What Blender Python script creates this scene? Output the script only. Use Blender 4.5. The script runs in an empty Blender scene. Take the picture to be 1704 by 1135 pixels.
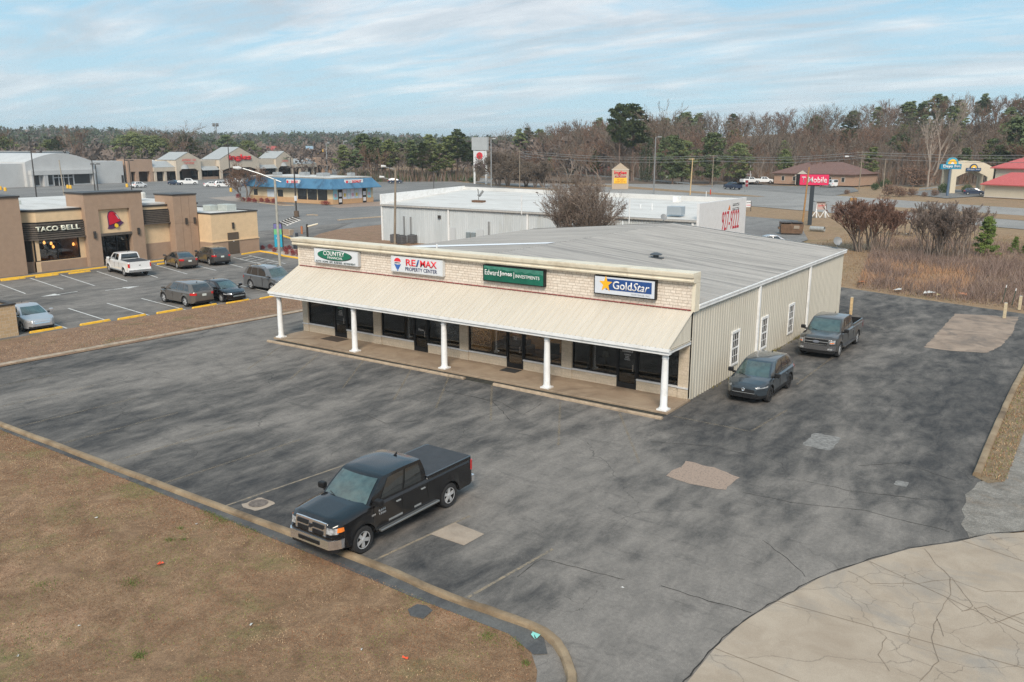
import bpy, bmesh, math, random
import numpy as np
from mathutils import Vector, Matrix
random.seed(11); rng = np.random.default_rng(5)
R = math.radians
SC = bpy.context.scene
COL = SC.collection
# ------------------------------------------------------------------ camera, world, sun, exposure
CAM = Vector((14.7009, -32.3337, 11.1681)); YAW = R(-35.122); PIT = R(-12.952); FPX = 1401.8
cd = bpy.data.cameras.new("camera"); cam = bpy.data.objects.new("camera", cd); COL.objects.link(cam)
cam.location = CAM; cam.rotation_euler = (math.pi/2 + PIT, 0, -YAW)
cd.sensor_width = 36; cd.lens = 36*FPX/1704; cd.clip_end = 6000; cd.clip_start = .5
SC.camera = cam
SC.view_settings.view_transform = 'Standard'; SC.view_settings.look = 'None'
SC.view_settings.exposure = 0.36; SC.view_settings.gamma = 1
try: SC.view_settings.use_curve_mapping = False
except Exception: pass
SC.cycles.max_bounces = 6; SC.cycles.transparent_max_bounces = 8
SC.cycles.use_denoising = True; SC.cycles.denoising_prefilter = 'NONE'; SC.cycles.denoising_input_passes = 'RGB_ALBEDO_NORMAL'
SUN_EL, SUN_AZ = 40, 148      # degrees; azimuth clockwise from +Y
w = bpy.data.worlds.new("World"); SC.world = w; w.use_nodes = True
nt = w.node_tree; N = nt.nodes; Lk = nt.links; N.clear()
out = N.new('ShaderNodeOutputWorld'); bg = N.new('ShaderNodeBackground'); bg.inputs[1].default_value = 0.10
sky = N.new('ShaderNodeTexSky'); sky.sky_type = 'NISHITA'; sky.sun_disc = False
sky.sun_elevation = R(SUN_EL); sky.sun_rotation = R(SUN_AZ); sky.air_density = 1.0; sky.dust_density = 1.0; sky.altitude = 200
tc = N.new('ShaderNodeTexCoord'); sp = N.new('ShaderNodeSeparateXYZ'); Lk.new(tc.outputs['Generated'], sp.inputs[0])
def wm(op, a, b, c=None):
    n = N.new('ShaderNodeMath'); n.operation = op
    for i, v in enumerate((a, b, c)):
        if v is None: continue
        if hasattr(v, 'links'): Lk.new(v, n.inputs[i])
        else: n.inputs[i].default_value = v
    return n.outputs[0]
zz = wm('MAXIMUM', sp.outputs[2], 0.0); zd = wm('ADD', zz, 0.11)
ux = wm('DIVIDE', sp.outputs[0], zd); uy = wm('DIVIDE', sp.outputs[1], zd)
cb = N.new('ShaderNodeCombineXYZ'); Lk.new(ux, cb.inputs[0]); Lk.new(uy, cb.inputs[1])
def wnoise(sc, det, rough, dist, off, sx=1., rot=0):
    mp = N.new('ShaderNodeMapping'); mp.inputs['Location'].default_value = (off, off*.7, 0)
    mp.inputs['Scale'].default_value = (1, sx, 1); mp.inputs['Rotation'].default_value = (0, 0, rot); Lk.new(cb.outputs[0], mp.inputs[0])
    n = N.new('ShaderNodeTexNoise'); n.inputs['Scale'].default_value = sc; n.inputs['Detail'].default_value = det
    n.inputs['Roughness'].default_value = rough; n.inputs['Distortion'].default_value = dist; Lk.new(mp.outputs[0], n.inputs[0]); return n.outputs[0]
def wramp(src, stops):
    r = N.new('ShaderNodeValToRGB'); Lk.new(src, r.inputs[0])
    while len(r.color_ramp.elements) < len(stops): r.color_ramp.elements.new(.5)
    for e, (p, c) in zip(r.color_ramp.elements, stops): e.position = p; e.color = (*c, 1) if isinstance(c, tuple) else (c, c, c, 1)
    return r.outputs[0]
def wmix(f, a, b, blend='MIX'):
    m = N.new('ShaderNodeMix'); m.data_type = 'RGBA'; m.blend_type = blend
    for s, v in ((m.inputs[0], f), (m.inputs[6], a), (m.inputs[7], b)):
        if hasattr(v, 'links'): Lk.new(v, s)
        elif isinstance(v, tuple): s.default_value = (*v, 1)
        else: s.default_value = v
    return m.outputs[2]
n1 = wnoise(.55, 7, .56, .5, 3.1, 2.2, R(38)); n2 = wnoise(1.5, 8, .6, .8, 9.4, 2.6, R(30))
nn = wm('ADD', wm('MULTIPLY', n1, .68), wm('MULTIPLY', n2, .32))
mask = wramp(nn, [(.42, 0.06), (.485, .5), (.56, .95)])
shade = wramp(wnoise(.9, 6, .55, .4, 14.2, 2.4, R(35)), [(.40, (4.1, 4.6, 5.2)), (.52, (5.6, 5.9, 6.4)), (.65, (7.4, 7.5, 7.7))])
blue = wmix(.8, sky.outputs[0], (2.5, 5.1, 6.9))
skyc = wmix(mask, blue, shade)
hz = wramp(sp.outputs[2], [(0.0, 1.0), (.06, .75), (.22, 0.0)])
skyc = wmix(wm('MULTIPLY', hz, .6), skyc, (5.6, 7.1, 7.7))
Lk.new(skyc, bg.inputs[0]); Lk.new(bg.outputs[0], out.inputs[0])
sd = bpy.data.lights.new("sun", 'SUN'); sd.energy = 3.0; sd.angle = R(22); sd.color = (1, .88, .74)
so = bpy.data.objects.new("sun", sd); COL.objects.link(so)
sv = Vector((math.sin(R(SUN_AZ))*math.cos(R(SUN_EL)), math.cos(R(SUN_AZ))*math.cos(R(SUN_EL)), math.sin(R(SUN_EL))))
so.rotation_euler = sv.to_track_quat('Z', 'Y').to_euler(); so.location = sv*60

# ------------------------------------------------------------------ survey helpers
DV = Vector((math.sin(YAW)*math.cos(PIT), math.cos(YAW)*math.cos(PIT), math.sin(PIT)))
RV = Vector((math.cos(YAW), -math.sin(YAW), 0)); UV = RV.cross(DV)
def G(px, py, z=0.0):
    v = DV*FPX + RV*(px-852) - UV*(py-567.5); t = (z-CAM.z)/v.z
    return CAM + v*t
def G2(px, py, z=0.0): p = G(px, py, z); return (p.x, p.y)
def AX(px, py, ax, val):
    v = DV*FPX + RV*(px-852) - UV*(py-567.5); return CAM + v*((val-CAM[ax])/v[ax])
def HT(p, py):
    v = Vector((p[0], p[1], 0)) - Vector((CAM.x, CAM.y, 0)); t = (567.5-py)/FPX
    a = v.dot(UV); b = v.dot(DV); return CAM.z + (t*b-a)/(UV.z-t*DV.z)
def FAR(px, D):
    h = Vector((DV.x, DV.y, 0))*FPX + RV*(px-852)*1.0; h.normalize(); return Vector((CAM.x+h.x*D, CAM.y+h.y*D, 0))

# ------------------------------------------------------------------ materials
MATS = {}
def mat(name, col, rough=.7, var=0., vs=2., bump=0., bs=40., metal=0., spec=None, coat=0., stretch=None, dirt=None, ds=.6, emit=None, two=None, vpos=(.35, .65)):
    if name in MATS: return MATS[name]
    m = bpy.data.materials.new(name); m.use_nodes = True; t = m.node_tree; n = t.nodes; l = t.links
    p = n['Principled BSDF']; p.inputs['Base Color'].default_value = (*col, 1); p.inputs['Roughness'].default_value = rough
    p.inputs['Metallic'].default_value = metal
    if spec is not None: p.inputs['Specular IOR Level'].default_value = spec
    if coat: p.inputs['Coat Weight'].default_value = coat; p.inputs['Coat Roughness'].default_value = .06
    c = None
    if var or two or dirt or bump:
        tcd = n.new('ShaderNodeTexCoord'); mp = n.new('ShaderNodeMapping'); l.new(tcd.outputs['Object'], mp.inputs[0])
        if stretch: mp.inputs['Scale'].default_value = stretch
    def noise(s, d=6, dist=.3, rg=.6):
        q = n.new('ShaderNodeTexNoise'); q.inputs['Scale'].default_value = s; q.inputs['Detail'].default_value = d; q.inputs['Distortion'].default_value = dist
        q.inputs['Roughness'].default_value = rg; l.new(mp.outputs[0], q.inputs[0]); return q.outputs[0]
    def ramp(src, a, b, ca, cb_):
        r = n.new('ShaderNodeValToRGB'); l.new(src, r.inputs[0]); e = r.color_ramp.elements; e[0].position = a; e[1].position = b
        e[0].color = (*ca, 1); e[1].color = (*cb_, 1); return r.outputs[0]
    if var or two:
        c2 = two if two else tuple(x*(1+var) for x in col); c1 = col if two else tuple(x*(1-var) for x in col)
        c = ramp(noise(vs), vpos[0], vpos[1], c1, c2)
    if dirt:
        f = ramp(noise(ds, 8, .8), .5, .72, (0, 0, 0), (1, 1, 1)); mx = n.new('ShaderNodeMix'); mx.data_type = 'RGBA'
        l.new(f, mx.inputs[0]); mx.inputs[7].default_value = (*dirt, 1)
        if c: l.new(c, mx.inputs[6])
        else: mx.inputs[6].default_value = (*col, 1)
        c = mx.outputs[2]
    if c: l.new(c, p.inputs['Base Color'])
    if bump:
        b = n.new('ShaderNodeBump'); b.inputs['Strength'].default_value = bump; b.inputs['Distance'].default_value = .02
        l.new(noise(bs, 5), b.inputs['Height']); l.new(b.outputs[0], p.inputs['Normal'])
    if emit: p.inputs['Emission Color'].default_value = (*emit[0], 1); p.inputs['Emission Strength'].default_value = emit[1]
    MATS[name] = m; return m

def nodes_of(name, rough=.8):
    m = bpy.data.materials.new(name); m.use_nodes = True; MATS[name] = m
    t = m.node_tree; p = t.nodes['Principled BSDF']; p.inputs['Roughness'].default_value = rough
    class K: pass
    k = K(); k.m = m; k.n = t.nodes; k.l = t.links; k.p = p
    k.tc = t.nodes.new('ShaderNodeTexCoord')
    def mp(scale=(1, 1, 1), rot=0, loc=(0, 0, 0)):
        q = k.n.new('ShaderNodeMapping'); q.inputs['Scale'].default_value = scale; q.inputs['Rotation'].default_value = (0, 0, rot); q.inputs['Location'].default_value = loc
        k.l.new(k.tc.outputs['Object'], q.inputs[0]); return q.outputs[0]
    def noise(v, s, d=6, dist=0., rg=.55):
        q = k.n.new('ShaderNodeTexNoise'); k.l.new(v, q.inputs[0]); q.inputs['Scale'].default_value = s; q.inputs['Detail'].default_value = d
        q.inputs['Distortion'].default_value = dist; q.inputs['Roughness'].default_value = rg; return q.outputs[0]
    def ramp(src, stops):
        r = k.n.new('ShaderNodeValToRGB'); k.l.new(src, r.inputs[0])
        while len(r.color_ramp.elements) < len(stops): r.color_ramp.elements.new(.5)
        for e, (p_, c) in zip(r.color_ramp.elements, stops): e.position = p_; e.color = (*c, 1) if isinstance(c, tuple) else (c, c, c, 1)
        return r.outputs[0]
    def mix(f, a, b, blend='MIX'):
        q = k.n.new('ShaderNodeMix'); q.data_type = 'RGBA'; q.blend_type = blend
        for s, v in ((q.inputs[0], f), (q.inputs[6], a), (q.inputs[7], b)):
            if hasattr(v, 'links'): k.l.new(v, s)
            elif isinstance(v, tuple): s.default_value = (*v, 1)
            else: s.default_value = v
        return q.outputs[2]
    def mth(op, a, b=0.):
        q = k.n.new('ShaderNodeMath'); q.operation = op
        for i, v in enumerate((a, b)):
            if hasattr(v, 'links'): k.l.new(v, q.inputs[i])
            else: q.inputs[i].default_value = v
        return q.outputs[0]
    def bump(h, s, d=.02):
        q = k.n.new('ShaderNodeBump'); q.inputs['Strength'].default_value = s; q.inputs['Distance'].default_value = d
        k.l.new(h, q.inputs['Height']); k.l.new(q.outputs[0], k.p.inputs['Normal'])
    def cracks(v, s, w0, warp=.35, ws=1.3):
        nz = k.n.new('ShaderNodeTexNoise'); k.l.new(v, nz.inputs[0]); nz.inputs['Scale'].default_value = ws; nz.inputs['Detail'].default_value = 6
        ad = k.n.new('ShaderNodeVectorMath'); ad.operation = 'MULTIPLY_ADD'; k.l.new(nz.outputs[1], ad.inputs[0]); ad.inputs[1].default_value = (warp*2, warp*2, 0); k.l.new(v, ad.inputs[2])
        vo = k.n.new('ShaderNodeTexVoronoi'); vo.feature = 'DISTANCE_TO_EDGE'; vo.inputs['Scale'].default_value = s; vo.voronoi_dimensions = '2D'; k.l.new(ad.outputs[0], vo.inputs[0])
        return k.ramp(vo.outputs['Distance'], [(0., 1.), (w0, 0.)])
    k.mp = mp; k.noise = noise; k.ramp = ramp; k.mix = mix; k.mth = mth; k.bump = bump; k.cracks = cracks
    k.out = lambda c: k.l.new(c, k.p.inputs['Base Color'])
    return k

def asphalt(name, dark, mid, light, big=.16, crack=1., rot=0., zones=False):
    k = nodes_of(name, .9); k.p.inputs['Specular IOR Level'].default_value = .2; v = k.mp((1, 1, 1)); vr = k.mp((1, .42, 1), rot)
    a = k.noise(vr, big, 10, .25, .58); b = k.noise(vr, big*5.3, 9, .3, .62)
    s = k.mth('ADD', k.mth('MULTIPLY', a, .62), k.mth('MULTIPLY', b, .38))
    if zones:   # fresher sealer on the side drive and along the kerb stalls, worn grey in the driven middle
        q = k.n.new('ShaderNodeSeparateXYZ'); k.l.new(k.tc.outputs['Object'], q.inputs[0]); wob = k.mth('MULTIPLY', k.mth('SUBTRACT', k.noise(v, .35, 5, .3), .5), 6.)
        xx = k.mth('ADD', q.outputs[0], wob); yy = k.mth('ADD', q.outputs[1], wob)
        def rng_(src, a, b): 
            r = k.n.new('ShaderNodeMapRange'); r.interpolation_type = 'SMOOTHSTEP'; k.l.new(src, r.inputs[0]); r.inputs[1].default_value = a; r.inputs[2].default_value = b; return r.outputs[0]
        drive = k.mth('MULTIPLY', rng_(xx, -.5, 1.5), rng_(yy, -5., 1.)); stall = k.mth('MULTIPLY', rng_(k.mth('MULTIPLY', yy, -1.), 12.5, 16.), rng_(k.mth('MULTIPLY', xx, -1.), -6., -3.))
        mid_ = k.mth('MULTIPLY', rng_(xx, -3., 3.), rng_(k.mth('MULTIPLY', yy, -1.), 3., 6.))
        s = k.mth('ADD', s, k.mth('ADD', k.mth('MULTIPLY', drive, -.040), k.mth('ADD', k.mth('MULTIPLY', stall, -.045), k.mth('MULTIPLY', mid_, .028))))
    c = k.ramp(s, [(.395, dark), (.475, mid), (.553, light), (.66, tuple(x*1.18 for x in light))])
    c = k.mix(.36, c, k.ramp(k.noise(vr, 1.7, 9, .4, .78), [(.38, dark), (.62, light)]))
    c = k.mix(k.ramp(k.noise(k.mp((.5, 1.6, 1), .5), .9, 8, .4, .75), [(.54, 0.), (.68, .4)]), c, tuple(x*.8 for x in dark))
    f = k.noise(v, 48, 4, 0, .8); c = k.mix(.8, c, k.mix(1., c, k.ramp(f, [(.3, .55), (.7, 1.5)]), 'MULTIPLY'))
    f2 = k.noise(v, 9, 5, .3, .7); c = k.mix(.5, c, k.mix(1., c, k.ramp(f2, [(.3, .72), (.7, 1.28)]), 'MULTIPLY'))
    if crack:
        cr = k.cracks(v, .16, .004*crack, .9, .7); gate = k.ramp(k.noise(v, .12, 4, .4), [(.42, 0.), (.58, 1.)])
        c = k.mix(k.mth('MULTIPLY', k.mth('MULTIPLY', cr, gate), .75), c, (.03, .03, .03))
        cr2 = k.cracks(v, .9, .012*crack, .25, 3.); gate2 = k.ramp(k.noise(k.mp((1, 1, 1), 0, (7, 3, 0)), .2, 4, .6), [(.6, 0.), (.68, 1.)])
        c = k.mix(k.mth('MULTIPLY', k.mth('MULTIPLY', cr2, gate2), .7), c, (.035, .033, .03))
    k.out(c); k.bump(k.noise(v, 55, 4, 0, .7), .25, .012); return k.m
A_MAIN = asphalt('asphalt_worn', (.044, .045, .047), (.110, .104, .098), (.218, .200, .181), rot=R(35), zones=True)
A_TACO = asphalt('asphalt_side_lot', (.075, .074, .073), (.150, .141, .131), (.225, .208, .190), crack=0)
A_FAR = asphalt('asphalt_far_lot', (.145, .142, .138), (.19, .186, .18), (.235, .228, .218), crack=0, big=.08)
A_ROAD = asphalt('road_asphalt', (.22, .215, .207), (.26, .252, .24), (.31, .30, .285), crack=0, big=.05)

def dry_grass(name, a, b, green, soil, gs=.35):
    k = nodes_of(name, .95); v = k.mp()
    c = k.ramp(k.noise(v, 1.1, 9, .6, .72), [(.33, a), (.67, b)])
    c = k.mix(k.ramp(k.noise(k.mp(loc=(3, 9, 0)), gs, 8, .5, .72), [(.54, 0.), (.68, .65)]), c, green)
    c = k.mix(k.ramp(k.noise(k.mp(loc=(17, 2, 0)), gs*.8, 8, .6, .68), [(.58, 0.), (.70, .75)]), c, soil)
    f = k.noise(v, 45, 4, 0, .8); c = k.mix(.8, c, k.mix(1., c, k.ramp(f, [(.28, .35), (.72, 1.75)]), 'MULTIPLY'))
    f = k.noise(v, 9, 4, .4, .75); c = k.mix(.6, c, k.mix(1., c, k.ramp(f, [(.3, .6), (.7, 1.4)]), 'MULTIPLY'))
    k.out(c); k.bump(k.noise(v, 38, 5, 0, .8), .8, .05); return k.m
LAWN = dry_grass('dead_lawn', (.17, .098, .052), (.33, .21, .12), (.15, .155, .05), (.47, .29, .18))
FIELD = dry_grass('dry_field', (.21, .135, .075), (.33, .225, .13), (.15, .13, .05), (.27, .17, .10), .12)
STRIPG = dry_grass('brown_verge', (.185, .11, .068), (.29, .185, .118), (.12, .12, .045), (.28, .17, .10), .5)
FLOORM = dry_grass('leaf_litter', (.10, .07, .05), (.17, .12, .085), (.07, .08, .03), (.16, .10, .06), .05)

def concrete(name, a, b, stain, cs=.25, crack=1.):
    k = nodes_of(name, .85); v = k.mp()
    c = k.ramp(k.noise(v, .8, 8, .6, .65), [(.35, a), (.65, b)])
    c = k.mix(k.ramp(k.noise(k.mp(loc=(5, 5, 0)), .45, 8, .9, .65), [(.5, 0.), (.68, .7)]), c, stain)
    c = k.mix(.5, c, k.mix(1., c, k.ramp(k.noise(v, 60, 3, 0, .7), [(.3, .7), (.7, 1.3)]), 'MULTIPLY'))
    if crack:
        cr = k.cracks(v, cs, .006, .55, 1.1); c = k.mix(k.mth('MULTIPLY', cr, .45*crack), c, (.07, .06, .05))
        g2 = k.ramp(k.noise(v, .3, 3, .3), [(.5, 0.), (.56, 1.)]); cr2 = k.cracks(v, cs*3.2, .012, .2, 2.5)
        c = k.mix(k.mth('MULTIPLY', k.mth('MULTIPLY', cr2, g2), .6), c, (.09, .075, .06))
    k.out(c); k.bump(k.noise(v, 40, 4), .2, .01); return k.m
CONC = concrete('apron_concrete', (.33, .265, .20), (.41, .34, .265), (.26, .24, .215))
CONC2 = concrete('patch_concrete', (.32, .25, .19), (.42, .35, .28), (.20, .17, .14), crack=0)
WALK = concrete('walk_concrete', (.27, .20, .14), (.36, .28, .20), (.17, .12, .08), crack=0)
CURBM = concrete('curb_concrete', (.19, .13, .075), (.33, .25, .16), (.085, .06, .038), crack=0)

def brickmat(name, c1, c2, mortar, bw, bh, ms=.02, bumpy=.5, sm=.1, off=.5, sq=1.):
    k = nodes_of(name, .85); s = k.n.new('ShaderNodeSeparateXYZ'); k.l.new(k.tc.outputs['Object'], s.inputs[0])
    cbn = k.n.new('ShaderNodeCombineXYZ'); k.l.new(k.mth('ADD', s.outputs[0], s.outputs[1]), cbn.inputs[0]); k.l.new(s.outputs[2], cbn.inputs[1])
    b = k.n.new('ShaderNodeTexBrick'); k.l.new(cbn.outputs[0], b.inputs[0]); b.inputs['Color1'].default_value = (*c1, 1); b.inputs['Color2'].default_value = (*c2, 1)
    b.inputs['Mortar'].default_value = (*mortar, 1); b.inputs['Scale'].default_value = 1; b.inputs['Brick Width'].default_value = bw; b.inputs['Row Height'].default_value = bh
    b.inputs['Mortar Size'].default_value = ms; b.inputs['Mortar Smooth'].default_value = sm; b.offset = off; b.squash = sq; b.squash_frequency = 3
    v = k.mp(); c = k.mix(.35, b.outputs[0], k.mix(1., b.outputs[0], k.ramp(k.noise(v, 14, 5), [(.3, .6), (.7, 1.4)]), 'MULTIPLY'))
    k.out(c); h = k.mth('ADD', k.mth('MULTIPLY', b.outputs[1], -1.), k.mth('MULTIPLY', k.noise(v, 30, 5, 0, .7), .6)); k.bump(h, bumpy, .02); return k.m
STONE = brickmat('pale_ledge_stone', (.74, .67, .585), (.64, .56, .475), (.44, .37, .30), .42, .135, .012, .5, off=.37, sq=.62)
BLOCK = brickmat('split_face_block', (.55, .47, .37), (.48, .41, .31), (.42, .36, .28), .40, .20, .006, .35)
REDBR = brickmat('brown_brick', (.35, .21, .15), (.28, .16, .11), (.4, .33, .28), .22, .075, .008, .3)
PINKBR = brickmat('tan_brick', (.42, .26, .18), (.36, .21, .14), (.42, .35, .28), .22, .075, .008, .3)

def sheetmat(name, a, b, streak=(1, 8, .2), rough=.45, dirt=None, dpos=(.5, .7), metal=0.):
    k = nodes_of(name, rough); k.p.inputs['Metallic'].default_value = metal
    c = k.ramp(k.noise(k.mp(streak), 1.2, 8, .2, .65), [(.33, a), (.67, b)])
    if dirt: c = k.mix(k.ramp(k.noise(k.mp(streak, 0, (4, 4, 4)), .7, 8, .3, .7), [(dpos[0], 0.), (dpos[1], .8)]), c, dirt)
    k.out(c); return k.m
SIDING = sheetmat('ribbed_beige_siding', (.48, .455, .39), (.555, .53, .46), (3, 3, .3), .5, (.33, .29, .21), (.58, .8))
ROOFM = sheetmat('weathered_grey_roof', (.26, .255, .245), (.40, .39, .375), (.10, 7.5, 1), .5, (.15, .15, .15), (.50, .68))
AWNM = sheetmat('cream_metal_awning', (.55, .50, .42), (.60, .55, .47), (3, .3, .3), .42, (.50, .41, .30), (.6, .85))
CREAM = mat('cream_trim', (.72, .66, .53), .5, .05, 1.5, dirt=(.55, .48, .36), ds=1.2)
WHITE = mat('white_paint', (.78, .79, .79), .45, .04, 3, dirt=(.62, .62, .6), ds=2.)
WSIDE = sheetmat('white_ribbed_siding', (.46, .50, .52), (.56, .60, .62), (1.2, 1.2, .2), .5, (.36, .37, .34), (.55, .8))
WROOF = sheetmat('white_coated_roof', (.55, .54, .515), (.65, .64, .615), (.25, 1, 1), .6, (.40, .37, .33), (.50, .74))
BLACK = mat('black_trim', (.014, .014, .015), .5, spec=.3)
RUB = mat('tyre_rubber', (.022, .022, .023), .85, .2, 20)
CHROME = mat('chrome', (.80, .80, .81), .15, metal=.92)
RIM = mat('alloy_rim', (.62, .63, .64), .3, metal=.45)
DRIM = mat('dark_alloy_rim', (.05, .05, .055), .3, metal=.7)
REDL = mat('red_lens', (.55, .02, .02), .2, coat=.6)
AMBER = mat('amber_lens', (.85, .22, .03), .25, coat=.5)
LAMP = mat('clear_lens', (.33, .34, .35), .12, .5, 14, coat=.8)
PLATE = mat('plate_white', (.6, .65, .62), .5, .15, 30)
CGLASS = mat('tinted_car_glass', (.018, .021, .022), .04, spec=.9, coat=1.)
WSGLASS = mat('windshield_glass', (.05,.08,.076), .05, .35, 2.2, spec=.9, coat=1.)
YEL = mat('yellow_curb_paint', (.80, .46, .035), .7, .1, 6, dirt=(.55, .36, .10), ds=3.)
LINEW = mat('white_line_paint', (.60, .60, .58), .8, .15, 4, dirt=(.32, .32, .31), ds=2.5)
LINEY = mat('faded_yellow_paint', (.42, .33, .20), .85, .2, 4, dirt=(.13, .12, .10), ds=1.6)
WOOD = mat('grey_pole_wood', (.24, .20, .155), .9, .25, 8, stretch=(1, 1, .1))
TAN = mat('new_post_wood', (.55, .40, .22), .85, .2, 6)
STEEL = mat('galvanised_steel', (.42, .44, .45), .45, .12, 3, metal=.5)
DKM = mat('dark_bronze_metal', (.045, .04, .037), .5)
GREYM = mat('grey_metal', (.22, .23, .235), .5, .1, 4)

def glassmat(name, tint=.3, rough=.02, base=(.02, .02, .022)):
    m = bpy.data.materials.new(name); m.use_nodes = True; t = m.node_tree; n = t.nodes; l = t.links; n.clear()
    o = n.new('ShaderNodeOutputMaterial'); g = n.new('ShaderNodeBsdfGlossy'); g.inputs['Roughness'].default_value = rough
    g.inputs['Color'].default_value = (.9, .93, .95, 1)
    tr = n.new('ShaderNodeBsdfTransparent'); tr.inputs[0].default_value = (tint, tint, tint*.98, 1)
    fr = n.new('ShaderNodeFresnel'); fr.inputs[0].default_value = 1.5
    ad = n.new('ShaderNodeMath'); ad.operation = 'MULTIPLY_ADD'; l.new(fr.outputs[0], ad.inputs[0]); ad.inputs[1].default_value = 1.0; ad.inputs[2].default_value = .02
    mx = n.new('ShaderNodeMixShader'); l.new(ad.outputs[0], mx.inputs[0]); l.new(tr.outputs[0], mx.inputs[1]); l.new(g.outputs[0], mx.inputs[2]); l.new(mx.outputs[0], o.inputs[0])
    MATS[name] = m; return m
SHOPG = glassmat('shop_glass', .62); DARKG = mat('dark_window_glass', (.025, .028, .03), .05, spec=.8)

# ------------------------------------------------------------------ mesh helpers
class MB:
    def __init__(s): s.v = []; s.f = []; s.m = []
    def face(s, pts, m=0):
        i = len(s.v); s.v += [tuple(p) for p in pts]; s.f.append(tuple(range(i, i+len(pts)))); s.m.append(m); return s
    def box(s, x0, x1, y0, y1, z0, z1, m=0):
        i = len(s.v)
        s.v += [(x0,y0,z0),(x1,y0,z0),(x1,y1,z0),(x0,y1,z0),(x0,y0,z1),(x1,y0,z1),(x1,y1,z1),(x0,y1,z1)]
        for q in ((3,2,1,0),(4,5,6,7),(0,1,5,4),(1,2,6,5),(2,3,7,6),(3,0,4,7)): s.f.append(tuple(i+k for k in q)); s.m.append(m)
        return s
    def cyl(s, p0, p1, r0, r1=None, n=10, m=0, caps=True):
        r1 = r0 if r1 is None else r1; p0 = Vector(p0); p1 = Vector(p1); d = (p1-p0).normalized()
        a = d.orthogonal().normalized(); b = d.cross(a); i = len(s.v)
        for p, r in ((p0, r0), (p1, r1)):
            for k in range(n):
                t = 2*math.pi*k/n; s.v.append(tuple(p+(a*math.cos(t)+b*math.sin(t))*r))
        for k in range(n): s.f.append((i+k, i+(k+1) % n, i+n+(k+1) % n, i+n+k)); s.m.append(m)
        if caps: s.f.append(tuple(i+k for k in range(n-1, -1, -1))); s.f.append(tuple(i+n+k for k in range(n))); s.m += [m, m]
        return s
    def tube(s, pts, r, n=8, m=0):
        for a, b in zip(pts, pts[1:]): s.cyl(a, b, r, r, n, m)
        return s
    def prism(s, poly, z0, z1, m=0):
        n = len(poly); i = len(s.v)
        s.v += [(x, y, z0) for x, y in poly] + [(x, y, z1) for x, y in poly]
        s.f.append(tuple(i+k for k in range(n-1, -1, -1))); s.f.append(tuple(i+n+k for k in range(n))); s.m += [m, m]
        for k in range(n): s.f.append((i+k, i+(k+1) % n, i+n+(k+1) % n, i+n+k)); s.m.append(m)
        return s
    def lathe(s, prof, c=(0, 0, 0), n=16, m=0, axis='z', caps=True):
        i = len(s.v)
        for r, h in prof:
            for k in range(n):
                t = 2*math.pi*k/n; a, b = r*math.cos(t), r*math.sin(t)
                s.v.append((c[0]+a, c[1]+b, c[2]+h) if axis == 'z' else (c[0]+a, c[1]+h, c[2]+b))
        for j in range(len(prof)-1):
            for k in range(n):
                s.f.append((i+j*n+k, i+j*n+(k+1) % n, i+(j+1)*n+(k+1) % n, i+(j+1)*n+k)); s.m.append(m)
        if not caps: return s
        s.f.append(tuple(i+k for k in range(n-1, -1, -1))); s.m.append(m)
        j = len(prof)-1; s.f.append(tuple(i+j*n+k for k in range(n))); s.m.append(m)
        return s
    def grid(s, P, m=0, mf=None):
        i = len(s.v); a = len(P); b = len(P[0])
        for row in P: s.v += [tuple(p) for p in row]
        for x in range(a-1):
            for y in range(b-1):
                s.f.append((i+x*b+y, i+(x+1)*b+y, i+(x+1)*b+y+1, i+x*b+y+1)); s.m.append(mf(x, y) if mf else m)
        return s
    def build(s, name, mats, parent=None, smooth=False, world=True, bevel=0, fix=False):
        me = bpy.data.meshes.new(name); off = Vector((0, 0, 0))
        if parent is not None and world: off = parent.matrix_basis.translation
        me.from_pydata([(x-off.x, y-off.y, z-off.z) for x, y, z in s.v], [], s.f)
        mats = mats if isinstance(mats, (list, tuple)) else [mats]
        for q in mats: me.materials.append(q)
        me.polygons.foreach_set('material_index', s.m)
        if fix:
            bm = bmesh.new(); bm.from_mesh(me); bmesh.ops.remove_doubles(bm, verts=bm.verts, dist=.0008); bmesh.ops.recalc_face_normals(bm, faces=bm.faces); bm.to_mesh(me); bm.free()
        if smooth:
            me.polygons.foreach_set('use_smooth', [True]*len(me.polygons))
            try: me.set_sharp_from_angle(angle=R(smooth if smooth is not True else 40))
            except Exception: pass
        me.update(); o = bpy.data.objects.new(name, me); COL.objects.link(o)
        if parent is not None: o.parent = parent
        if bevel:
            b = o.modifiers.new('bevel', 'BEVEL'); b.width = bevel; b.segments = 2; b.limit_method = 'ANGLE'; b.angle_limit = R(50)
        return o
def tag(o, label, cat, group=None):
    o['label'] = label; o['category'] = cat
    if group: o['group'] = group
    return o
def thing(name, label, cat, loc=(0, 0, 0), rz=0, group=None):
    o = bpy.data.objects.new(name, None); COL.objects.link(o); o.location = loc; o.rotation_euler = (0, 0, rz); o.empty_display_size = .2
    return tag(o, label, cat, group)
def struct(o, kind='structure'): o['kind'] = kind; return o
def dup(root, loc, rz=None, label=None, scale=None, group=None):
    def cp(o, par):
        c = o.copy(); COL.objects.link(c)
        if par is not None: c.parent = par
        for ch in list(o.children): cp(ch, c)
        return c
    r = cp(root, None); r.location = loc
    if rz is not None: r.rotation_euler = (0, 0, rz)
    if scale is not None: r.scale = (scale,)*3 if not isinstance(scale, tuple) else scale
    if label: r['label'] = label
    if group: r['group'] = group
    return r
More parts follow.
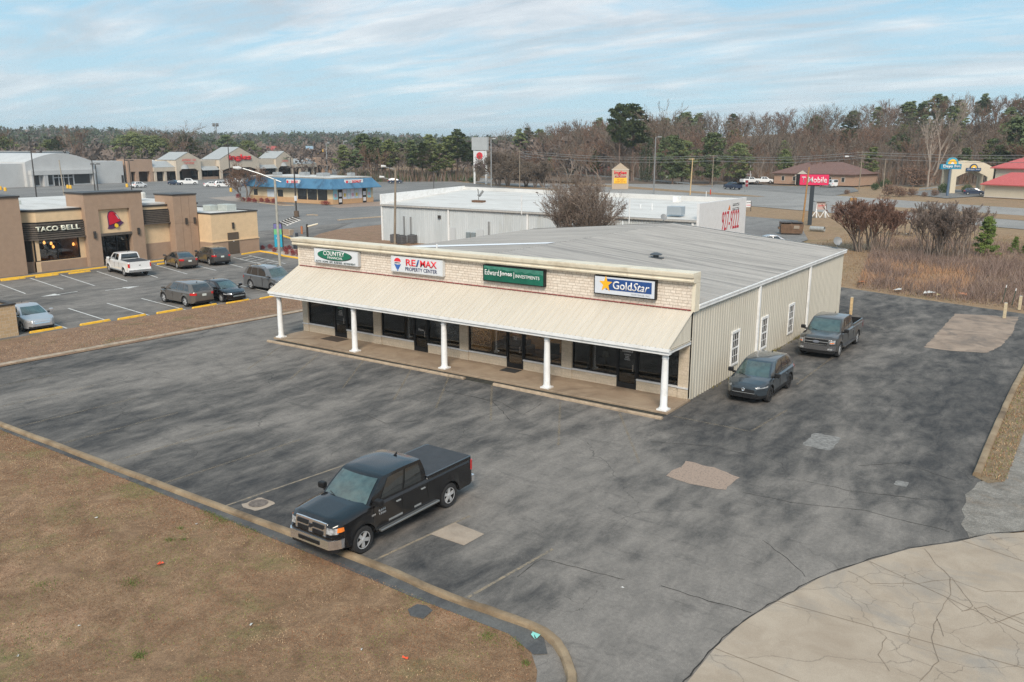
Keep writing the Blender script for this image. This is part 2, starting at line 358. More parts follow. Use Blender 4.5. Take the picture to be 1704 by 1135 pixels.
def text(body, O, U, V, wdt, hgt, m, parent, name='lettering', th=.012, shear=0., bold=0., keep=False, world=True):
    """lettering fitted into a box centred at O, U = reading direction, V = up"""
    if body[0] == '~':   # writing too small to read in the photograph: rows of broken strokes
        U = Vector(U).normalized(); V = Vector(V).normalized(); Nn = U.cross(V); O = Vector(O); rws = body[1:].split('/'); rr_ = random.Random(len(body)); b = MB(); W_ = max(sum(int(c) for c in r.split())+len(r.split())-1 for r in rws)
        if parent is not None and world: O = O-parent.matrix_basis.translation
        for j, r in enumerate(rws):
            ws = [int(c) for c in r.split()]; tot = sum(ws)+len(ws)-1; x = -tot/2; zc = hgt*(.5-(j+.5)/len(rws)); lh = hgt/len(rws)*.3
            for w_n in ws:
                for q_ in range(w_n):
                    x0, x1 = (x+q_+.12)/W_*wdt, (x+q_+.88)/W_*wdt; h1 = lh*rr_.uniform(.7, 1.); m_0 = rr_.uniform(-.5, .5)*lh
                    for za, zb__ in ((-lh, -lh*.55), (m_0, m_0+lh*.4), (h1*.6, h1)): b.face([O+U*x0+V*(zc+za)+Nn*th, O+U*x1+V*(zc+za)+Nn*th, O+U*x1+V*(zc+zb__)+Nn*th, O+U*x0+V*(zc+zb__)+Nn*th])
                x += w_n+1
        return b.build(name, m, parent, world=False)
    cu = bpy.data.curves.new('t', 'FONT'); cu.body = body; cu.extrude = 0; cu.offset = bold; cu.shear = shear; cu.align_x = 'CENTER'; cu.resolution_u = 3
    ob = bpy.data.objects.new('t', cu); COL.objects.link(ob); bpy.context.view_layer.update()
    me = bpy.data.meshes.new_from_object(ob.evaluated_get(bpy.context.evaluated_depsgraph_get()))
    bpy.data.objects.remove(ob); bpy.data.curves.remove(cu)
    vs = np.array([tuple(v.co) for v in me.vertices]); lo = vs.min(0); hi = vs.max(0); c = (lo+hi)/2; sz = hi-lo
    sx = wdt/sz[0]; sy = (hgt/sz[1]) if not keep else sx
    U = Vector(U).normalized(); V = Vector(V).normalized(); Nn = U.cross(V); O = Vector(O)
    if parent is not None and world: O = O - parent.matrix_basis.translation
    for v in me.vertices:
        v.co = O + U*((v.co.x-c[0])*sx) + V*((v.co.y-c[1])*sy) + Nn*0.0
    bm = bmesh.new(); bm.from_mesh(me); r = bmesh.ops.extrude_face_region(bm, geom=bm.faces[:])
    bmesh.ops.translate(bm, verts=[e for e in r['geom'] if isinstance(e, bmesh.types.BMVert)], vec=Nn*th); bmesh.ops.recalc_face_normals(bm, faces=bm.faces); bm.to_mesh(me); bm.free()
    me.name = name; me.materials.clear(); me.materials.append(m)
    o = bpy.data.objects.new(name, me); COL.objects.link(o)
    if parent is not None: o.parent = parent
    return o
def ribbed(mb, O, U, V, lu, lv, pitch=.3, depth=.025, top=.12, m=0, vtop=None):
    """sheet with trapezoid ribs running along V; vtop(u) gives the length along V at u"""
    O = Vector(O); U = Vector(U).normalized(); V = Vector(V).normalized(); Nn = U.cross(V)
    us = []; u = 0
    while u < lu-1e-4:
        for a, h in ((0, 0), (pitch*.5, 0), (pitch*.5+.03, depth), (pitch-.03, depth)):
            if u+a < lu: us.append((u+a, h))
        u += pitch
    us.append((lu, 0)); rows = []
    for uu, h in us:
        L = vtop(uu) if vtop else lv; rows.append([O+U*uu+Nn*h, O+U*uu+V*L+Nn*h])
    mb.grid(rows, m); return mb
def poly_sheet(name, pts, z, m, kind='structure', sub=None):
    mb = MB(); mb.face([(x, y, z) for x, y in pts]); o = mb.build(name, m); struct(o, kind); 
    return o
def band(name, pts, half, z, m):
    P = [Vector((p[0], p[1])) for p in pts]; rows = []
    for i, p in enumerate(P):
        d = (P[min(i+1, len(P)-1)]-P[max(i-1, 0)]).normalized(); nrm = Vector((-d.y, d.x)); h = half if not isinstance(half, (list, tuple)) else half[i]
        rows.append([(p.x-nrm.x*h, p.y-nrm.y*h, z), (p.x+nrm.x*h, p.y+nrm.y*h, z)])
    mb = MB(); mb.grid(rows); return struct(mb.build(name, m))
def curb(name, pts, wd, ht, m, lab=None, z0=-.05, wob=0.01):
    """kerb swept along a plan polyline with a rounded top"""
    P = []; 
    for a, b in zip(pts, pts[1:]):
        a = Vector(a); b = Vector(b); n = max(1, int((b-a).length/1.2))
        for k in range(n): P.append(a.lerp(b, k/n))
    P.append(Vector(pts[-1])); prof = [(-.5, 0), (-.5, .62), (-.36, .93), (-.12, 1.), (.14, .98), (.38, .88), (.5, .55), (.5, 0)]; rows = []
    for i, p in enumerate(P):
        d = (P[min(i+1, len(P)-1)]-P[max(i-1, 0)]).normalized(); nrm = Vector((-d.y, d.x)); j = random.uniform(-wob, wob); jz = random.uniform(-wob, wob)
        rows.append([(p.x+nrm.x*(a*wd+j), p.y+nrm.y*(a*wd+j), z0 if b == 0 else (ht+jz)*b) for a, b in prof])
    mb = MB(); mb.grid(rows); mb.face(rows[0]); mb.face(rows[-1][::-1]); return struct(mb.build(name, m, smooth=35, fix=True))
# ------------------------------------------------------------------ terrain, lots, roads
def sm(a, b, x): t = min(1, max(0, (x-a)/(b-a))); return t*t*(3-2*t)
def hill(x, y):
    dx, dy = x-CAM.x, y-CAM.y; D = math.hypot(dx, dy); f = dx*math.sin(YAW)+dy*math.cos(YAW); r = dx*math.cos(YAW)-dy*math.sin(YAW)
    px = 852+FPX*r/max(f, 1) if f > 1 else (9999 if r > 0 else -9999)
    s = .458*x+.889*y
    h = 17*sm(185, 360, s)*sm(640, 1500, px)*sm(150, 260, D)+1.5*sm(205, 260, s)*sm(900, 1200, px)
    h += (17+4*math.sin(px*.004+1)+2.5*math.sin(px*.013))*sm(520, 1350, D)*(1-sm(900, 1400, px))
    h += 8*sm(400, 900, D)*sm(900, 1400, px)
    return h
az = sorted(set(list(np.linspace(-180, -60, 13))+list(np.linspace(-60, 45, 106))+list(np.linspace(45, 180, 14)))); az = az[:-1] if abs(az[0]+180) < 1e-6 and abs(az[-1]-180) < 1e-6 else az
rr = [1, 25, 60, 120, 150, 170, 185, 200, 215, 230, 245, 260, 280, 300, 325, 350, 380, 420, 470, 530, 600, 700, 800, 900, 1000, 1100, 1250, 1400, 1700, 2300, 3500, 5000]
mb = MB(); rows = []
for r_ in rr:
    row = []
    for a in az+[az[0]]:
        t = YAW+R(a); x = CAM.x+r_*math.sin(t); y = CAM.y+r_*math.cos(t); row.append((x, y, hill(x, y)-.09))
    rows.append(row)
mb.grid(rows); ground = struct(mb.build('ground', FIELD, smooth=True))
for p in ground.data.polygons: p.flip() if p.normal.z < 0 else None

def lotpoly(name, pts, z, m): return poly_sheet(name, pts, z, m)
lotpoly('parking_lot', [(-31.3,-60),(6.0,-60),(6.0,-17.2),(6.9,-60),(16,-60),(16.2,-6),(12.3,-5),(12.1,34),(10.6,34.6),(4,36.4),(-2.4,38.8),(-30.4,38.8)], 0., A_MAIN) if False else None
lotpoly('parking_lot', [(-31.6,-17.7),(4.6,-17.5),(5.0,-17.9),(5.6,-60),(16,-60),(16.2,-6),(12.6,-4.8),(12.2,0),(12.1,33.6),(10.6,34.6),(4,36.6),(-2.4,39.0),(-30.4,39.0)], 0., A_MAIN)
lotpoly('taco_lot', [(-80,-60),(-37.6,-60),(-36.9,9),(-36.6,24),(-40,31),(-47,36),(-64,36),(-80,60)], 0.0, A_TACO)
lotpoly('shopping_center_lot', [G2(*p) for p in [(-500,345),(-300,300),(0,281),(552,281),(640,292),(790,305),(860,313),(1000,320.5),(1180,325.5)]]+[(-60,120),(-36,107),(-15.5,74.5),(-15,62),(-44,60),(-60,58),(-63,36),(-79,36),(-100,-60)], -.035, A_FAR)
lotpoly('front_lawn', [(-60,-17.75),(4.3,-17.7),(5.1,-18.0),(5.75,-18.65),(6.3,-19.6),(6.75,-21.2),(7.3,-24),(7.5,-60),(-60,-60)], .012, LAWN)
lotpoly('kerb_gutter', [(-31,-17.72),(-8,-17.74),(-2,-17.8),(1.5,-17.9),(4.4,-17.85),(5.35,-18.2),(5.6,-18.0),(5.0,-17.3),(-31,-17.4)], .02, asphalt('gutter_asphalt', (.05,.052,.055), (.09,.092,.095), (.13,.13,.125), crack=0))
lotpoly('lawn_strip', [(-38.6,-60),(-31.4,-60),(-31.5,-12.6),(-30.9,-4.4),(-30.4,6.7),(-30.2,40),(-36.6,40),(-37.0,10),(-38.0,-3)], .03, STRIPG)
lotpoly('dirt_verge', [(-30.3,26),(-37,34),(-42,38),(-52,37.5),(-62,38),(-65.8,38.2),(-70.5,44.6),(-73,50),(-73.2,59.5),(-58.4,61),(-58.4,44),(-30.3,44)], .02, STRIPG)
lotpoly('back_dirt', [(-30.2,27),(-25.2,27.9),(.3,27.9),(.3,29),(-2,38),(-14,43.8),(-58,43.8),(-44,36)], .02, FIELD) if False else None
lotpoly('gravel_shoulder', [(12.6,-6.1),(12.45,-5.6),(12.22,-5.1),(12.25,-4.5),(12.08,-3.9),(12.12,-3.2),(12.0,-2.5),(12.15,-1.8),(12.2,-1.1),(12.4,-.7),(12.75,-.4),(12.85,1.5),(12.75,4),(12.95,7),(12.85,12),(13.2,30),(40,30),(40,-2),(16,-3.2),(13.9,-4.4),(13.2,-5.3)], .008, dry_grass('pale_gravel', (.15,.138,.12), (.33,.305,.27), (.23,.165,.11), (.27,.235,.19), .6))
lotpoly('grass_edge', [(12.05,-.6),(12.5,-1.0),(12.95,-.5),(13.3,30),(12.1,33)], .012, dry_grass('edge_grass', (.17,.12,.07), (.30,.22,.13), (.14,.14,.05), (.3,.22,.15), 1.))
ap = [(8.6,-60),(8.6,-17.2),(8.6,-15.6),(8.75,-14.1),(9.1,-12.8),(9.65,-10.9),(10.4,-9.3),(11.3,-7.7),(12.3,-6.5),(13.0,-5.4),(13.9,-4.6),(18,-2.6),(30,-1.5),(60,-1.5),(60,-60)]
lotpoly('concrete_apron', ap, .012, CONC)
mj = MB()
for a, b in ((G(1290,1000),G(1704,1113)),(G(1447,935),G(1704,1055)),(G(1600,900),G(1704,935)),(G(1190,1080),G(1330,1135))):
    d = (b-a).normalized(); n_ = Vector((-d.y, d.x, 0))*.009; z = Vector((0,0,.018)); mj.face([a-n_+z, b-n_+z, b+n_+z, a+n_+z])
def wiggle(pts, r, wd, z):
    P = []; 
    for a, b in zip(pts, pts[1:]):
        a = Vector(a); b = Vector(b); n = max(2, int((b-a).length/.25))
        for k in range(n): P.append(a.lerp(b, k/n)+Vector((random.uniform(-r, r), random.uniform(-r, r))))
    P.append(Vector(pts[-1])); rows = []
    for i, p in enumerate(P):
        d = (P[min(i+1, len(P)-1)]-P[max(i-1, 0)]).normalized(); nr = Vector((-d.y, d.x))*wd*random.uniform(.4, 1.2); rows.append([(p.x-nr.x, p.y-nr.y, z), (p.x+nr.x, p.y+nr.y, z)])
    return rows
for px in ([(1538,914),(1558,940),(1583,962),(1580,990),(1560,1030),(1570,1060)], [(1410,950),(1450,972),(1522,972),(1584,965),(1640,985),(1704,985)], [(1583,962),(1620,1010),(1600,1018),(1575,995)], [(1620,1010),(1650,1040),(1704,1020)], [(1560,1030),(1548,1060),(1560,1100),(1530,1135)], [(1475,1062),(1460,1090),(1480,1118)], [(1600,1018),(1640,1010),(1704,1040)]):
    mj.grid(wiggle([G2(*p) for p in px], .03, .009, .0185))
struct(mj.build('apron_joints', mat('joint_dirt', (.20,.16,.12), .95)))
mj = MB()
edge = [(8.55,-24),(8.55,-15.6),(8.72,-14.1),(9.05,-12.8),(9.6,-10.9),(10.35,-9.3),(11.25,-7.7),(12.25,-6.45),(13.0,-5.35),(13.9,-4.5)]
mj.grid(wiggle(edge, .03, .018, .0165))
for px in ([(1100,975),(1180,1000),(1250,1020)], [(1235,820),(1330,838),(1440,850),(1580,885)], [(1340,800),(1420,818),(1530,830)], [(1270,900),(1310,930),(1340,960)], [(860,960),(900,930),(960,945),(1040,965)], [(610,690),(640,705),(700,700)], [(785,660),(830,668),(870,690),(900,672)], [(1085,735),(1180,742),(1260,760)], [(700,640),(760,655),(820,668),(850,700)], [(1430,775),(1500,770),(1590,800)]):
    mj.grid(wiggle([G2(*p) for p in px], .04, .014, .005))
struct(mj.build('asphalt_cracks', mat('crack_dark', (.025,.024,.022), .95)))
lotpoly('concrete_slab_patch', [tuple(r[0][:2]) for r in wiggle([(6.9,31.8),(10.6,33.0),(10.75,26),(10.5,22),(10.1,20.2),(8.6,19.6),(7.0,19.6),(6.9,31.8)], .05, .001, 0)], .008, concrete('slab_concrete', (.22,.165,.125), (.36,.275,.21), (.10,.088,.078), crack=0))
lotpoly('concrete_square', [G2(716,889),G2(757,870),G2(806,889),G2(772,908)], .008, CONC2)
def ragged(c, rx, ry, n, z, name, m):
    mb = MB(); mb.face([(c[0]+rx*max(-1,min(1,1.35*math.cos(t)))*random.uniform(.9,1.06), c[1]+ry*max(-1,min(1,1.35*math.sin(t)))*random.uniform(.9,1.06), z) for t in [2*math.pi*k/n for k in range(n)]]); return struct(mb.build(name, m))
PINK = mat('worn_pink_base', (.34,.255,.20), .9, vs=16, two=(.17,.135,.115), vpos=(.5,.68), bump=.5)
lotpoly('worn_base_patch', [tuple(r[0][:2]) for r in wiggle([G2(*p) for p in ((1110,792),(1142,768),(1190,778),(1232,795),(1207,815),(1150,806),(1110,792))], .07, .001, 0)], .008, PINK)
LG = mat('pale_worn_asphalt', (.20,.195,.185), .9, .35, 6)
for c, a, b in ((G2(1368,735),.55,.9),(G2(1500,805),.2,.25)): ragged(c, a, b, 26, .006, 'worn_spot', LG)
ragged(G2(430,839), .42, .42, 20, .009, 'manhole_surround', CONC2); mh = MB(); c = G(430,838); mh.lathe([(.0,0),(.30,0),(.31,.006),(.0,.006)], (c.x,c.y,.012), 20)
tag(mh.build('manhole_cover', mat('manhole_iron', (.15,.12,.10), .7, .4, 12)), 'round rusty manhole cover beside the kerb left of the black pickup', 'manhole cover')
vm = MB(); c = G(699,1018); vm.prism([(c.x-.3,c.y-.12),(c.x-.05,c.y-.3),(c.x+.3,c.y-.22),(c.x+.24,c.y+.2),(c.x-.02,c.y+.28),(c.x-.27,c.y+.2)],.0,.035); tag(vm.build('utility_cover', mat('cover_grey', (.075,.075,.075), .8, .2, 9), bevel=.02), 'flat grey rectangular utility cover sunk in the lawn by the kerb', 'utility cover')
# painted lines of the front lot
mb = MB()
def stripe(mb, a, b, wd, z=.006):
    a = Vector(a); b = Vector(b); d = (b-a).normalized(); n = Vector((-d.y, d.x))*wd/2
    mb.face([(a.x-n.x,a.y-n.y,z),(b.x-n.x,b.y-n.y,z),(b.x+n.x,b.y+n.y,z),(a.x+n.x,a.y+n.y,z)])
fa = MB()
for i_, (a, b) in enumerate([((-7.2,-17.1),(-6.6,-11.6)),((-.75,-17.1),(-.35,-13.2)),((2.6,-17.1),(2.95,-13.6)),((4.,-.4),(4.3,3.3)),((.6,-.35),(4.,-.4)),((3.4,7.6),(3.3,20.5)),((.3,9.4),(3.4,8.6)),((-1.6,-1.1),(1.9,-6.1)),((-4.4,-1.4),(-1.5,-6.2)),((-8.6,-.9),(-5.4,-5.3)),((-17.1,-1.),(-14.1,-5.4)),((-13.7,-1.),(-10.8,-5.4)),((-20.1,-1.5),(-17.3,-5.9)),((-13.9,-17.2),(-13.5,-12)),((-10.5,-17.2),(-10.1,-11.5)),((-17.3,-17.2),(-17.1,-12.2)),((-20.8,-17.2),(-20.6,-12)),((-24.3,-17.2),(-24.2,-12)),((-27.8,-17.2),(-27.8,-12)),((-3.9,-17.1),(-3.5,-12)),((-11.2,-1.),(-8.4,-5.3)),((-23.2,-1.6),(-20.6,-5.9))]):
    stripe(mb if i_ < 3 else fa, a, b, .09)
k = nodes_of('worn_yellow_line', .85)
k.out(k.mix(k.ramp(k.noise(k.mp(), 5., 9, .5, .85), [(.38, 0.1), (.60, .95)]), (.36,.28,.18), (.10,.10,.098)))
struct(mb.build('faded_parking_lines', k.m))
k = nodes_of('ghost_yellow_line', .9); al = k.ramp(k.noise(k.mp(), 4., 9, .5, .85), [(.40, 0.0), (.62, .55)]); k.l.new(al, k.p.inputs['Alpha']); k.p.inputs['Base Color'].default_value = (.34,.27,.18,1); struct(fa.build('ghost_parking_lines', k.m))
mb = MB()
for a, b in [((-60.6,.1),(-53.9,-1.)),((-61.9,3.2),(-53.6,1.8)),((-61.8,5.8),(-53.2,4.2)),((-61.1,8.8),(-53.3,7.1)),((-61,11.8),(-53,9.8)),((-61,14.5),(-52.8,12.6)),((-60.8,17.4),(-52.6,15.5)),((-60.5,20.2),(-52.2,18.2)),
             ((-44.6,-5.2),(-38.3,-5.9)),((-45,-2.3),(-38.6,-3.1)),((-44.7,.4),(-37.7,-.5)),((-44.5,3.),(-37.2,2.1)),((-43.6,5.6),(-36.8,4.6)),((-43.9,8.6),(-37.4,7.5)),((-43.9,11.3),(-37.8,10.3)),((-43.5,14.2),(-37.5,13.1))]: stripe(mb, a, b, .11)
for t in range(6): stripe(mb, (-58.6+t*1.35, 24.2-t*.35), (-57.9+t*1.35, 22.2-t*.35), .12)
stripe(mb, (-59.4,24.5),(-51,22.3), .12); stripe(mb, (-59.2,22.4),(-50.6,20.2), .12)
for (x, y, s) in ((-51.6,1.9,-1),(-50.2,3.4,1)):
    stripe(mb, (x, y), (x+.1, y+s*1.7), .14); mb.face([(x-.4, y+s*1.6, .006), (x+.6, y+s*1.6, .006), (x+.1, y+s*2.9, .006)][::s])
mb.face([(-40.1,12.4,.006),(-38.9,12.4,.006),(-38.9,13.6,.006),(-40.1,13.6,.006)])
struct(mb.build('white_parking_lines', LINEW))
mb = MB()
random.seed(21)
for cxp in range(9):
    for side in (0, 1):
        x0 = -215+cxp*14
        for k_ in range(26): stripe(mb, (x0+side*6, 66+k_*2.9), (x0+5+side*6-.5, 66+k_*2.9), .10, -.025)
struct(mb.build('mall_lot_lines', mat('old_white_lines', (.24,.24,.235), .9, .3, 3)))
# wheel stops and kerbs
def smooth_pts(P, n=5):
    P = [Vector(p) for p in P]; Q = [P[0]*2-P[1]]+P+[P[-1]*2-P[-2]]; o = []
    for i in range(1, len(Q)-2):
        for k_ in range(n):
            t = k_/n; a, b, c, d = Q[i-1:i+3]; v = .5*((2*b)+(c-a)*t+(2*a-5*b+4*c-d)*t*t+(3*b-a-3*c+d)*t**3); o.append((v.x, v.y))
    return o+[tuple(P[-1])]
def wheel_stop(c, ln, rz, m, label, group):
    mb = MB(); prof = [(-.09,0),(-.075,.10),(-.045,.13),(.045,.13),(.075,.10),(.09,0)]; h = ln/2; rows = []
    for x, s in ((-h,.55),(-h+.05,1),(h-.05,1),(h,.55)): rows.append([(x, y, z*s) for y, z in prof])
    mb.grid(rows); mb.face(rows[0][::-1]); mb.face(rows[-1]); o = mb.build('wheel_stop', m, smooth=30, fix=True)
    o.location = (c[0], c[1], 0); o.rotation_euler = (0, 0, rz); return tag(o, label, 'wheel stop', group)
ws = [((-38.7,-7.),'yellow wheel stop in front of the silver sedan'),((-38.4,-4.),'yellow wheel stop nearest the silver sedan at an empty bay'),((-38.15,-1.6),'yellow wheel stop midway between silver sedan and bronze SUV'),((-37.95,1.1),'yellow wheel stop in the empty bay beside the bronze SUV'),((-37.6,3.65),'yellow wheel stop under the tail of the bronze SUV'),((-37.2,6.2),'yellow wheel stop in front of the black sedan'),((-36.8,8.9),'yellow wheel stop between the black sedan and the large grey SUV')]
for c, l in ws: wheel_stop(c, 2.0, R(90), YEL, l, 'yellow wheel stops along the brown verge')
for c, l in [((-62.1,1.9),'yellow wheel stop furthest left at the foot of the taco restaurant'),((-61.75,4.6),'yellow wheel stop below the big dining window'),((-61.5,7.4),'yellow wheel stop just left of the white pickup bay'),((-60.9,12.7),'yellow wheel stop in front of the brown sedan'),((-60.6,15.6),'yellow wheel stop in front of the dark SUV')]: wheel_stop(c, 2.0, R(90), YEL, l, 'yellow wheel stops along the taco restaurant')
lotpoly('mossy_gutter', [(-24.8,-.9),(.3,-.9),(.3,-.3),(-24.8,-.3)], .005, mat('moss_dark', (.035,.034,.026), .95, .5, 4))
STOPC = mat('old_stop_concrete', (.40,.31,.22), .85, .15, 4, dirt=(.24,.19,.14), ds=2.)
curb('curb', [(-24.9,-1.02),(-17.5,-.92),(-10.3,-.86)], .19, .115, STOPC, z0=-.02, wob=.006)
curb('curb', [(-8.5,-.88),(-4,-.96),(.4,-1.02)], .19, .12, STOPC, z0=-.02, wob=.006)
curb('curb', [(-60,-17.42),(-31,-17.5),(-20,-17.42),(-10,-17.38),(-4,-17.3)]+smooth_pts([(0,-17.28)]+[G2(600+x/3.983, 850+y/3.983, .08) for x, y in ((540,545),(730,615),(950,690),(1120,752),(1240,815),(1325,900),(1375,1010),(1400,1100))]+[(6.78,-19.),(6.95,-19.9),(7.1,-21.5),(7.3,-24)])+[(7.6,-60)], .23, .15, CURBM)
curb('curb', [(12.1,-.5),(12.05,4),(12.05,12),(12.2,20),(12.4,28)], .26, .15, CURBM)
curb('curb', [(-31.5,-60),(-32.0,-12.6),(-31.5,-4.4),(-30.8,4),(-30.5,10),(-30.3,30)], .42, .09, mat('verge_kerb', (.36,.29,.22), .9, .2, 3, dirt=(.2,.16,.12), ds=1.5))
curb('curb', [(-62.75,-3),(-62.75,10),(-62.6,20)], .16, .14, YEL)
curb('curb', [(-60.4,24.4),(-60.9,27.2),(-58.4,26.9),(-55.5,26.0),(-52.3,25.6),(-48,26.5),(-44,29)], .22, .15, YEL)
curb('curb', [G2(*p) for p in [(470,393),(483,397),(506,402),(512,398)]], .3, .15, YEL)
for pts in ([(563,366.5),(590,364),(612,362.5),(633,361)],[(510,358),(522,357.5),(527,358.5)]): curb('curb', [G2(*p) for p in pts], .5, .12, STOPC)
isl = [G2(*p) for p in [(400,329),(396,331.5),(410,334),(440,338.5),(470,342),(490,342),(470,337),(437,333)]]
lotpoly('planting_island', isl, .0, mat('mulch', (.19,.13,.09), .95, .3, 4)); curb('curb', [isl[-1], isl[0], isl[1], isl[2], isl[3], isl[4], isl[5]], .25, .15, STOPC)
lotpoly('shop_forecourt', [G2(*p) for p in [(345,329),(392,326),(440,333),(420,337),(380,334)]], -.025, mat('pinkish_concrete', (.32,.27,.23), .9, .1, 1.))
lotpoly('shop_sidewalk', [G2(*p) for p in [(549,343),(560,340.5),(590,338),(634,335),(640,342.5),(600,343.5),(565,346)]], -.025, mat('brown_concrete', (.30,.22,.17), .9, .1, 1.))
# highway
hd = Vector((.889,-.458)); hn = Vector((.458,.889))
def hp(t, s): p = hd*t+hn*s; return (p.x, p.y)
struct(MB().grid([[(*hp(t, a), -.03), (*hp(t, b), -.03)] for t, a, b in ((-330,96,152),(-230,98,150),(-170,97,148),(-120,96.5,141),(-90,96.5,138),(-20,96.5,136.5),(120,96.5,134),(400,96,134))]).build('highway', A_ROAD))
for nm, pts in (('median', [(-92,111.5,116.5),(-80,110.6,119),(-60,110.4,120),(60,110.4,120),(400,110.4,120)]), ('median', [(-330,118,127),(-190,117,125),(-160,117,124),(-130,118,123.5),(-121,120,122.5)])):
    struct(MB().grid([[(*hp(t, a), .0), (*hp(t, b), .0)] for t, a, b in pts]).build(nm, FIELD))
lotpoly('side_road', [G2(*p) for p in [(1236,329),(1262,327),(1376,338),(1360,345),(1238,341)]], -.02, A_ROAD)
lotpoly('office_lot', [G2(*p) for p in [(1160,309.5),(1240,303),(1285,309),(1420,311.5),(1430,318),(1385,326),(1290,318.5)]], .0, A_FAR)
lotpoly('motel_drive', [G2(*p) for p in [(1500,322),(1535,317),(1590,315),(1650,318),(1640,326),(1575,330)]], .03, A_FAR)
lotpoly('sign_lot', [(-35.6,105.8),(-25.1,102),(-15.5,74.5),(-15,58),(-17,56),(-40,60),(-44,95)], .0, asphalt('sign_lot_asphalt', (.15,.145,.14), (.19,.185,.18), (.23,.225,.215), crack=0))
lm = MB()
for s in (103.5, 128): 
    for k_ in range(40): t = -250+k_*12; a = hp(t, s); b = hp(t+3, s); stripe(lm, a, b, .15, .0)
for s in (97.6, 109.6, 120.8, 133.5): stripe(lm, hp(-80, s), hp(200, s), .14, .0)
struct(lm.build('highway_lines', mat('road_line_white', (.42,.42,.41), .8, .2, 2)))

# ------------------------------------------------------------------ main strip building
Y0 = 2.02; XL = -25.2; XR = .22; YB = 27.6
mbd = thing('shop_building', 'long low shop building with stone front, cream metal awning, white columns and grey metal roof', 'building', (-12.5, Y0, 0))
b = MB(); b.box(XL-.05, XR+.1, -.34, Y0+.1, -.1, .10); b.build('porch_slab', WALK, mbd, bevel=.02)
piers = [(XL, -24.72), (-19.2, -18.6), (-12.86, -12.28), (-6.45, -5.86), (-.27, XR)]
for a, c in piers: b = MB(); b.box(a, c, Y0-.06, Y0+.35, .1, 2.9); b.build('pier', BLOCK, mbd, bevel=.01)
doors = [(-22.48,-21.45), (-16.15,-15.13), (-9.80,-8.76), (-3.41,-2.37)]
kn = MB(); sl = MB()
bays = [(-24.72,-19.2), (-18.6,-12.86), (-12.28,-6.45), (-5.86,-.27)]
for (a, c), (d0, d1) in zip(bays, doors):
    for x0, x1 in ((a, d0), (d1, c)): kn.box(x0, x1, Y0, Y0+.2, .1, .56); sl.box(x0+.002, x1-.002, Y0-.045, Y0+.12, .56, .64)
for a, c in piers: sl.box(a-.02, c+.02, Y0-.1, Y0-.06, .56, .63)
kn.build('knee_wall', BLOCK, mbd); sl.build('sill', mat('grey_white_sill', (.55,.56,.57), .6, .08, 4), mbd)
hd_ = MB(); hd_.box(XL, XR, Y0+.0, Y0+.3, 2.62, 2.78); hd_.build('header', BLACK, mbd)
fr = MB()
for (a, c), (d0, d1) in zip(bays, doors):
    for x0, x1 in ((a, d0), (d1, c)):
        w_ = MB(); w_.box(x0, x0+.06, Y0+.03, Y0+.13, .64, 2.62).box(x1-.06, x1, Y0+.03, Y0+.13, .64, 2.62).box(x0+.06, x1-.06, Y0+.03, Y0+.13, .64, .70).box(x0+.06, x1-.06, Y0+.03, Y0+.13, 2.55, 2.62)
        if x1-x0 > 2.6: pass
        f_ = w_.build('window', BLACK, mbd); g_ = MB(); g_.box(x0+.06, x1-.06, Y0+.075, Y0+.085, .70, 2.55); g_.build('pane', SHOPG, f_, world=False) if False else None
        g_ = MB(); g_.box(x0+.06-mbd.location.x, x1-.06-mbd.location.x, .075, .085, .70, 2.55); g_.build('pane', SHOPG, f_, world=False)
def shop_door(d0, d1):
    w_ = MB(); y = Y0-.0; w_.box(d0, d0+.09, y, y+.12, .1, 2.62).box(d1-.09, d1, y, y+.12, .1, 2.62).box(d0+.09, d1-.09, y, y+.12, .1, .34).box(d0+.09, d1-.09, y, y+.12, 2.12, 2.22).box(d0+.09, d1-.09, y, y+.12, 2.5, 2.62).box(d0+.09, d1-.09, y+.02, y+.1, 1.05, 1.11)
    d = w_.build('door', BLACK, mbd); ox = mbd.location.x
    g_ = MB(); g_.box(d0+.09-ox, d1-.09-ox, .05, .06, .34, 2.5); g_.build('pane', SHOPG, d, world=False)
    h_ = MB(); h_.tube([(d1-.16-ox,-.01,.95),(d1-.16-ox,-.07,.98),(d1-.16-ox,-.07,1.28),(d1-.16-ox,-.01,1.31)], .014); h_.build('handle', CHROME, d, world=False)
    return d
DW = mat('white_vinyl', (.75,.75,.75), .6)
for i, (d0, d1) in enumerate(doors):
    d = shop_door(d0, d1); cx = (d0+d1)/2-mbd.location.x
    def dl(s, z, w_, h_, m=DW): text(s, (cx, .045, z), (1,0,0), (0,0,1), w_, h_, m, d, 'door_lettering', .002, world=False)
    if i == 0: dl('COUNTRY', 1.86, .42, .08, mat('green_vinyl', (.15,.5,.35), .6)); dl('~5/7/6/7', 1.58, .34, .34)
    if i == 1: dl('Welcome', 1.32, .42, .13)
    if i == 2: dl('~9', 1.9, .42, .09, mat('pinkish_vinyl', (.75,.45,.4), .6)); dl('~6 5/7/6', 1.68, .36, .2)
    if i == 3: dl('~9', 1.88, .58, .12); dl('~8/5/5/7', 1.6, .34, .32)
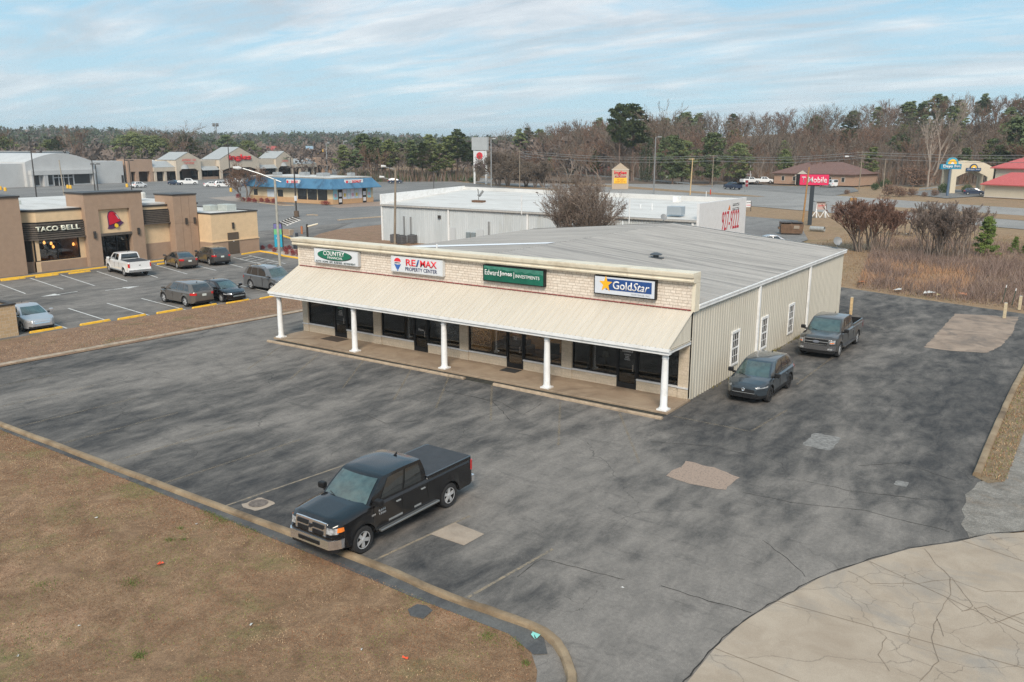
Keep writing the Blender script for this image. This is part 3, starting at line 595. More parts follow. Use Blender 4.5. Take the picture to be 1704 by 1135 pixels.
# interior shells behind the glass
inn = MB(); inn.box(XL+.2, XR-.2, 6.2, 6.3, .1, 2.9, 0); inn.box(XL+.2, XR-.2, Y0+.36, 6.2, 2.86, 2.9, 1); inn.box(XL+.2, XR-.2, Y0+.21, 6.2, .1, .11, 2)
for x in (-18.9, -12.57, -6.15): inn.box(x-.06, x+.06, Y0+.36, 6.2, .11, 2.86, 0)
inn.build('interior', [mat('interior_tan', (.52,.36,.20), .8), mat('interior_ceiling', (.5,.46,.4), .8), mat('interior_carpet', (.10,.075,.06), .9)], mbd)
for x0 in (-11.2, -8.2):
    bl = MB(); bl.box(x0-.6, x0+.6, 3.4, 4.0, 2.80, 2.85); bl.build('ceiling_light', mat('ceiling_light', (.9,.85,.7), .5, emit=((1,.80,.55), 9.)), mbd)
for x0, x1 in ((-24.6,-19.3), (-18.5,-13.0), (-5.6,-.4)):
    bl = MB(); bl.box(x0, x1, 3.0, 3.04, .11, 2.8); bl.build('unlit_backdrop', mat('painted_dimness', (.055,.048,.042), .8, .4, .8), mbd)  # added near-black panels, dimness of the unlit shops put into their colour
# upper wall, cornice, return
b = MB(); b.box(XL, XR, Y0-.05, Y0+.38, 4.1, 5.62); b.build('stone_parapet', STONE, mbd)
b = MB(); b.box(XL, XR, Y0, Y0+.3, 2.9, 4.1); b.build('upper_wall', SIDING, mbd)
cp_ = [(-.06,0),(-.30,.03),(-.34,.10),(-.30,.16),(-.30,.24),(-.38,.26),(-.42,.40),(-.42,.46),(.42,.46),(.42,.42),(.40,0)]
b = MB(); rows = [[(x, Y0+y, 5.40+z) for y, z in cp_] for x in (XL-.32, XR+.16)]; b.grid(rows); b.grid([[r[-1], r[0]] for r in rows]); b.face(rows[0]); b.face(rows[1][::-1]); b.build('cornice', CREAM, mbd, fix=True)
b = MB(); b.box(XR, XR+.16, Y0-.08, Y0+.42, 4.12, 5.39); b.build('corner_trim', CREAM, mbd); b = MB(); b.box(XL-.10, XL, Y0-.08, Y0+.42, 2.8, 5.39); b.build('corner_trim', CREAM, mbd)
b = MB(); b.box(XL, XR-.02, Y0-.11, Y0-.05, 4.165, 4.205); b.build('flashing', mat('red_brick_edge', (.24,.05,.045), .7, .4, 9), mbd)
# awning
b = MB(); sl_ = math.atan2(4.16-2.90, 2.43); L_ = math.hypot(4.16-2.90, 2.43)
V_ = Vector((0, math.cos(sl_), math.sin(sl_))); O_ = Vector((XL-.12, -.44, 2.90)); us = []; u = 0; tot = XR+.1-(XL-.12)
while u < tot-.02:
    for a, h in ((0,0),(.012,.03),(.03,.03),(.042,0),(.15,.0),(.158,.008),(.172,.008),(.18,0)):
        if u+a < tot: us.append((u+a, h))
    u += .305
us.append((tot, 0)); nrm = Vector((1,0,0)).cross(V_)
b.grid([[O_+Vector((uu,0,0))+nrm*h, O_+Vector((uu,0,0))+V_*L_+nrm*h] for uu, h in us])
b.box(XL-.12, XR+.1, -.40, 1.9, 2.80, 2.82); aw = b.build('awning', AWNM, mbd)
b = MB(); b.box(XL-.10, XR+.08, -.40, -.22, 2.62, 2.86); b.box(XL-.14, XR+.12, -.48, -.40, 2.76, 2.90); b.box(XR-.1, XR+.06, -.22, Y0-.06, 2.66, 2.82); b.box(XL, XL+.16, -.22, Y0-.06, 2.66, 2.82)
b.build('fascia_beam', WHITE, mbd)
for x, s in ((XR+.02, 1), (XL-.02, -1)):
    b = MB(); n = 16; ys = [-.36+(Y0-.06+.36)*k_/n for k_ in range(n+1)]; rows = []
    for j, y in enumerate(ys):
        for dy, dd in ((0, 0), (.04, .02), (.10, .02), (.13, 0)):
            yy = min(y+dy, Y0-.06); rows.append([(x+s*dd, yy, 2.825), (x+s*dd, yy, 2.86+(yy+.44)*math.tan(sl_)-.01)])
    b.grid(rows[:-3]); b.build('gable_siding', SIDING, mbd)
# columns
for px, py in ((473.2,559.8),(593,583.8),(738.5,613),(908.5,645.5),(1103.8,681.8)):
    p = G(px, py, .1); x = p.x; y = -.05
    c = MB(); c.lathe([(.0,.12),(.205,.12),(.215,.15),(.205,.20),(.175,.22),(.170,.27),(.158,.30),(.158,1.2),(.135,2.36),(.15,2.38),(.15,2.42),(.137,2.44),(.137,2.50),(.185,2.55),(.19,2.575),(.0,2.575)], (x, y, 0), 20); c.box(x-.23, x+.23, y-.23, y+.23, .10, .16); c.box(x-.2, x+.2, y-.2, y+.2, 2.56, 2.63)
    c.build('column', WHITE, mbd, smooth=35)
# side and rear walls
b = MB(); ribbed(b, (XR, Y0+.0, 0), (0,1,0), (0,0,1), YB-Y0, 4.3, .305, .028); b.build('side_wall', SIDING, mbd)
b = MB(); ribbed(b, (XR, YB, 0), (-1,0,0), (0,0,1), XR-XL, 4.3, .305, .028, vtop=lambda u: 4.3+1.14*(1-abs(u-12.71)/12.71)); b.build('rear_wall', SIDING, mbd)
b = MB(); ribbed(b, (XL, YB, 0), (0,-1,0), (0,0,1), YB-Y0, 4.3, .305, .028); b.build('left_wall', SIDING, mbd)
XM = (XL+XR)/2; RH = 5.50; EV = 4.36
b = MB()
for O, U, xe in (((XR+.15, Y0+.38, EV), (0,1,0), -1), ((XL-.15, YB+.06, EV), (0,-1,0), 1)):
    V = Vector((xe*(XR+.15-XM), 0, RH-EV)); lv = V.length; ln = YB+.06-Y0-.38; us = []; u = 0
    U = Vector(U); V.normalize(); n_ = U.cross(V); O = Vector(O)
    while u < ln-.05:
        for a, h in ((0,0),(.02,.035),(.06,.035),(.08,0)): 
            if u+a < ln: us.append((u+a, h))
        u += .305
    us.append((ln, 0)); b.grid([[O+U*a+n_*h, O+U*a+V*lv+n_*h] for a, h in us])
rf = b.build('roof', ROOFM, mbd)
b = MB(); V = Vector((12.86, 0, RH-EV)).normalized()
rows = [];
for a in (0, .06, .97, 1.0): x = XL-.1+12.6*a; z = EV+(x-XL+.15)*(RH-EV)/12.86; rows.append([(x, 10.35, z+.05), (x, (11.9 if a < .9 else 11.3), z+.05)])
b.grid(rows); b.build('white_roof_panel', mat('bright_white_panel', (.85,.87,.9), .5), mbd)
b = MB(); b.box(XR+.0, XR+.17, Y0+.42, YB+.1, EV-.2, EV-.02); b.box(XR+.13, XR+.2, Y0+.42, YB+.1, EV-.06, EV+.03); b.build('gutter', WHITE, mbd, bevel=.015)
b = MB(); b.box(XL-.17, XL, Y0+.42, YB+.1, EV-.2, EV-.02); b.build('gutter', WHITE, mbd)
for s in (-1, 1):
    b = MB(); xe = XM+s*(XR+.17-XM); rows = [[(x, YB+.04, z-.16), (x, YB+.12, z-.16), (x, YB+.12, z+.05), (x, YB+.0, z+.06)] for x, z in ((xe, EV), (XM, RH))]; b.grid(rows); b.build('rake_trim', WHITE, mbd)
for y in (10.62, 19.6):
    b = MB(); b.box(XR+.03, XR+.15, y-.1, y+.1, .1, EV-.2); b.box(XR+.15, XR+.28, y-.1, y+.1, .1, .2); b.build('downspout', WHITE, mbd, bevel=.012)
def side_window(y):
    o = mbd.location; w_ = MB(); x = XR-o.x; y0, y1, z0, z1 = y-.52-o.y, y+.52-o.y, .52, 2.30
    w_.box(x-.02, x+.075, y0, y0+.11, z0, z1).box(x-.02, x+.075, y1-.11, y1, z0, z1).box(x-.02, x+.075, y0+.11, y1-.11, z0, z0+.11).box(x-.02, x+.085, y0-.02, y1+.02, z1-.12, z1+.01)
    f = w_.build('window', WHITE, mbd, world=False, bevel=.008)
    g = MB(); g.box(x-.01, x+.036, y0+.11, y1-.11, z0+.11, z1-.12); g.build('pane', DARKG, f, world=False)
    s = MB(); zm = (z0+z1)/2; s.box(x, x+.062, y0+.11, y1-.11, zm-.035, zm+.035)
    for k_ in (1, 2): yy = y0+.11+(y1-y0-.22)*k_/3; s.box(x, x+.05, yy-.011, yy+.011, z0+.11, z1-.12)
    for z in (z0+.11+.38, zm+.035+.36): s.box(x, x+.048, y0+.11, y1-.11, z-.011, z+.011)
    s.build('sash', WHITE, f, world=False)
for y in (7.55, 11.85, 16.5): side_window(y)
v = MB(); vx, vy = -6.3, 11.9; vz = EV+(XR+.15-vx)*(RH-EV)/12.86; v.cyl((vx,vy,vz-.05),(vx,vy,vz+.22), .16, .16, 14); v.lathe([(.0,.2),(.34,.2),(.36,.24),(.12,.33),(0,.34)], (vx,vy,vz), 16); v.box(vx-.42,vx+.42,vy-.2,vy+.2,vz+.0,vz+.06)
v.build('roof_vent', mat('dark_vent', (.07,.08,.09), .5), mbd, smooth=35)
for px, py in ((727,412),(1036,378)):
    p = G(px, py, 4.9); v = MB(); z = EV+(12.86-abs(p.x-XM))*(RH-EV)/12.86; v.cyl((p.x,p.y,z-.03),(p.x,p.y,z+.32), .05, .05, 8); v.build('vent_pipe', WHITE, mbd)
wd = MB(); 
for k_ in range(260):
    y = random.choice([random.gauss(8.5,1.5), random.gauss(13.6,.5), random.gauss(17.8,.8), random.uniform(3,27)]); y = min(27.4, max(2.3, y)); x = XR+.06+abs(random.gauss(0,.07)); h = random.uniform(.05,.22); a = random.uniform(0,6.3)
    wd.face([(x-.02*math.cos(a),y-.02*math.sin(a),0),(x+.02*math.cos(a),y+.02*math.sin(a),0),(x+random.uniform(-.06,.1),y+random.uniform(-.08,.08),h)])
struct(wd.build('weeds', mat('yellow_green_weed', (.20,.17,.05), .9, .4, 5)), 'stuff')
# porch things
for x0, x1, y0, y1, l in ((-22.6,-21.15,.95,1.85,'large brown doormat at the leftmost shop door'), (-9.68,-8.72,1.2,1.85,'small dark doormat at the third shop door from the left')):
    m_ = MB(); m_.box(x0,x1,y0,y1,.10,.115); tag(m_.build('doormat', mat('mat_'+l[:5], (.06,.045,.035) if 'large' in l else (.03,.03,.03), .95, .2, 20)), l, 'doormat')
t = thing('satellite_dish', 'grey satellite dish at the rear right corner of the grey metal roof', 'satellite dish', (-.15, 27.2, EV))
v = MB(); v.tube([(-.15,27.2,EV-.02),(-.15,27.2,EV+.55)], .03); v.build('mast', GREYM, t)
v = MB(); v.tube([(-.15,27.2,EV+.4),(.1,26.7,EV+.35),(.25,26.5,EV+.55)], .018); v.cyl((.25,26.5,EV+.5),(.3,26.45,EV+.62), .05); v.build('feed_arm', GREYM, t)
v = MB(); cdir = Vector((.55,-.75,.35)).normalized(); a_ = cdir.orthogonal().normalized(); b_ = cdir.cross(a_); c0 = Vector((-.15,27.15,EV+.6)); rows = []
for r_ in (0.001,.1,.18,.25,.3): rows.append([c0+a_*r_*math.cos(k_*R(20))+b_*r_*math.sin(k_*R(20))+cdir*(r_*r_*.7) for k_ in range(19)])
v.grid(rows); v.build('reflector', mat('dish_grey', (.20,.21,.22), .5), t, smooth=True)
# shop signs
def signbox(name, label, x0, x1, z0, z1, face, frame, depth=.22):
    t = thing(name, label, 'sign', ((x0+x1)/2, Y0-.05, z0)); y = Y0-.06
    b = MB(); b.box(x0, x1, y-depth, y, z0, z1); b.build('cabinet', frame, t, bevel=.01)
    b = MB(); b.box(x0+.05, x1-.05, y-depth-.006, y-depth, z0+.05, z1-.05); b.build('sign_face', face, t); return t, y-depth-.008
X_, Z_ = (1,0,0), (0,0,1)
PANELW = mat('sign_white', (.66,.69,.72), .4, .04, 3)
t, ys = signbox('shop_sign', 'white sign with green oval reading COUNTRY FINANCIAL above the awning', -23.65, -19.98, 4.50, 5.36, PANELW, mat('sign_frame_grey', (.45,.46,.47), .5))
GRN = mat('sign_green', (.01,.15,.09), .4); DKT = mat('sign_dark_text', (.03,.06,.06), .5)
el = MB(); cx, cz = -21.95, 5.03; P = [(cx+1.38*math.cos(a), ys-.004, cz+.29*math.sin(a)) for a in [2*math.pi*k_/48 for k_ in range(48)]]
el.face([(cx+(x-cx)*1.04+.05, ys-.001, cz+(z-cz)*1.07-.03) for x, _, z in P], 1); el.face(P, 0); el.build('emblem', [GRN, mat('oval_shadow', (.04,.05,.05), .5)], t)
text('COUNTRY', (cx, ys-.008, cz+.085), X_, Z_, 1.75, .27, DW, t, bold=.015); text('FINANCIAL', (cx+.1, ys-.008, cz-.155), X_, Z_, 1.25, .13, DW, t)
text('AUTO  HOME  LIFE  BUSINESS  RETIREMENT', (-21.85, ys-.004, 4.615), X_, Z_, 3.3, .10, DKT, t)
t, ys = signbox('shop_sign', 'white sign with red white and blue balloon reading RE/MAX PROPERTY CENTER', -17.45, -13.74, 4.48, 5.34, PANELW, mat('sign_frame_light', (.6,.62,.63), .5))
SR = mat('sign_red', (.72,.03,.045), .4); SB = mat('sign_blue', (.03,.10,.30), .4); SN = mat('sign_navy', (.02,.035,.12), .4)
text('RE', (-15.98, ys-.006, 5.06), X_, Z_, .70, .36, SR, t, bold=.02); text('/', (-15.48, ys-.006, 5.06), X_, Z_, .26, .38, SB, t, bold=.04); text('MAX', (-14.72, ys-.006, 5.06), X_, Z_, 1.16, .36, SR, t, bold=.02)
text('PROPERTY CENTER', (-15.25, ys-.006, 4.70), X_, Z_, 2.25, .20, SN, t, bold=.006)
e = MB(); cx, cz = -16.95, 5.05
def blob(pts, m): e.face([(x, ys-.004-.002*m, z) for x, z in pts], m)
blob([(cx+.25*math.cos(a), cz+.0+.21*math.sin(a)) for a in [math.pi*k_/14 for k_ in range(15)]], 0)
blob([(cx-.25,cz-.0),(cx-.25,cz-.12),(cx+.25,cz-.12),(cx+.25,cz)], 1)
blob([(cx-.25,cz-.13),(cx-.2,cz-.22),(cx-.07,cz-.42),(cx+.07,cz-.42),(cx+.2,cz-.22),(cx+.25,cz-.13),(cx,cz-.17)], 2)
blob([(cx-.05,cz-.44),(cx-.04,cz-.5),(cx+.04,cz-.5),(cx+.05,cz-.44)], 2)
e.build('emblem', [SR, DW, mat('balloon_blue', (.04,.13,.42), .4)], t); text('RE/MAX', (cx, ys-.01, cz-.06), X_, Z_, .4, .07, SN, t)
t, ys = signbox('shop_sign', 'dark green sign reading EdwardJones INVESTMENTS in a black frame', -11.08, -7.36, 4.52, 5.36, mat('sign_deep_green', (.008,.115,.075), .35, .25, .8), BLACK)
e = MB(); rr_ = [(-11.0,5.30)]+[(-11.0+.18*k_, 5.16+.035*math.sin(k_*2.1)+.03*random.random()-.004*k_) for k_ in range(21)]+[(-7.42,5.30)]
e.face([(x, ys-.003, z) for x, z in rr_][::-1]); e.build('faded_band', mat('faded_green', (.05,.20,.15), .5, .2, 4), t)
text('Edward', (-10.50, ys-.006, 4.99), X_, Z_, .88, .27, DW, t); text('Jones', (-9.64, ys-.006, 4.965), X_, Z_, .76, .29, DW, t, bold=.025)
text('|', (-9.14, ys-.006, 4.95), X_, Z_, .025, .32, DW, t); text('INVESTMENTS', (-8.33, ys-.006, 4.93), X_, Z_, 1.42, .16, DW, t)
t, ys = signbox('shop_sign', 'white and blue sign with gold star reading GoldStar in a black frame', -4.58, -1.43, 4.50, 5.38, mat('sign_offwhite', (.62,.66,.72), .4), BLACK)
e = MB(); e.box(-3.95, -1.62, ys-.006, ys, 4.74, 5.26); e.build('blue_panel', mat('goldstar_blue', (.02,.07,.24), .4), t)
e = MB(); cx, cz = -3.95, 5.0; e.face([(cx+(.36 if k_ % 2 == 0 else .145)*math.sin(math.pi*k_/5), ys-.012, cz+(.40 if k_ % 2 == 0 else .16)*math.cos(math.pi*k_/5)) for k_ in range(10)][::-1]); e.build('star', mat('gold_star', (.88,.45,.02), .4), t)
text('Gold', (-3.09, ys-.014, 4.99), X_, Z_, .98, .38, DW, t, bold=.015); text('Star', (-2.15, ys-.014, 4.99), X_, Z_, .86, .38, DW, t, shear=.35, bold=.005); text('MORTGAGE, INC.', (-2.15, ys-.004, 4.64), X_, Z_, .95, .08, mat('pale_grey_text', (.4,.42,.45), .5), t)
# things behind the glass of the shops
t = thing('sofa', 'dark brown leather sofa seen through the third shop window', 'sofa', (-11.0, 4.3, .11))
b = MB(); b.box(-11.9,-10.1,3.9,4.7,.15,.5); b.build('seat', mat('dark_leather', (.05,.035,.028), .5), t, bevel=.06)
b = MB(); b.box(-11.9,-10.1,4.5,4.8,.5,1.0); b.build('backrest', mat('dark_leather', (0,0,0)), t, bevel=.08)
for x in (-12.05, -9.98): b = MB(); b.box(x-.12,x+.12,3.9,4.8,.15,.75); b.build('armrest', mat('dark_leather', (0,0,0)), t, bevel=.06)
for x, l in ((-11.6,'dark framed picture hanging above the sofa, nearest the column'), (-10.9,'dark framed picture hanging above the sofa, nearest the door')):
    t = thing('picture', l, 'picture', (x, 6.15, 1.6)); b = MB(); b.box(x-.3,x+.3,6.14,6.18,1.7,2.3); b.build('frame', BLACK, t); b = MB(); b.box(x-.24,x+.24,6.13,6.14,1.76,2.24); b.build('print', mat('print_tan', (.45,.38,.3), .7), t)
t = thing('office_chair', 'black swivel office chair seen right of the third shop door', 'chair', (-8.0, 3.5, .11))
b = MB(); b.box(-8.3,-7.7,3.2,3.8,.5,.6); b.build('seat', BLACK, t, bevel=.03); b = MB(); b.box(-8.3,-7.7,3.75,3.85,.65,1.25); b.build('backrest', BLACK, t, bevel=.03)
b = MB(); b.cyl((-8,3.5,.15),(-8,3.5,.5),.03); [b.tube([(-8,3.5,.2),(-8+.3*math.cos(a),3.5+.3*math.sin(a),.14)], .02) for a in [k_*1.2566 for k_ in range(5)]]; b.build('base', BLACK, t)
t = thing('table_lamp', 'pale shaded table lamp on a dark stand inside the rightmost shop', 'lamp', (-4.4, 2.75, .11))
b = MB(); b.box(-4.65,-4.15,2.5,2.95,.11,.8); b.build('stand', BLACK, t); b = MB(); b.lathe([(.02,.8),(.09,.85),(.05,1.1),(.015,1.3)], (-4.4,2.72,0), 12); b.build('base', mat('lamp_base', (.2,.15,.1), .5), t); b = MB(); b.lathe([(.2,1.28),(.11,1.55)], (-4.4,2.72,0), 16); b.build('lamp_shade', mat('lamp_shade', (.5,.45,.36), .8), t, smooth=True)
# ------------------------------------------------------------------ vehicles
def paint(name, col, metal=.35, rough=.28):
    return mat(name, col, rough, metal=metal, coat=.7 if 'black' in name else 1., spec=.3 if 'black' in name else .5)
PAINTS = dict(black=paint('black_car_paint', (.008,.008,.009), .0, .18), bluegrey=paint('blue_grey_car_paint', (.042,.055,.068), .3), grey=paint('grey_car_paint', (.062,.060,.058), .3),
              white=paint('white_car_paint', (.74,.75,.75), 0), brown=paint('brown_car_paint', (.13,.11,.095), .45), bronze=paint('bronze_car_paint', (.155,.14,.125), .45), darkgrey=paint('dark_taupe_car_paint', (.085,.082,.08), .45),
              midgrey=paint('mid_grey_car_paint', (.17,.175,.18), .45), silver=paint('silver_car_paint', (.46,.47,.49), .5), navy=paint('navy_car_paint', (.02,.035,.075), .2), maroon=paint('maroon_car_paint', (.16,.02,.025), .2))
GAP = mat('panel_gap', (.006,.006,.006), .8)
_wheel_cache = {}
def wheel_meshes(r, wd, rim, spokes):
    key = (r, wd, rim.name, spokes)
    if key in _wheel_cache: return _wheel_cache[key]
    b = MB(); h = wd/2; rr_ = r*.62
    b.lathe([(rr_,-h*.75),(rr_+.01,-h),(r*.90,-h),(r*.985,-h*.72),(r,-h*.3),(r,h*.3),(r*.985,h*.72),(r*.90,h),(rr_+.01,h),(rr_,h*.75)], n=28, axis='y', caps=False)
    t = b.build('wheel', RUB, smooth=40); tm = t.data; bpy.data.objects.remove(t)
    b = MB(); 
    for s in (1,):
        b.lathe([(rr_*1.0,h*.92),(rr_*.93,h*.86),(rr_*.90,h*.30),(0.001,h*.25)], n=28, axis='y', m=0, caps=False)
        b.lathe([(.0,h*.4),(r*.17,h*.4),(r*.17,h*.84),(r*.12,h*.92),(.0,h*.92)], n=16, axis='y', m=1)
        for k_ in range(spokes):
            a = 2*math.pi*k_/spokes; c, s_ = math.cos(a), math.sin(a)
            def q(u, v, y): return (u*c-v*s_, y, u*s_+v*c)
            w0, w1 = r*.10, r*.14*5/max(spokes, 5)+.01
            P = [q(r*.10,-w0,h*.86), q(r*.10,w0,h*.86), q(rr_*.95,w1*.8,h*.80), q(rr_*.95,-w1*.8,h*.80)]; Q = [(x, y-.04, z) for x, y, z in P]
            b.face(P[::-1], 1); b.face([P[0],P[3],Q[3],Q[0]], 1); b.face([P[2],P[1],Q[1],Q[2]], 1)
    # rim lip ring
    n = 28
    for k_ in range(n):
        a, c = 2*math.pi*k_/n, 2*math.pi*(k_+1)/n
        b.face([(rr_*1.01*math.cos(x), h*.93, rr_*1.01*math.sin(x)) for x in (a, c)]+[(rr_*.92*math.cos(x), h*.9, rr_*.92*math.sin(x)) for x in (c, a)], 1)
    o = b.build('rim', [BLACK, rim]); rm = o.data; bpy.data.objects.remove(o)
    _wheel_cache[key] = (tm, rm); return tm, rm
def lerp(a, b, t): return a+(b-a)*t
def interp(pts, x):
    if x >= pts[0][0]: return pts[0][1]
    for (x0, z0), (x1, z1) in zip(pts, pts[1:]):
        if x >= x1: return z0+(z1-z0)*((x-x0)/(x1-x0) if x1 != x0 else 1)
    return pts[-1][1]
def car(name, label, c, heading, S, col, group=None, far=False):
    """c = plan position of the wheelbase mid point, heading in degrees, S = dimensions; local +x = forward"""
    t = thing(name, label, S.get('cat', 'car'), (c[0], c[1], c[2] if len(c) > 2 else 0), R(heading), group)
    F, B_, W, r = S['front'], -S['rear'], S['W'], S['r']; wb = S['wb']; xs_w = (wb/2, -wb/2); sill = S.get('sill', .26); belt = S['belt']; top = S['top']; P = PAINTS[col]
    kf, af, kr, ar = S.get('kf', .72), S.get('af', .75), S.get('kr', .84), S.get('ar', .45); bedx = S.get('bed')
    def tf(e, k, a): return 1 if e >= a else 1-(1-k)*(1-e/a)**2.4
    def tw(x): return min(tf(F-x, kf, af), tf(x-B_, kr, ar))
    def xfront(y):
        q = abs(y)/(W/2)
        return F if q <= kf else F-af*(1-((1-q)/(1-kf))**(1/2.4)) if q < 1 else F-af
    def xrear(y):
        q = abs(y)/(W/2)
        return B_ if q <= kr else B_+ar*(1-((1-q)/(1-kr))**(1/2.4)) if q < 1 else B_+ar
    ar_ = r*S.get('arch', 1.16)
    xs = set(np.round(np.linspace(B_, F, 22 if far else 46), 3).tolist())
    for e in (.02, .06, .12, .2, .3): xs |= {round(F-e, 3), round(B_+e, 3)}
    for xw in xs_w:
        for k_ in range(0, 13 if not far else 7): xs.add(round(xw-ar_*math.cos(math.pi*k_/(12 if not far else 6)), 3))
        xs |= {round(xw-ar_-.004, 3), round(xw+ar_+.004, 3)}
    for x, z in top: xs.add(round(x, 3))
    if bedx: xs |= {round(bedx[0]+.0, 3), round(bedx[0]-.03, 3), round(bedx[1], 3), round(bedx[1]+.06, 3)}
    xs = sorted(xs, reverse=True); half = []
    for x in xs:
        w_ = W/2*tw(x); zt = interp(top, x); zs = min(belt, zt-.05); e = min(F-x, x-B_)
        zl = sill+ (max(0, .18-e)*.55); inarch = False
        for xw in xs_w:
            if abs(x-xw) < ar_: zl = max(zl, r+math.sqrt(max(0, ar_**2-(x-xw)**2))-.02)
            if abs(x-xw) < ar_+.10 and abs(x-xw) >= ar_-.001: inarch = True
        fl = 0.0
        for xw in xs_w:
            d = abs(x-xw)
            if d < ar_+.22: fl = max(fl, S.get('flare', .015)*(1-max(0, d-ar_)/.22))
        hz = zs-zl; z5 = zl+hz*.45
        rowp = [(x,0,sill+.03),(x,w_-.27,sill+.03),(x,w_-.27,max(zl,sill+.031)),(x,w_-.02,zl),(x,w_+fl,zl+.012),(x,w_+fl*.8,zl+hz*.22),(x,w_-.008,z5),(x,w_-S.get('tuck', .012),zl+hz*.72),(x,w_-.006,zs-.03),(x,w_-.03,zs)]
        cr = S.get('crown', .045)
        if bedx and bedx[1]+.06 <= x <= bedx[0]-.03:
            dep = S.get('beddepth', .0); rowp += [(x,w_-.04,zt),(x,w_-.085,zt),(x,w_-.095,zt-dep),(x,w_*.4,zt-dep),(x,0,zt-dep)]
        elif bedx and x < bedx[0]: rowp += [(x,w_-.04,zt),(x,w_-.13,zt),(x,w_-.14,zt),(x,w_*.4,zt),(x,0,zt)]
        else: rowp += [(x,w_-.07,lerp(zs, zt, .72)),(x,w_*.82,zt),(x,w_*.72,zt+cr*.35+S.get('bulge', 0)),(x,w_*.4,zt+cr*.8),(x,0,zt+cr)]
        half.append(rowp)
    b = MB(); n = len(half[0])
    full = [h_+[(x, -y, z) for x, y, z in h_[-2:0:-1]] for h_ in half]; full = [f+[f[0]] for f in full]; m_ = len(full[0])-1
    def mf(i, j):
        jj = j if j < n-1 else m_-1-j
        if jj <= 2: return 1
        if jj == 3 and S.get('clad'): return 1
        if jj == 4 and S.get('clad'): return 1
        if bedx and jj >= 12 and bedx[1] <= xs[i] <= bedx[0]+.01: return 2
        return 0
    b.grid(full, mf=mf); b.face(full[0][:-1][::-1], 0); b.face(full[-1][:-1], 0)
    body = b.build('body', [P, BLACK, S.get('bedmat', BLACK)], t, smooth=38, world=False, fix=True)
    # greenhouse
    g = S['gh']; xwb, zwb = g['wb']; xrf, zrf = g['rf']; xrr, zrr = g['rr']; xrb, zrb = g['rb']; gw, rw = g['w'], g['rw']
    def fx(v): return lerp(xwb, xrf, v)+.05*math.sin(v*math.pi)
    def rx(v): return lerp(xrb, xrr, v)-.05*math.sin(v*math.pi)
    def hw(v, u): return lerp(gw, rw, v**1.2)/2*(1-S.get('gt', .05)*(2*u-1)**4-.03*(u < .0))
    def zf(v, u): return lerp(lerp(zwb, zrb, u), lerp(zrf, zrr, u)+g.get('hump', .04)*math.sin(math.pi*u), v)
    bow = g.get('bow', .14)
    def side(u, v, s, o=0.): return (lerp(fx(v), rx(v), u), s*(hw(v, u)+o), zf(v, u))
    def front(a, v, o=0.): y = a*hw(v, 0); return (fx(v)+bow*(1-a*a)*(1-.3*v)+o, y, zf(v, 0)+o*.6)
    def back(a, v, o=0.): y = a*hw(v, 1); return (rx(v)-bow*.6*(1-a*a)-o, y, zf(v, 1)+o*.4)
    nv = 6; b = MB(); U_ = [k_/12 for k_ in range(13)]; V_ = [k_/nv for k_ in range(nv+1)]; A_ = [k_/5-1 for k_ in range(11)]
    for s in (1, -1): gr = [[side(u, v, s) for v in V_] for u in U_]; b.grid(gr if s < 0 else gr[::-1])
    b.grid([[front(a, v) for v in V_] for a in A_][::-1]); b.grid([[back(a, v) for v in V_] for a in A_])
    roof = []
    for u in U_:
        row = []
        for a in A_:
            x = lerp(fx(1)+bow*.7*(1-a*a), rx(1)-bow*.6*(1-a*a), u); row.append((x, a*hw(1, u), zf(1, u)+.035*(1-a**4)*min(1, 6*u, 6*(1-u))+.0))
        roof.append(row)
    b.grid(roof); b.build('cabin', P, t, smooth=32, world=False, fix=True)
    def patch(fn, a0, a1, v0, v1, o, na=6, nv_=5):
        return [[fn(lerp(a0, a1, i/na), lerp(v0, v1, j/nv_), o) for j in range(nv_+1)] for i in range(na+1)]
    def panel(nm, gr, m): b = MB(); b.grid(gr); return b.build(nm, m, t, smooth=True, world=False)
    panel('windshield', patch(front, .90, -.90, .05, .93, .012, 10), WSGLASS)
    panel('rear_window', patch(back, -.86, .86, g.get('rv', .15), .90, .012, 10), CGLASS)
    for s in (1, -1):
        for (u0, u1) in g['win']:
            gr = [[side(u, v, s, .010) for v in (.10, .3, .5, .7, .88)] for u in [lerp(u0, u1, k_/4) for k_ in range(5)]]
            panel('side_window', gr if s < 0 else gr[::-1], CGLASS)
        if g.get('blackB'):
            gr = [[side(u, v, s, .006) for v in (.10, .5, .88)] for u in (g['win'][0][0], g['win'][-1][1])]; panel('window_surround', gr if s < 0 else gr[::-1], BLACK)
    # wheels
    tm, rm = wheel_meshes(r, S.get('tw', .24), S.get('rim', RIM), S.get('spokes', 5))
    for xw in xs_w:
        for s in (1, -1):
            o = bpy.data.objects.new('wheel', tm); COL.objects.link(o); o.parent = t; o.location = (xw, s*(W/2-.125), r); o.rotation_euler = (0, random.uniform(0, 1), 0 if s > 0 else math.pi)
            q = bpy.data.objects.new('rim', rm); COL.objects.link(q); q.parent = o
    def P_(nm, bx, m, bevel=.0):
        b = MB(); b.box(*bx); return b.build(nm, m, t, world=False, bevel=bevel)
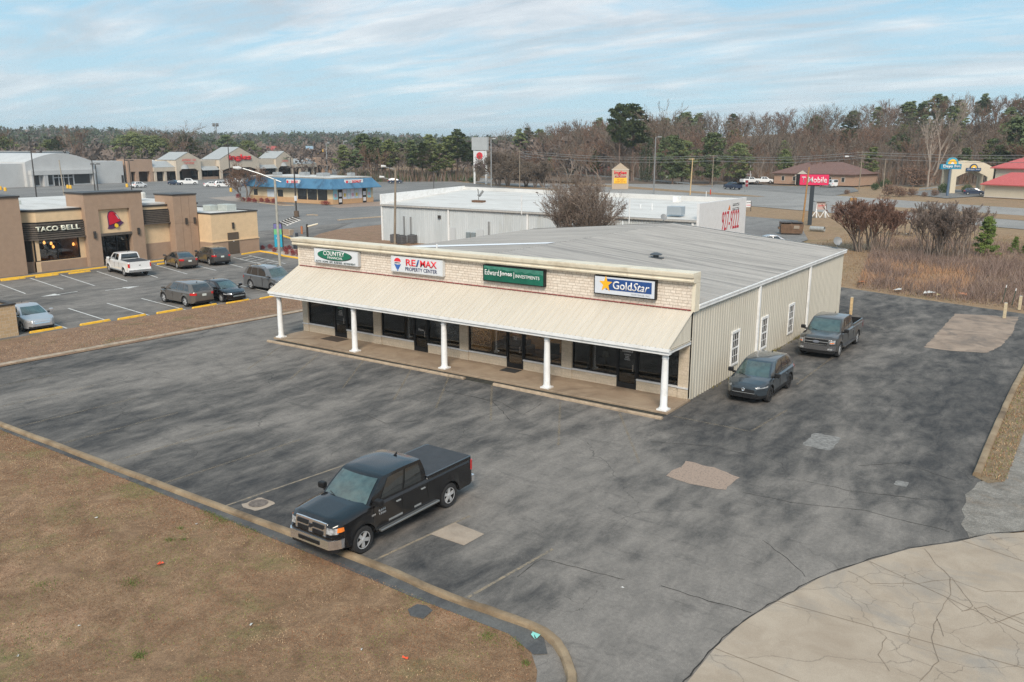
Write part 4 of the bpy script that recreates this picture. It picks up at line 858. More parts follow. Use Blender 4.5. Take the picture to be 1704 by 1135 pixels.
    # curved strips hugging the nose or tail
    def strip(nm, y0, y1, z0, z1, m, end=1, off=.015, n=8, th=.05, lean=0.):
        b = MB(); rows = []
        for i in range(n+1):
            y = lerp(y0, y1, i/n)
            if end > 0: x = xfront(y); rows.append([(x-th, y, z0), (x+off, y, z0), (x+off-lean, y, z1), (x-th-lean, y, z1)])
            else: x = xrear(y); rows.append([(x+th, y, z0), (x-off, y, z0), (x-off+lean, y, z1), (x+th+lean, y, z1)])
        rows = [q_+[q_[0]] for q_ in rows]; b.grid(rows); b.face(rows[0][:4]); b.face(rows[-1][:4][::-1]); return b.build(nm, m, t, world=False, smooth=30, fix=True)
    w2 = W/2
    for it in S.get('strips', []):
        nm, y0, y1, z0, z1, m, end, off = it[:8]; kw = it[8] if len(it) > 8 else {}
        if y0 < 0 < y1 or kw.get('one'): kw = {k_: v for k_, v in kw.items() if k_ != 'one'}; strip(nm, y0*w2, y1*w2, z0, z1, m, end, off, **kw)
        else:
            for s in (1, -1): strip(nm, y0*w2*s, y1*w2*s, z0, z1, m, end, off, **kw)
    # side details
    zb = belt
    for s in (1, -1):
        if far: continue
        for x in S.get('seams', []): P_('door_gap', (x-.006, x+.006, s*w2-.02, s*w2+.001, sill+.08, zb-.03), GAP)
        for x in S.get('handles', []): P_('door_handle', (x-.09, x+.09, s*w2-.03, s*w2+.028, zb-.17, zb-.13), S.get('hm', P), .008)
        xm = g['wb'][0]-.18 if 'mx' not in g else g['mx']; b = MB(); b.box(xm-.09, xm+.09, s*(w2+.03) if s > 0 else -(w2+.27), (w2+.27) if s > 0 else -(w2+.03), zb+.06, zb+.25)
        mo = b.build('wing_mirror', S.get('mm', P), t, world=False, bevel=.04)
        b = MB(); b.box(xm-.05, xm+.05, s*(w2-.08) if s > 0 else -(w2+.06), (w2+.06) if s > 0 else -(w2-.08), zb+.02, zb+.10); b.build('mirror_arm', BLACK, mo, world=False)
        if S.get('step'):
            b = MB(); y0, y1 = sorted((s*(w2-.04), s*(w2+.12))); b.box(-wb/2+ar_+.12, wb/2-ar_-.12, y0, y1, sill+.02, sill+.09); b.build('running_board', S['step'], t, world=False, bevel=.02)
        if S.get('rails'):
            b = MB(); y = s*hw(1, .5)*.86; b.tube([(xrf-.3, y, zrf+.03), (xrf-.45, y, zrf+.10), (xrr+.35, y, zrr+.10), (xrr+.2, y, zrr+.04)], .018, 6); b.build('roof_rail', S['rails'], t, world=False)
        if S.get('fuel'): pass
    if S.get('plate', True) and not far:
        P_('number_plate', (B_-.035, B_-.016, -.16, .16, S.get('pz', .85)-.08, S.get('pz', .85)+.08), PLATE)
        if S.get('fplate'): P_('number_plate', (F+.016, F+.04, -.16, .16, S['fplate']-.08, S['fplate']+.08), PLATE)
    b = MB(); b.tube([(xwb+.10, .35, zwb+.03), (xwb-.0, -.1, zwb+.10)], .012, 5); b.tube([(xwb+.12, -.25, zwb+.03), (xwb-.0, -.62, zwb+.10)], .012, 5)
    if not far: b.build('wiper', BLACK, t, world=False)
    if S.get('antenna') and not far:
        b = MB(); xa = xrr+.25; b.face([(xa+.09, 0, zrr+.05), (xa-.07, .02, zrr+.05), (xa-.08, 0, zrr+.14)]); b.face([(xa+.09, 0, zrr+.05), (xa-.08, 0, zrr+.14), (xa-.07, -.02, zrr+.05)]); b.build('antenna', BLACK, t, world=False)
    return t
def pickup(wb=3.8, W=2.0, ovf=.98, ovr=1.22, r=.41, **k):
    F = wb/2+ovf; B_ = wb/2+ovr; cabb = F-3.78 if 'cabb' not in k else k['cabb']
    S = dict(cat='pickup truck', front=F, rear=B_, W=W, r=r, wb=wb, sill=.42, belt=1.23, tw=.28, kf=.76, af=.5, kr=.95, ar=.1, flare=.035, arch=1.18, gt=.03, bulge=.03,
        top=[(F,1.0),(F-.05,1.11),(F-.2,1.18),(F-1.0,1.265),(F-1.38,1.29),(cabb,1.29),(cabb-.02,1.37),(-B_,1.36)],
        gh=dict(wb=(F-1.32,1.27), rf=(F-2.02,1.90), rr=(cabb+.10,1.92), rb=(cabb+.0,1.27), w=W-.12, rw=W-.42, win=[(.17,.535),(.575,.90)], rv=.25, hump=.03, bow=.12),
        bed=(cabb-.03, -B_), beddepth=.5, seams=[F-1.42, lerp(F-1.4, cabb, .52), cabb-.0], handles=[lerp(F-1.4, cabb, .44), lerp(F-1.4, cabb, .90)], antenna=True, pz=.62)
    S.update(k); return S
w_ = dict
RAM = pickup(wb=3.80, W=2.02, rim=RIM, spokes=5, r=.41, mm=BLACK, hm=GREYM, step=mat('step_metal', (.35,.35,.34), .3, metal=.8), beddepth=.0, bedmat=mat('tonneau_vinyl', (.035,.036,.04), .55, .15, 3), fplate=None,
    strips=[('front_bumper',-.97,.97,.46,.72,CHROME,1,.11,dict(n=18)), ('bumper_valance',-.9,.9,.34,.46,BLACK,1,.05,dict(n=14)), ('air_intake',-.42,.42,.53,.64,BLACK,1,.125), ('bumper_top',-.95,.95,.72,.80,PAINTS['black'],1,.07,dict(n=16)),
            ('grille_surround',-.60,.60,.76,1.15,CHROME,1,.05,dict(n=10,lean=.05)), ('grille',-.52,-.09,.985,1.095,BLACK,1,.062,dict(one=1,lean=.03)), ('grille',.09,.52,.985,1.095,BLACK,1,.062,dict(one=1,lean=.03)), ('grille',-.50,-.09,.81,.92,BLACK,1,.066,dict(one=1,lean=.012)), ('grille',.09,.50,.81,.92,BLACK,1,.066,dict(one=1,lean=.012)), ('emblem',-.05,.05,.93,1.03,DRIM,1,.07,dict(lean=.03)),
            ('headlight',.61,.90,.88,1.04,LAMP,1,.035,dict(n=8,lean=.03)), ('side_marker',.90,.965,.93,1.05,AMBER,1,.052,dict(n=4,lean=.03)), ('taillight',.90,.999,.92,1.24,REDL,-1,.03,dict(n=5)), ('rear_bumper',-.97,.97,.46,.68,CHROME,-1,.14,dict(n=10)), ('tailgate_seam',-.88,.88,.72,.735,GAP,-1,.004)])
t = car('pickup_truck', 'shiny black crew cab pickup with chrome grille parked nose over the kerb in the foreground', (-2.28,-14.98), -90, RAM, 'black')
for s in (1, -1):
    U_ = (-s, 0, 0); 
    text('RAM', (1.12, s*1.008, 1.04), U_, (0,0,1), .27, .075, RIM, t, 'badge', .006, bold=.02, world=False); text('1500', (1.10, s*1.008, .945), U_, (0,0,1), .27, .06, RIM, t, 'badge', .006, bold=.01, world=False)
    text('HEMI', (1.47, s*1.018, 1.0), U_, (0,0,1), .15, .05, RIM, t, 'badge', .006, world=False)
    
    for x0, x1 in ((.28,.86),(-.55,-.25)): b = MB(); b.box(x0,x1,min(s*1.005,s*1.02),max(s*1.005,s*1.02),.60,.655); b.build('door_trim', GREYM, t, world=False)
F150 = pickup(wb=3.85, W=2.03, spokes=6, r=.41, mm=BLACK, cabb=-.92, beddepth=.5, bedmat=BLACK, step=DKM, fplate=.66,
    strips=[('front_bumper',-.97,.97,.50,.76,mat('grey_chrome', (.28,.28,.29), .25, metal=.8),1,.10,dict(n=16)), ('bumper_valance',-.93,.93,.34,.50,BLACK,1,.06,dict(n=14)), ('grille_surround',-.64,.64,.79,1.12,CHROME,1,.035,dict(n=10,lean=.03)), ('grille',-.60,.60,.82,1.09,BLACK,1,.045,dict(n=10,lean=.03)), ('grille_bar',-.6,.6,.94,.965,GREYM,1,.055,dict(n=10,lean=.015)), ('headlight',.68,.93,.86,1.06,LAMP,1,.02,dict(n=8,lean=.03)), ('side_marker',.72,.90,.90,.94,AMBER,1,.04,dict(n=4)), ('fog_light',.62,.85,.56,.64,LAMP,1,.105,dict(n=4)), ('taillight',.92,.999,.86,1.22,REDL,-1,.03,dict(n=5)), ('rear_bumper',-.97,.97,.46,.66,CHROME,-1,.14,dict(n=10))])
t = car('pickup_truck', 'dark grey crew cab pickup with open bed by the side wall of the shop building', (2.62,16.35), -90, F150, 'grey')
e = MB(); e.lathe([(0,.0),(.12,.0),(.12,.02),(0,.025)], (0,0,0), 18, axis='y'); o = e.build('emblem', mat('emblem_silver_blue', (.35,.38,.45), .3, metal=.6), t, world=False); o.rotation_euler = (0,0,R(-90)); o.location = (F150['front']+.05,0,.95); o.scale = (1.5,1,.62)
WPK = pickup(wb=3.75, W=2.0, spokes=5, r=.39, mm=PAINTS['white'], cabb=-.78, beddepth=.0, bedmat=mat('tonneau_vinyl', (0,0,0)), step=GREYM,
    strips=[('front_bumper',-.97,.97,.48,.74,CHROME,1,.08,dict(n=12)), ('grille',-.6,.6,.80,1.08,BLACK,1,.03,dict(n=8)), ('headlight',.64,.94,.82,1.06,LAMP,1,.03,dict(n=6)), ('taillight',.87,.999,.86,1.20,REDL,-1,.03,dict(n=5)), ('rear_bumper',-.97,.97,.46,.66,CHROME,-1,.14,dict(n=10)), ('tail_emblem',-.07,.07,1.0,1.06,DRIM,-1,.012), ('tow_hitch',-.06,.06,.36,.46,BLACK,-1,.2)])
car('pickup_truck', 'white crew cab pickup with black bed cover parked facing the taco restaurant door', (-57.75,9.85), 169, WPK, 'white')
def sedan(L=4.8, wb=2.8, W=1.83, H=1.46, r=.33, **k):
    F = wb/2+.95; B_ = L-F
    S = dict(cat='car', front=F, rear=B_, W=W, r=r, wb=wb, sill=.24, belt=.92, kf=.62, af=.85, kr=.74, ar=.5,
        top=[(F,.60),(F-.04,.68),(F-.16,.75),(F-.6,.87),(F-1.15,.96),(-B_+1.0,1.02),(-B_+.5,1.03),(-B_+.1,1.0),(-B_+.03,.94),(-B_,.78)],
        gh=dict(wb=(F-1.12,.93), rf=(F-1.95,H-.05), rr=(-B_+1.55,H-.05), rb=(-B_+.72,1.0), w=W-.14, rw=W-.58, win=[(.15,.47),(.50,.80),(.825,.89)], rv=.08, hump=.05, bow=.16),
        seams=[F-1.3, F-2.3, -B_+1.35], handles=[F-2.12, -B_+1.5], pz=.78, antenna=True,
        strips=[('front_bumper_lip',-.85,.85,.24,.36,BLACK,1,.02,dict(n=14)), ('grille',-.42,.42,.50,.66,BLACK,1,.015), ('headlight',.55,.97,.60,.73,LAMP,1,.012,dict(n=8,lean=.06)), ('taillight',.60,.985,.80,.97,REDL,-1,.015,dict(n=8)), ('rear_lip',-.8,.8,.26,.38,BLACK,-1,.02,dict(n=12))])
    S.update(k); return S
def suv(L=4.6, wb=2.75, W=1.87, H=1.68, r=.36, **k):
    F = wb/2+.92; B_ = L-F
    S = dict(cat='car', front=F, rear=B_, W=W, r=r, wb=wb, sill=.30, belt=1.03, kf=.66, af=.75, kr=.80, ar=.45,
        top=[(F,.72),(F-.04,.82),(F-.16,.89),(F-.6,1.0),(F-1.1,1.07),(-B_+.3,1.13),(-B_+.06,1.12),(-B_,.95)],
        gh=dict(wb=(F-1.05,1.04), rf=(F-1.82,H-.06), rr=(-B_+.62,H-.07), rb=(-B_+.14,1.10), w=W-.12, rw=W-.50, win=[(.16,.43),(.455,.70),(.725,.88)], rv=.10, hump=.05, bow=.14),
        seams=[F-1.25, F-2.2, -B_+1.35], handles=[F-2.0, -B_+1.5], pz=.88, antenna=True,
        strips=[('front_bumper_lip',-.85,.85,.30,.42,BLACK,1,.02,dict(n=14)), ('grille',-.45,.45,.58,.80,BLACK,1,.015), ('headlight',.5,.97,.74,.85,LAMP,1,.012,dict(n=8,lean=.05)), ('taillight',.62,.985,.88,1.04,REDL,-1,.015,dict(n=8)), ('rear_lip',-.8,.8,.32,.46,BLACK,-1,.02,dict(n=12))])
    S.update(k); return S
t = car('suv', 'blue grey compact SUV parked along the side wall nearest the porch', (2.38,5.38), -90, suv(4.55, 2.72, 1.86, 1.68, r=.37, rim=DRIM, mm=BLACK, clad=True, spokes=10, kf=.60, af=.85,
    strips=[('front_bumper_lip',-.85,.85,.30,.40,BLACK,1,.02,dict(n=14)), ('lower_intake',-.66,.66,.42,.52,BLACK,1,.02,dict(n=12)), ('grille',-.52,.52,.54,.78,BLACK,1,.03,dict(n=10,lean=.05)), ('grille_wing',-.54,.54,.52,.545,GREYM,1,.035,dict(n=10)), ('headlight',.62,.97,.76,.84,LAMP,1,.012,dict(n=8,lean=.05)), ('taillight',.62,.985,.92,1.02,REDL,-1,.015,dict(n=8)), ('rear_lip',-.8,.8,.32,.46,BLACK,-1,.02,dict(n=12))]), 'bluegrey')
e = MB(); e.lathe([(0,.0),(.085,.0),(.085,.02),(.065,.03),(0,.012)], (0,0,0), 18, axis='y'); o = e.build('emblem', CHROME, t, world=False); o.rotation_euler = (0,0,R(-90)); o.location = (2.325,0,.68)
car('sedan', 'brown grey sedan parked between the white pickup and the dark SUV by the taco restaurant', (-57.75,15.25), 167, sedan(4.85, 2.85, 1.8, 1.46, spokes=10), 'brown')
car('suv', 'dark taupe SUV parked rightmost by the taco restaurant wall', (-57.3,18.5), 168, suv(4.75, 2.82, 1.92, 1.70, r=.38, spokes=5), 'darkgrey')
car('suv', 'bronze grey crossover SUV with red tail lights backed up to the brown verge', (-40.1,3.85), 177, suv(4.80, 2.83, 1.88, 1.70, r=.38, spokes=5, kr=.74), 'bronze')
car('sedan', 'glossy black sedan parked beside the bronze crossover SUV', (-39.45,6.4), -3, sedan(4.85, 2.75, 1.83, 1.46, spokes=7, strips=[('front_bumper_lip',-.85,.85,.24,.34,BLACK,1,.02,dict(n=14)), ('grille',-.52,.52,.46,.68,CHROME,1,.015,dict(n=10,lean=.04)), ('lower_grille',-.4,.4,.36,.43,BLACK,1,.02), ('headlight',.60,.97,.62,.74,LAMP,1,.012,dict(n=8,lean=.06)), ('taillight',.60,.985,.80,.97,REDL,-1,.015,dict(n=8))]), 'black')
car('suv', 'large mid grey SUV with roof rails parked behind the left end of the cream awning', (-39.75,11.45), -5, suv(5.13, 2.95, 2.0, 1.88, r=.39, spokes=5, belt=1.14, rails=BLACK,
    top=[(2.4,.84),(2.36,.95),(2.25,1.04),(1.8,1.13),(1.35,1.18),(-2.4,1.22),(-2.65,1.20),(-2.73,1.0)]), 'midgrey')
car('sedan', 'silver white sedan parked beside the small brick enclosure at the left edge', (-40.95,-6.95), -6, sedan(4.82, 2.73, 1.83, 1.45, spokes=7, strips=[('front_bumper_lip',-.8,.8,.24,.36,BLACK,1,.02,dict(n=14)), ('grille',-.48,.48,.52,.70,CHROME,1,.015,dict(n=10,lean=.04)), ('headlight',.60,.97,.62,.74,LAMP,1,.012,dict(n=8,lean=.06)), ('taillight',.60,.985,.80,.97,REDL,-1,.015,dict(n=8))]), 'silver')
# distant vehicles
FS, FV, FP = sedan(), suv(), pickup(beddepth=.5)
mz = -.035
for nm, lab, c, h, S, col in (
    ('suv','white SUV parked in front of the arched white store',(-212.7,106.1,mz),98,FV,'white'),
    ('sedan','dark car parked left of the white pickup before the grocery strip',(-219.6,122.2,mz),10,FS,'navy'),
    ('pickup_truck','white pickup parked beside a dark car before the grocery strip',(-217,124.9,mz),58,FP,'white'),
    ('sedan','white sedan beside the white SUV in the middle of the shopping center lot',(-200,121.3,mz),58,FS,'white'),
    ('suv','white SUV beside the white sedan in the middle of the shopping center lot',(-194.6,121.3,mz),55,suv(5.1,2.95,2.,1.85,r=.39,belt=1.12),'white'),
    ('sedan','white car parked half hidden by the blue roofed donut shop tree',(-215.7,142.2,mz),80,FS,'white'),
    ('sedan','silver car just left of the maroon car behind the bare tree at the donut shop',(-214.0,149.4,mz),75,FS,'silver'),
    ('sedan','maroon car behind the bare tree at the donut shop',(-211.4,155.6,mz),70,FS,'maroon'),
    ('suv','navy blue car alone in the lot before the pine row',(-171.9,168.6,mz),38,FV,'navy'),
    ('sedan','pale blue car parked in the open lot beyond the white building',(-106.9,104.1,mz),30,FS,'silver'),
    ('pickup_truck','dark blue pickup driving on the side road below the flagpole',(-70.3,192.8,0),148,FP,'navy'),
    ('pickup_truck','white pickup parked left, behind the red sign near the flagpole',(-77.6,226.6,0.3),60,FP,'white'),
    ('pickup_truck','white pickup parked right, left of the brick office porch',(-74.6,230.4,0.3),35,FP,'white'),
    ('suv','dark SUV parked under the motel entrance arch',(-12.4,198.2,.05),10,FV,'navy')):
    car(nm, lab, c, h, S, col, 'cars in the distance', far=True)
VAN = suv(5.6, 3.5, 2.05, 2.1, r=.37, top=[(2.6,.9),(2.5,1.1),(2.1,1.2),(1.7,1.25),(-2.9,1.3),(-3.0,1.2)], gh=dict(wb=(1.75,1.2), rf=(1.2,2.05), rr=(-2.85,2.1), rb=(-2.95,1.25), w=1.95, rw=1.7, win=[(.08,.2),(.24,.42),(.45,.63),(.66,.84)], rv=.2, hump=.02, bow=.1), cat='van')
car('van', 'white passenger van parked right of the pink phone shop sign', (-52,218.8,.2), 150, VAN, 'white', 'cars in the distance', far=True)
car('sedan', 'pale car roof just showing behind the rear roof edge near the brown dumpster', (G(1288,392,1.4).x, G(1288,392,1.4).y, 0), 30, FS, 'silver', 'cars in the distance', far=True)
# ------------------------------------------------------------------ neighbouring buildings
def c3(x, y): return (x/3.704, 300+y/3.704)
def c4(x, y): return (400+x/4.728, 220+y/4.728)
def c7(x, y): return (1180+x/3.252, 230+y/3.252)
# white metal building behind
wbx0, wbx1, wby0, wby1, wbyr = -58.3, -17.0, 43.6, 60.0, 56.0
wb_ = thing('metal_building', 'low white ribbed metal building with a white flat roof behind the shop building', 'building', (-38, 44, 0))
b = MB(); ribbed(b, (wbx0, wby0, 0), (1,0,0), (0,0,1), wbx1-wbx0-.3, 4.3, .305, .03); b.build('front_wall', WSIDE, wb_)
b = MB(); b.box(wbx0-.05, wbx0+.15, wby0+.05, wby1, 0, 4.3); b.face([(wbx0-.05, wby0-.1, 4.3), (wbx0-.05, wby1, 4.3), (wbx0-.05, wby1, 6.0), (wbx0-.05, wby0-.1, 5.6)][::-1]); b.face([(wbx0+.15, wby0-.1, 4.3), (wbx0+.15, wby1, 4.3), (wbx0+.15, wby1, 6.0), (wbx0+.15, wby0-.1, 5.6)]); b.face([(wbx0-.05, wby0-.1, 5.6), (wbx0+.15, wby0-.1, 5.6), (wbx0+.15, wby1, 6.0), (wbx0-.05, wby1, 6.0)]); b.face([(wbx0-.05, wby0-.1, 4.3), (wbx0+.15, wby0-.1, 4.3), (wbx0+.15, wby0-.1, 5.6), (wbx0-.05, wby0-.1, 5.6)]); b.build('left_wall', WHITE, wb_)
b = MB(); b.box(wbx1-.25, wbx1, wby0-.1, wbyr, 0, 6.0); b.build('sign_wall', mat('sign_wall_white', (.70,.71,.72), .5, .04, 2), wb_)
b = MB(); b.prism([(wbx0+.15, wby1-.2), (wbx1-.25, wbyr-.2), (wbx1-.25, wbyr), (wbx0+.15, wby1)], 0, 5.9); b.build('rear_wall', mat('dull_white', (.60,.60,.585), .6, .08, .4), wb_)
b = MB(); b.face([(wbx0+.15, wby0-.12, 4.42), (wbx1-.25, wby0-.12, 4.42), (wbx1-.25, wbyr-.2, 5.4), (wbx0+.15, wby1-.2, 5.55)]); b.build('roof', WROOF, wb_)
b = MB(); b.box(wbx0+.15, wbx1-.26, wby0-.28, wby0-.06, 4.22, 4.40); b.build('gutter', mat('gutter_grey', (.42,.41,.39), .6, .12, 3), wb_)
for x in (-58.1, -47.6, -36.6, -26, -17.6):
    b = MB(); b.box(x-.1, x+.1, wby0-.16, wby0-.04, 0, 4.22); b.build('downspout', WHITE, wb_)
for px, py0, py1 in ((752,376,405),(799,372,395)):
    a = AX(px-5.5, 384, 1, wby0-.05); c = AX(px+5.5, 384, 1, wby0-.05); b = MB(); b.box(a.x, c.x, wby0-.09, wby0-.045, 0, 2.15); b.build('door', mat('white_door', (.50,.53,.55), .5), wb_)
lamp = MB(); p = AX(732,361,1,wby0); lamp.box(p.x-.18,p.x+.18,wby0-.2,wby0-.04,p.z-.18,p.z+.18); lamp.build('wall_lamp', DKM, wb_)
for px in (672.5, 683.5, 813.5):
    p = AX(px, 370, 1, wby0-.1); b = MB(); b.cyl((p.x,wby0-.14,0),(p.x,wby0-.14,3.1),.09,.09,8); b.build('conduit', GREYM, wb_)
NUMR = mat('number_red', (.50,.015,.04), .5)
a = AX(1201, 369, 0, wbx1); c = AX(1229.5, 365, 0, wbx1)
zt_ = AX(1215, 350.5, 0, wbx1).z; zb9 = AX(1215, 381.5, 0, wbx1).z; text('927-9222', (wbx1+.012, (a.y+c.y)/2, (zt_+zb9)/2), (0,1,0), (0,0,1), abs(c.y-a.y), zt_-zb9, NUMR, wb_)
a = AX(1213, 340, 0, wbx1); c = AX(1231, 340, 0, wbx1)
text('~5/5', (wbx1+.0, (a.y+c.y)/2+.45, 5.2), (0,1,0), (0,0,1), 1.9, .9, BLACK, wb_)
b = MB(); yy = a.y+.15; b.face([(wbx1+.012, yy-.35, 4.95), (wbx1+.012, yy+.35, 4.95), (wbx1+.012, yy+.1, 5.5)]); b.build('emblem', mat('orange_mark', (.7,.2,.04), .5), wb_)
for px, py, sx, sy, h, m_, nm in ((1125,345,1.5,1.0,.45,mat('unit_bluegrey', (.33,.38,.42), .5),'roof_unit'), (1126,333,.7,.7,.8,WHITE,'roof_fan')):
    p = G(px, py+6, 5.1); b = MB(); b.box(p.x-sx/2,p.x+sx/2,p.y-sy/2,p.y+sy/2,4.75,5.1+h); b.build(nm, m_, wb_, bevel=.03)
for px, py, h in ((1047,366,1.9),(868,352,1.6),(1085,348,.6),(1066,346,.4),(1175,326,.6)):
    p = G(px, py, 4.9); b = MB(); b.cyl((p.x,p.y,4.6),(p.x,p.y,4.9+h),.05,.05,6); b.build('vent_pipe', WHITE, wb_)
t = thing('air_sampler', 'weathered whirligig vent on a small brown pallet on the white flat roof', 'roof ventilator', tuple(G(796.5, 335, 4.9)))
b = MB(); b.box(-.8,.8,-.35,.35,-.1,.12); b.build('base', mat('rust_base', (.14,.08,.05), .9), t, world=False)
b = MB(); b.cyl((0,0,.1),(0,0,.7),.05); b.face([(-.05,0,.6),(.55,0,1.35),(.75,.1,1.15),(.2,0,.5)]); b.face([(0,0,.6),(-.25,0,1.5),(-.05,.1,1.4),(.1,0,.6)]); b.cyl((-.1,0,.75),(.35,0,.75),.12); b.build('vane', GREYM, t, world=False)
t = thing('satellite_dish', 'grey satellite dish near the right end of the white flat roof edge', 'satellite dish', tuple(G(1104, 371, 4.6)))
b = MB(); b.tube([(0,0,-.3),(0,0,.35)], .03); b.build('mast', GREYM, t, world=False); b = MB(); rows = []
cdir = Vector((.6,-.6,.5)).normalized(); a_ = cdir.orthogonal().normalized(); b_ = cdir.cross(a_)
for r_ in (0.001,.12,.24,.3): rows.append([Vector((0,0,.5))+a_*r_*math.cos(k_*R(24))+b_*r_*math.sin(k_*R(24))+cdir*(r_*r_*.6) for k_ in range(16)])
b.grid(rows); b.build('reflector', mat('dish_grey', (0,0,0)), t, smooth=True, world=False)
for i, (px, l) in enumerate(((658,'leftmost grey air conditioner at the white ribbed wall'),(669,'middle grey air conditioner at the white ribbed wall'),(702,'rightmost grey air conditioner at the white ribbed wall'))):
    p = AX([658,669,702][i]+[0,0,-1][i], 399, 1, wby0-.9); px_ = [657.5,669,701.5][i]; p = G(px_, [404,406,403][i]); 
    t = thing('air_conditioner', l, 'air conditioner', (p.x, min(p.y, wby0-.6), 0), 0, 'air conditioners at the white wall'); b = MB(); b.box(-.42,.42,-.42,.42,.05,1.02); b.build('casing', mat('ac_grey', (.12,.12,.125), .6, .15, 9), t, world=False, bevel=.04)
    b = MB(); b.lathe([(0,1.02),(.34,1.02),(.34,1.05),(.28,1.05),(0,1.03)], n=16); b.build('fan_grille', BLACK, t, world=False); b = MB(); [b.box(-.43,.43,-.43,.43,z,z+.02) for z in (.25,.45,.65,.85)]; b.build('louvres', DKM, t, world=False)
for px, l in ((749,'left electric meter on the white ribbed wall'),(767,'right electric meter on the white ribbed wall')):
    px_ = 779.5 if px == 749 else 788; p = AX(px_, 388, 1, wby0-.1); b = MB(); b.box(p.x-.28,p.x+.28,wby0-.25,wby0-.05,.9,1.75); tag(b.build('electric_meter', mat('meter_grey', (.20,.24,.26), .5), bevel=.03), l, 'electric meter', 'electric meters')

# taco restaurant
TBR = mat('taco_brown_stucco', (.35,.245,.175), .85, .06, 2, bump=.2); TCR = mat('taco_cream_stucco', (.68,.50,.31), .85, .05, 2, bump=.15); LOUV = mat('taco_dark_slats', (.105,.088,.074), .7, .2, 4)
tb = thing('restaurant', 'brown and cream fast food restaurant with dark slat bands and bell sign', 'building', (-66, 12, 0))
FX_ = -64.9
def yz(x, y, xp=FX_): p = AX(*c3(x, y), 0, xp); return p.y, p.z
b = MB(); b.box(-86, -64.4, -6, 4.25, 0, 6.85); b.build('left_tower', TBR, tb)
b = MB(); b.box(-86.05, -64.3, -6.05, 4.32, 6.85, 7.0); b.build('coping', DKM, tb)
b = MB(); b.prism([(-86,4.25),(-65.9,4.25),(FX_,5.75),(FX_,10.2),(-86,10.2)], 2.9, 5.45); b.prism([(-86,15.5),(FX_,15.5),(FX_,22.5),(-86,22.5)], 1.62, 5.3); b.build('cream_wall', TCR, tb)
b = MB(); b.prism([(-86,15.5),(FX_+.05,15.5),(FX_+.05,22.5),(-86,22.5)], 0, 1.62); b.build('wall_base', TBR, tb)
y0, z1 = yz(205, 375); y1, z0 = yz(502, 510); z1 = 2.95; z0 = .95
b = MB(); b.box(-70, FX_, 5.75, y0, 0, 2.9).box(-70, FX_, y1, 10.2, 0, 2.9).box(-70, FX_+.03, y0, y1, 0, z0); b.build('window_wall', TCR, tb)
b = MB(); b.box(-70, FX_+.06, 5.7, 10.2, 0, .9); b.build('wall_base', TBR, tb)
wdw = MB(); wdw.box(FX_-.1, FX_+.02, y0, y0+.1, z0, 2.9).box(FX_-.1, FX_+.02, y1-.1, y1, z0, 2.9).box(FX_-.1, FX_+.02, y0, y1, z0-.02, z0+.08).box(FX_-.1, FX_+.02, (y0+y1)/2-.04, (y0+y1)/2+.04, z0, 2.9); f = wdw.build('window', BLACK, tb)
o_ = tb.location; b = MB(); b.box(FX_-.06-o_.x, FX_-.04-o_.x, y0-o_.y, y1-o_.y, z0, 2.9); b.build('pane', glassmat('restaurant_glass', .55), f, world=False)
b = MB(); b.box(-69.9, FX_-1.4-2, 4.5, 10, .2, 2.9); b.build('dining_room', mat('dining_brown', (.12,.06,.035), .8, .5, 2.), tb)
for i in range(3):
    b = MB(); b.box(FX_-1.3, FX_-.5, 6.3+i*1.3, 7.0+i*1.3, .85, .9).cyl((FX_-.9, 6.65+i*1.3, 0), (FX_-.9, 6.65+i*1.3, .87), .05); b.build('dining_table', mat('table_wood', (.35,.18,.08), .5), tb)
LAMPO = mat('amber_lamp', (.9,.4,.1), .5, emit=((1,.42,.10), 5.))
for px, py in ((272,383),(315,388),(328,408),(452,392)):
    p = AX(*c3(px, py), 0, FX_-.6); b = MB(); b.lathe([(.03,-.18),(.11,-.1),(.10,.05),(.03,.14)], (p.x,p.y,p.z), 10); b.build('pendant_lamp', LAMPO, tb, smooth=True)
b = MB(); b.prism([(-66.5,4.3),(-65.85,4.25),(FX_+.02,5.72),(-66,5.75)], 0, .95); b.build('wall_base', TBR, tb)
b = MB(); b.prism([(-66.5,4.3),(-65.95,4.3),(FX_-.05,5.70),(-66,5.7)], .95, 2.9); b.build('corner_window', DARKG, tb)
# slats
for (ya, yb_, za, zb_, chamf) in ((4.3, 10.15, 2.9, 4.45, True), (15.95, 19.0, 3.05+.5, 4.95, False)):
    n = 8; b = MB()
    for k_ in range(n):
        z_ = za+(zb_-za)*k_/n; d = .30-.02*(k_ % 2)+(.12 if k_ == 0 else 0)
        if chamf: b.prism([(-66.4,ya),(-65.7+.1,ya-.02),(FX_+d,5.6),(FX_+d,yb_),(-66,yb_)], z_, z_+(zb_-za)/n*.66, 0)
        else: b.box(FX_-.2, FX_+d, ya, yb_, z_, z_+(zb_-za)/n*.66)
    b.build('slat_band', LOUV, tb)
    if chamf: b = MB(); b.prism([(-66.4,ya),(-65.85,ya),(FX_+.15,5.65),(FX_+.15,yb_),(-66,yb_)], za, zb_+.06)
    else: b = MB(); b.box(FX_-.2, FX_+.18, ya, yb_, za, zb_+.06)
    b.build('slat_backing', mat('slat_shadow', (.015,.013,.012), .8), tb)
b = MB(); b.prism([(-86,4.2),(-65.8,4.2),(FX_+.08,5.7),(FX_+.08,10.2),(-86,10.2)], 5.45, 5.62); b.prism([(-86,15.5),(FX_+.08,15.5),(FX_+.08,22.6),(-86,22.6)], 5.3, 5.46); b.build('coping', DKM, tb)
b = MB(); b.prism([(-85.5,4.6),(-66.1,4.6),(FX_-.35,6.0),(FX_-.35,22),(-85.5,22)], 5.2, 5.64); b.build('roof', WROOF, tb)
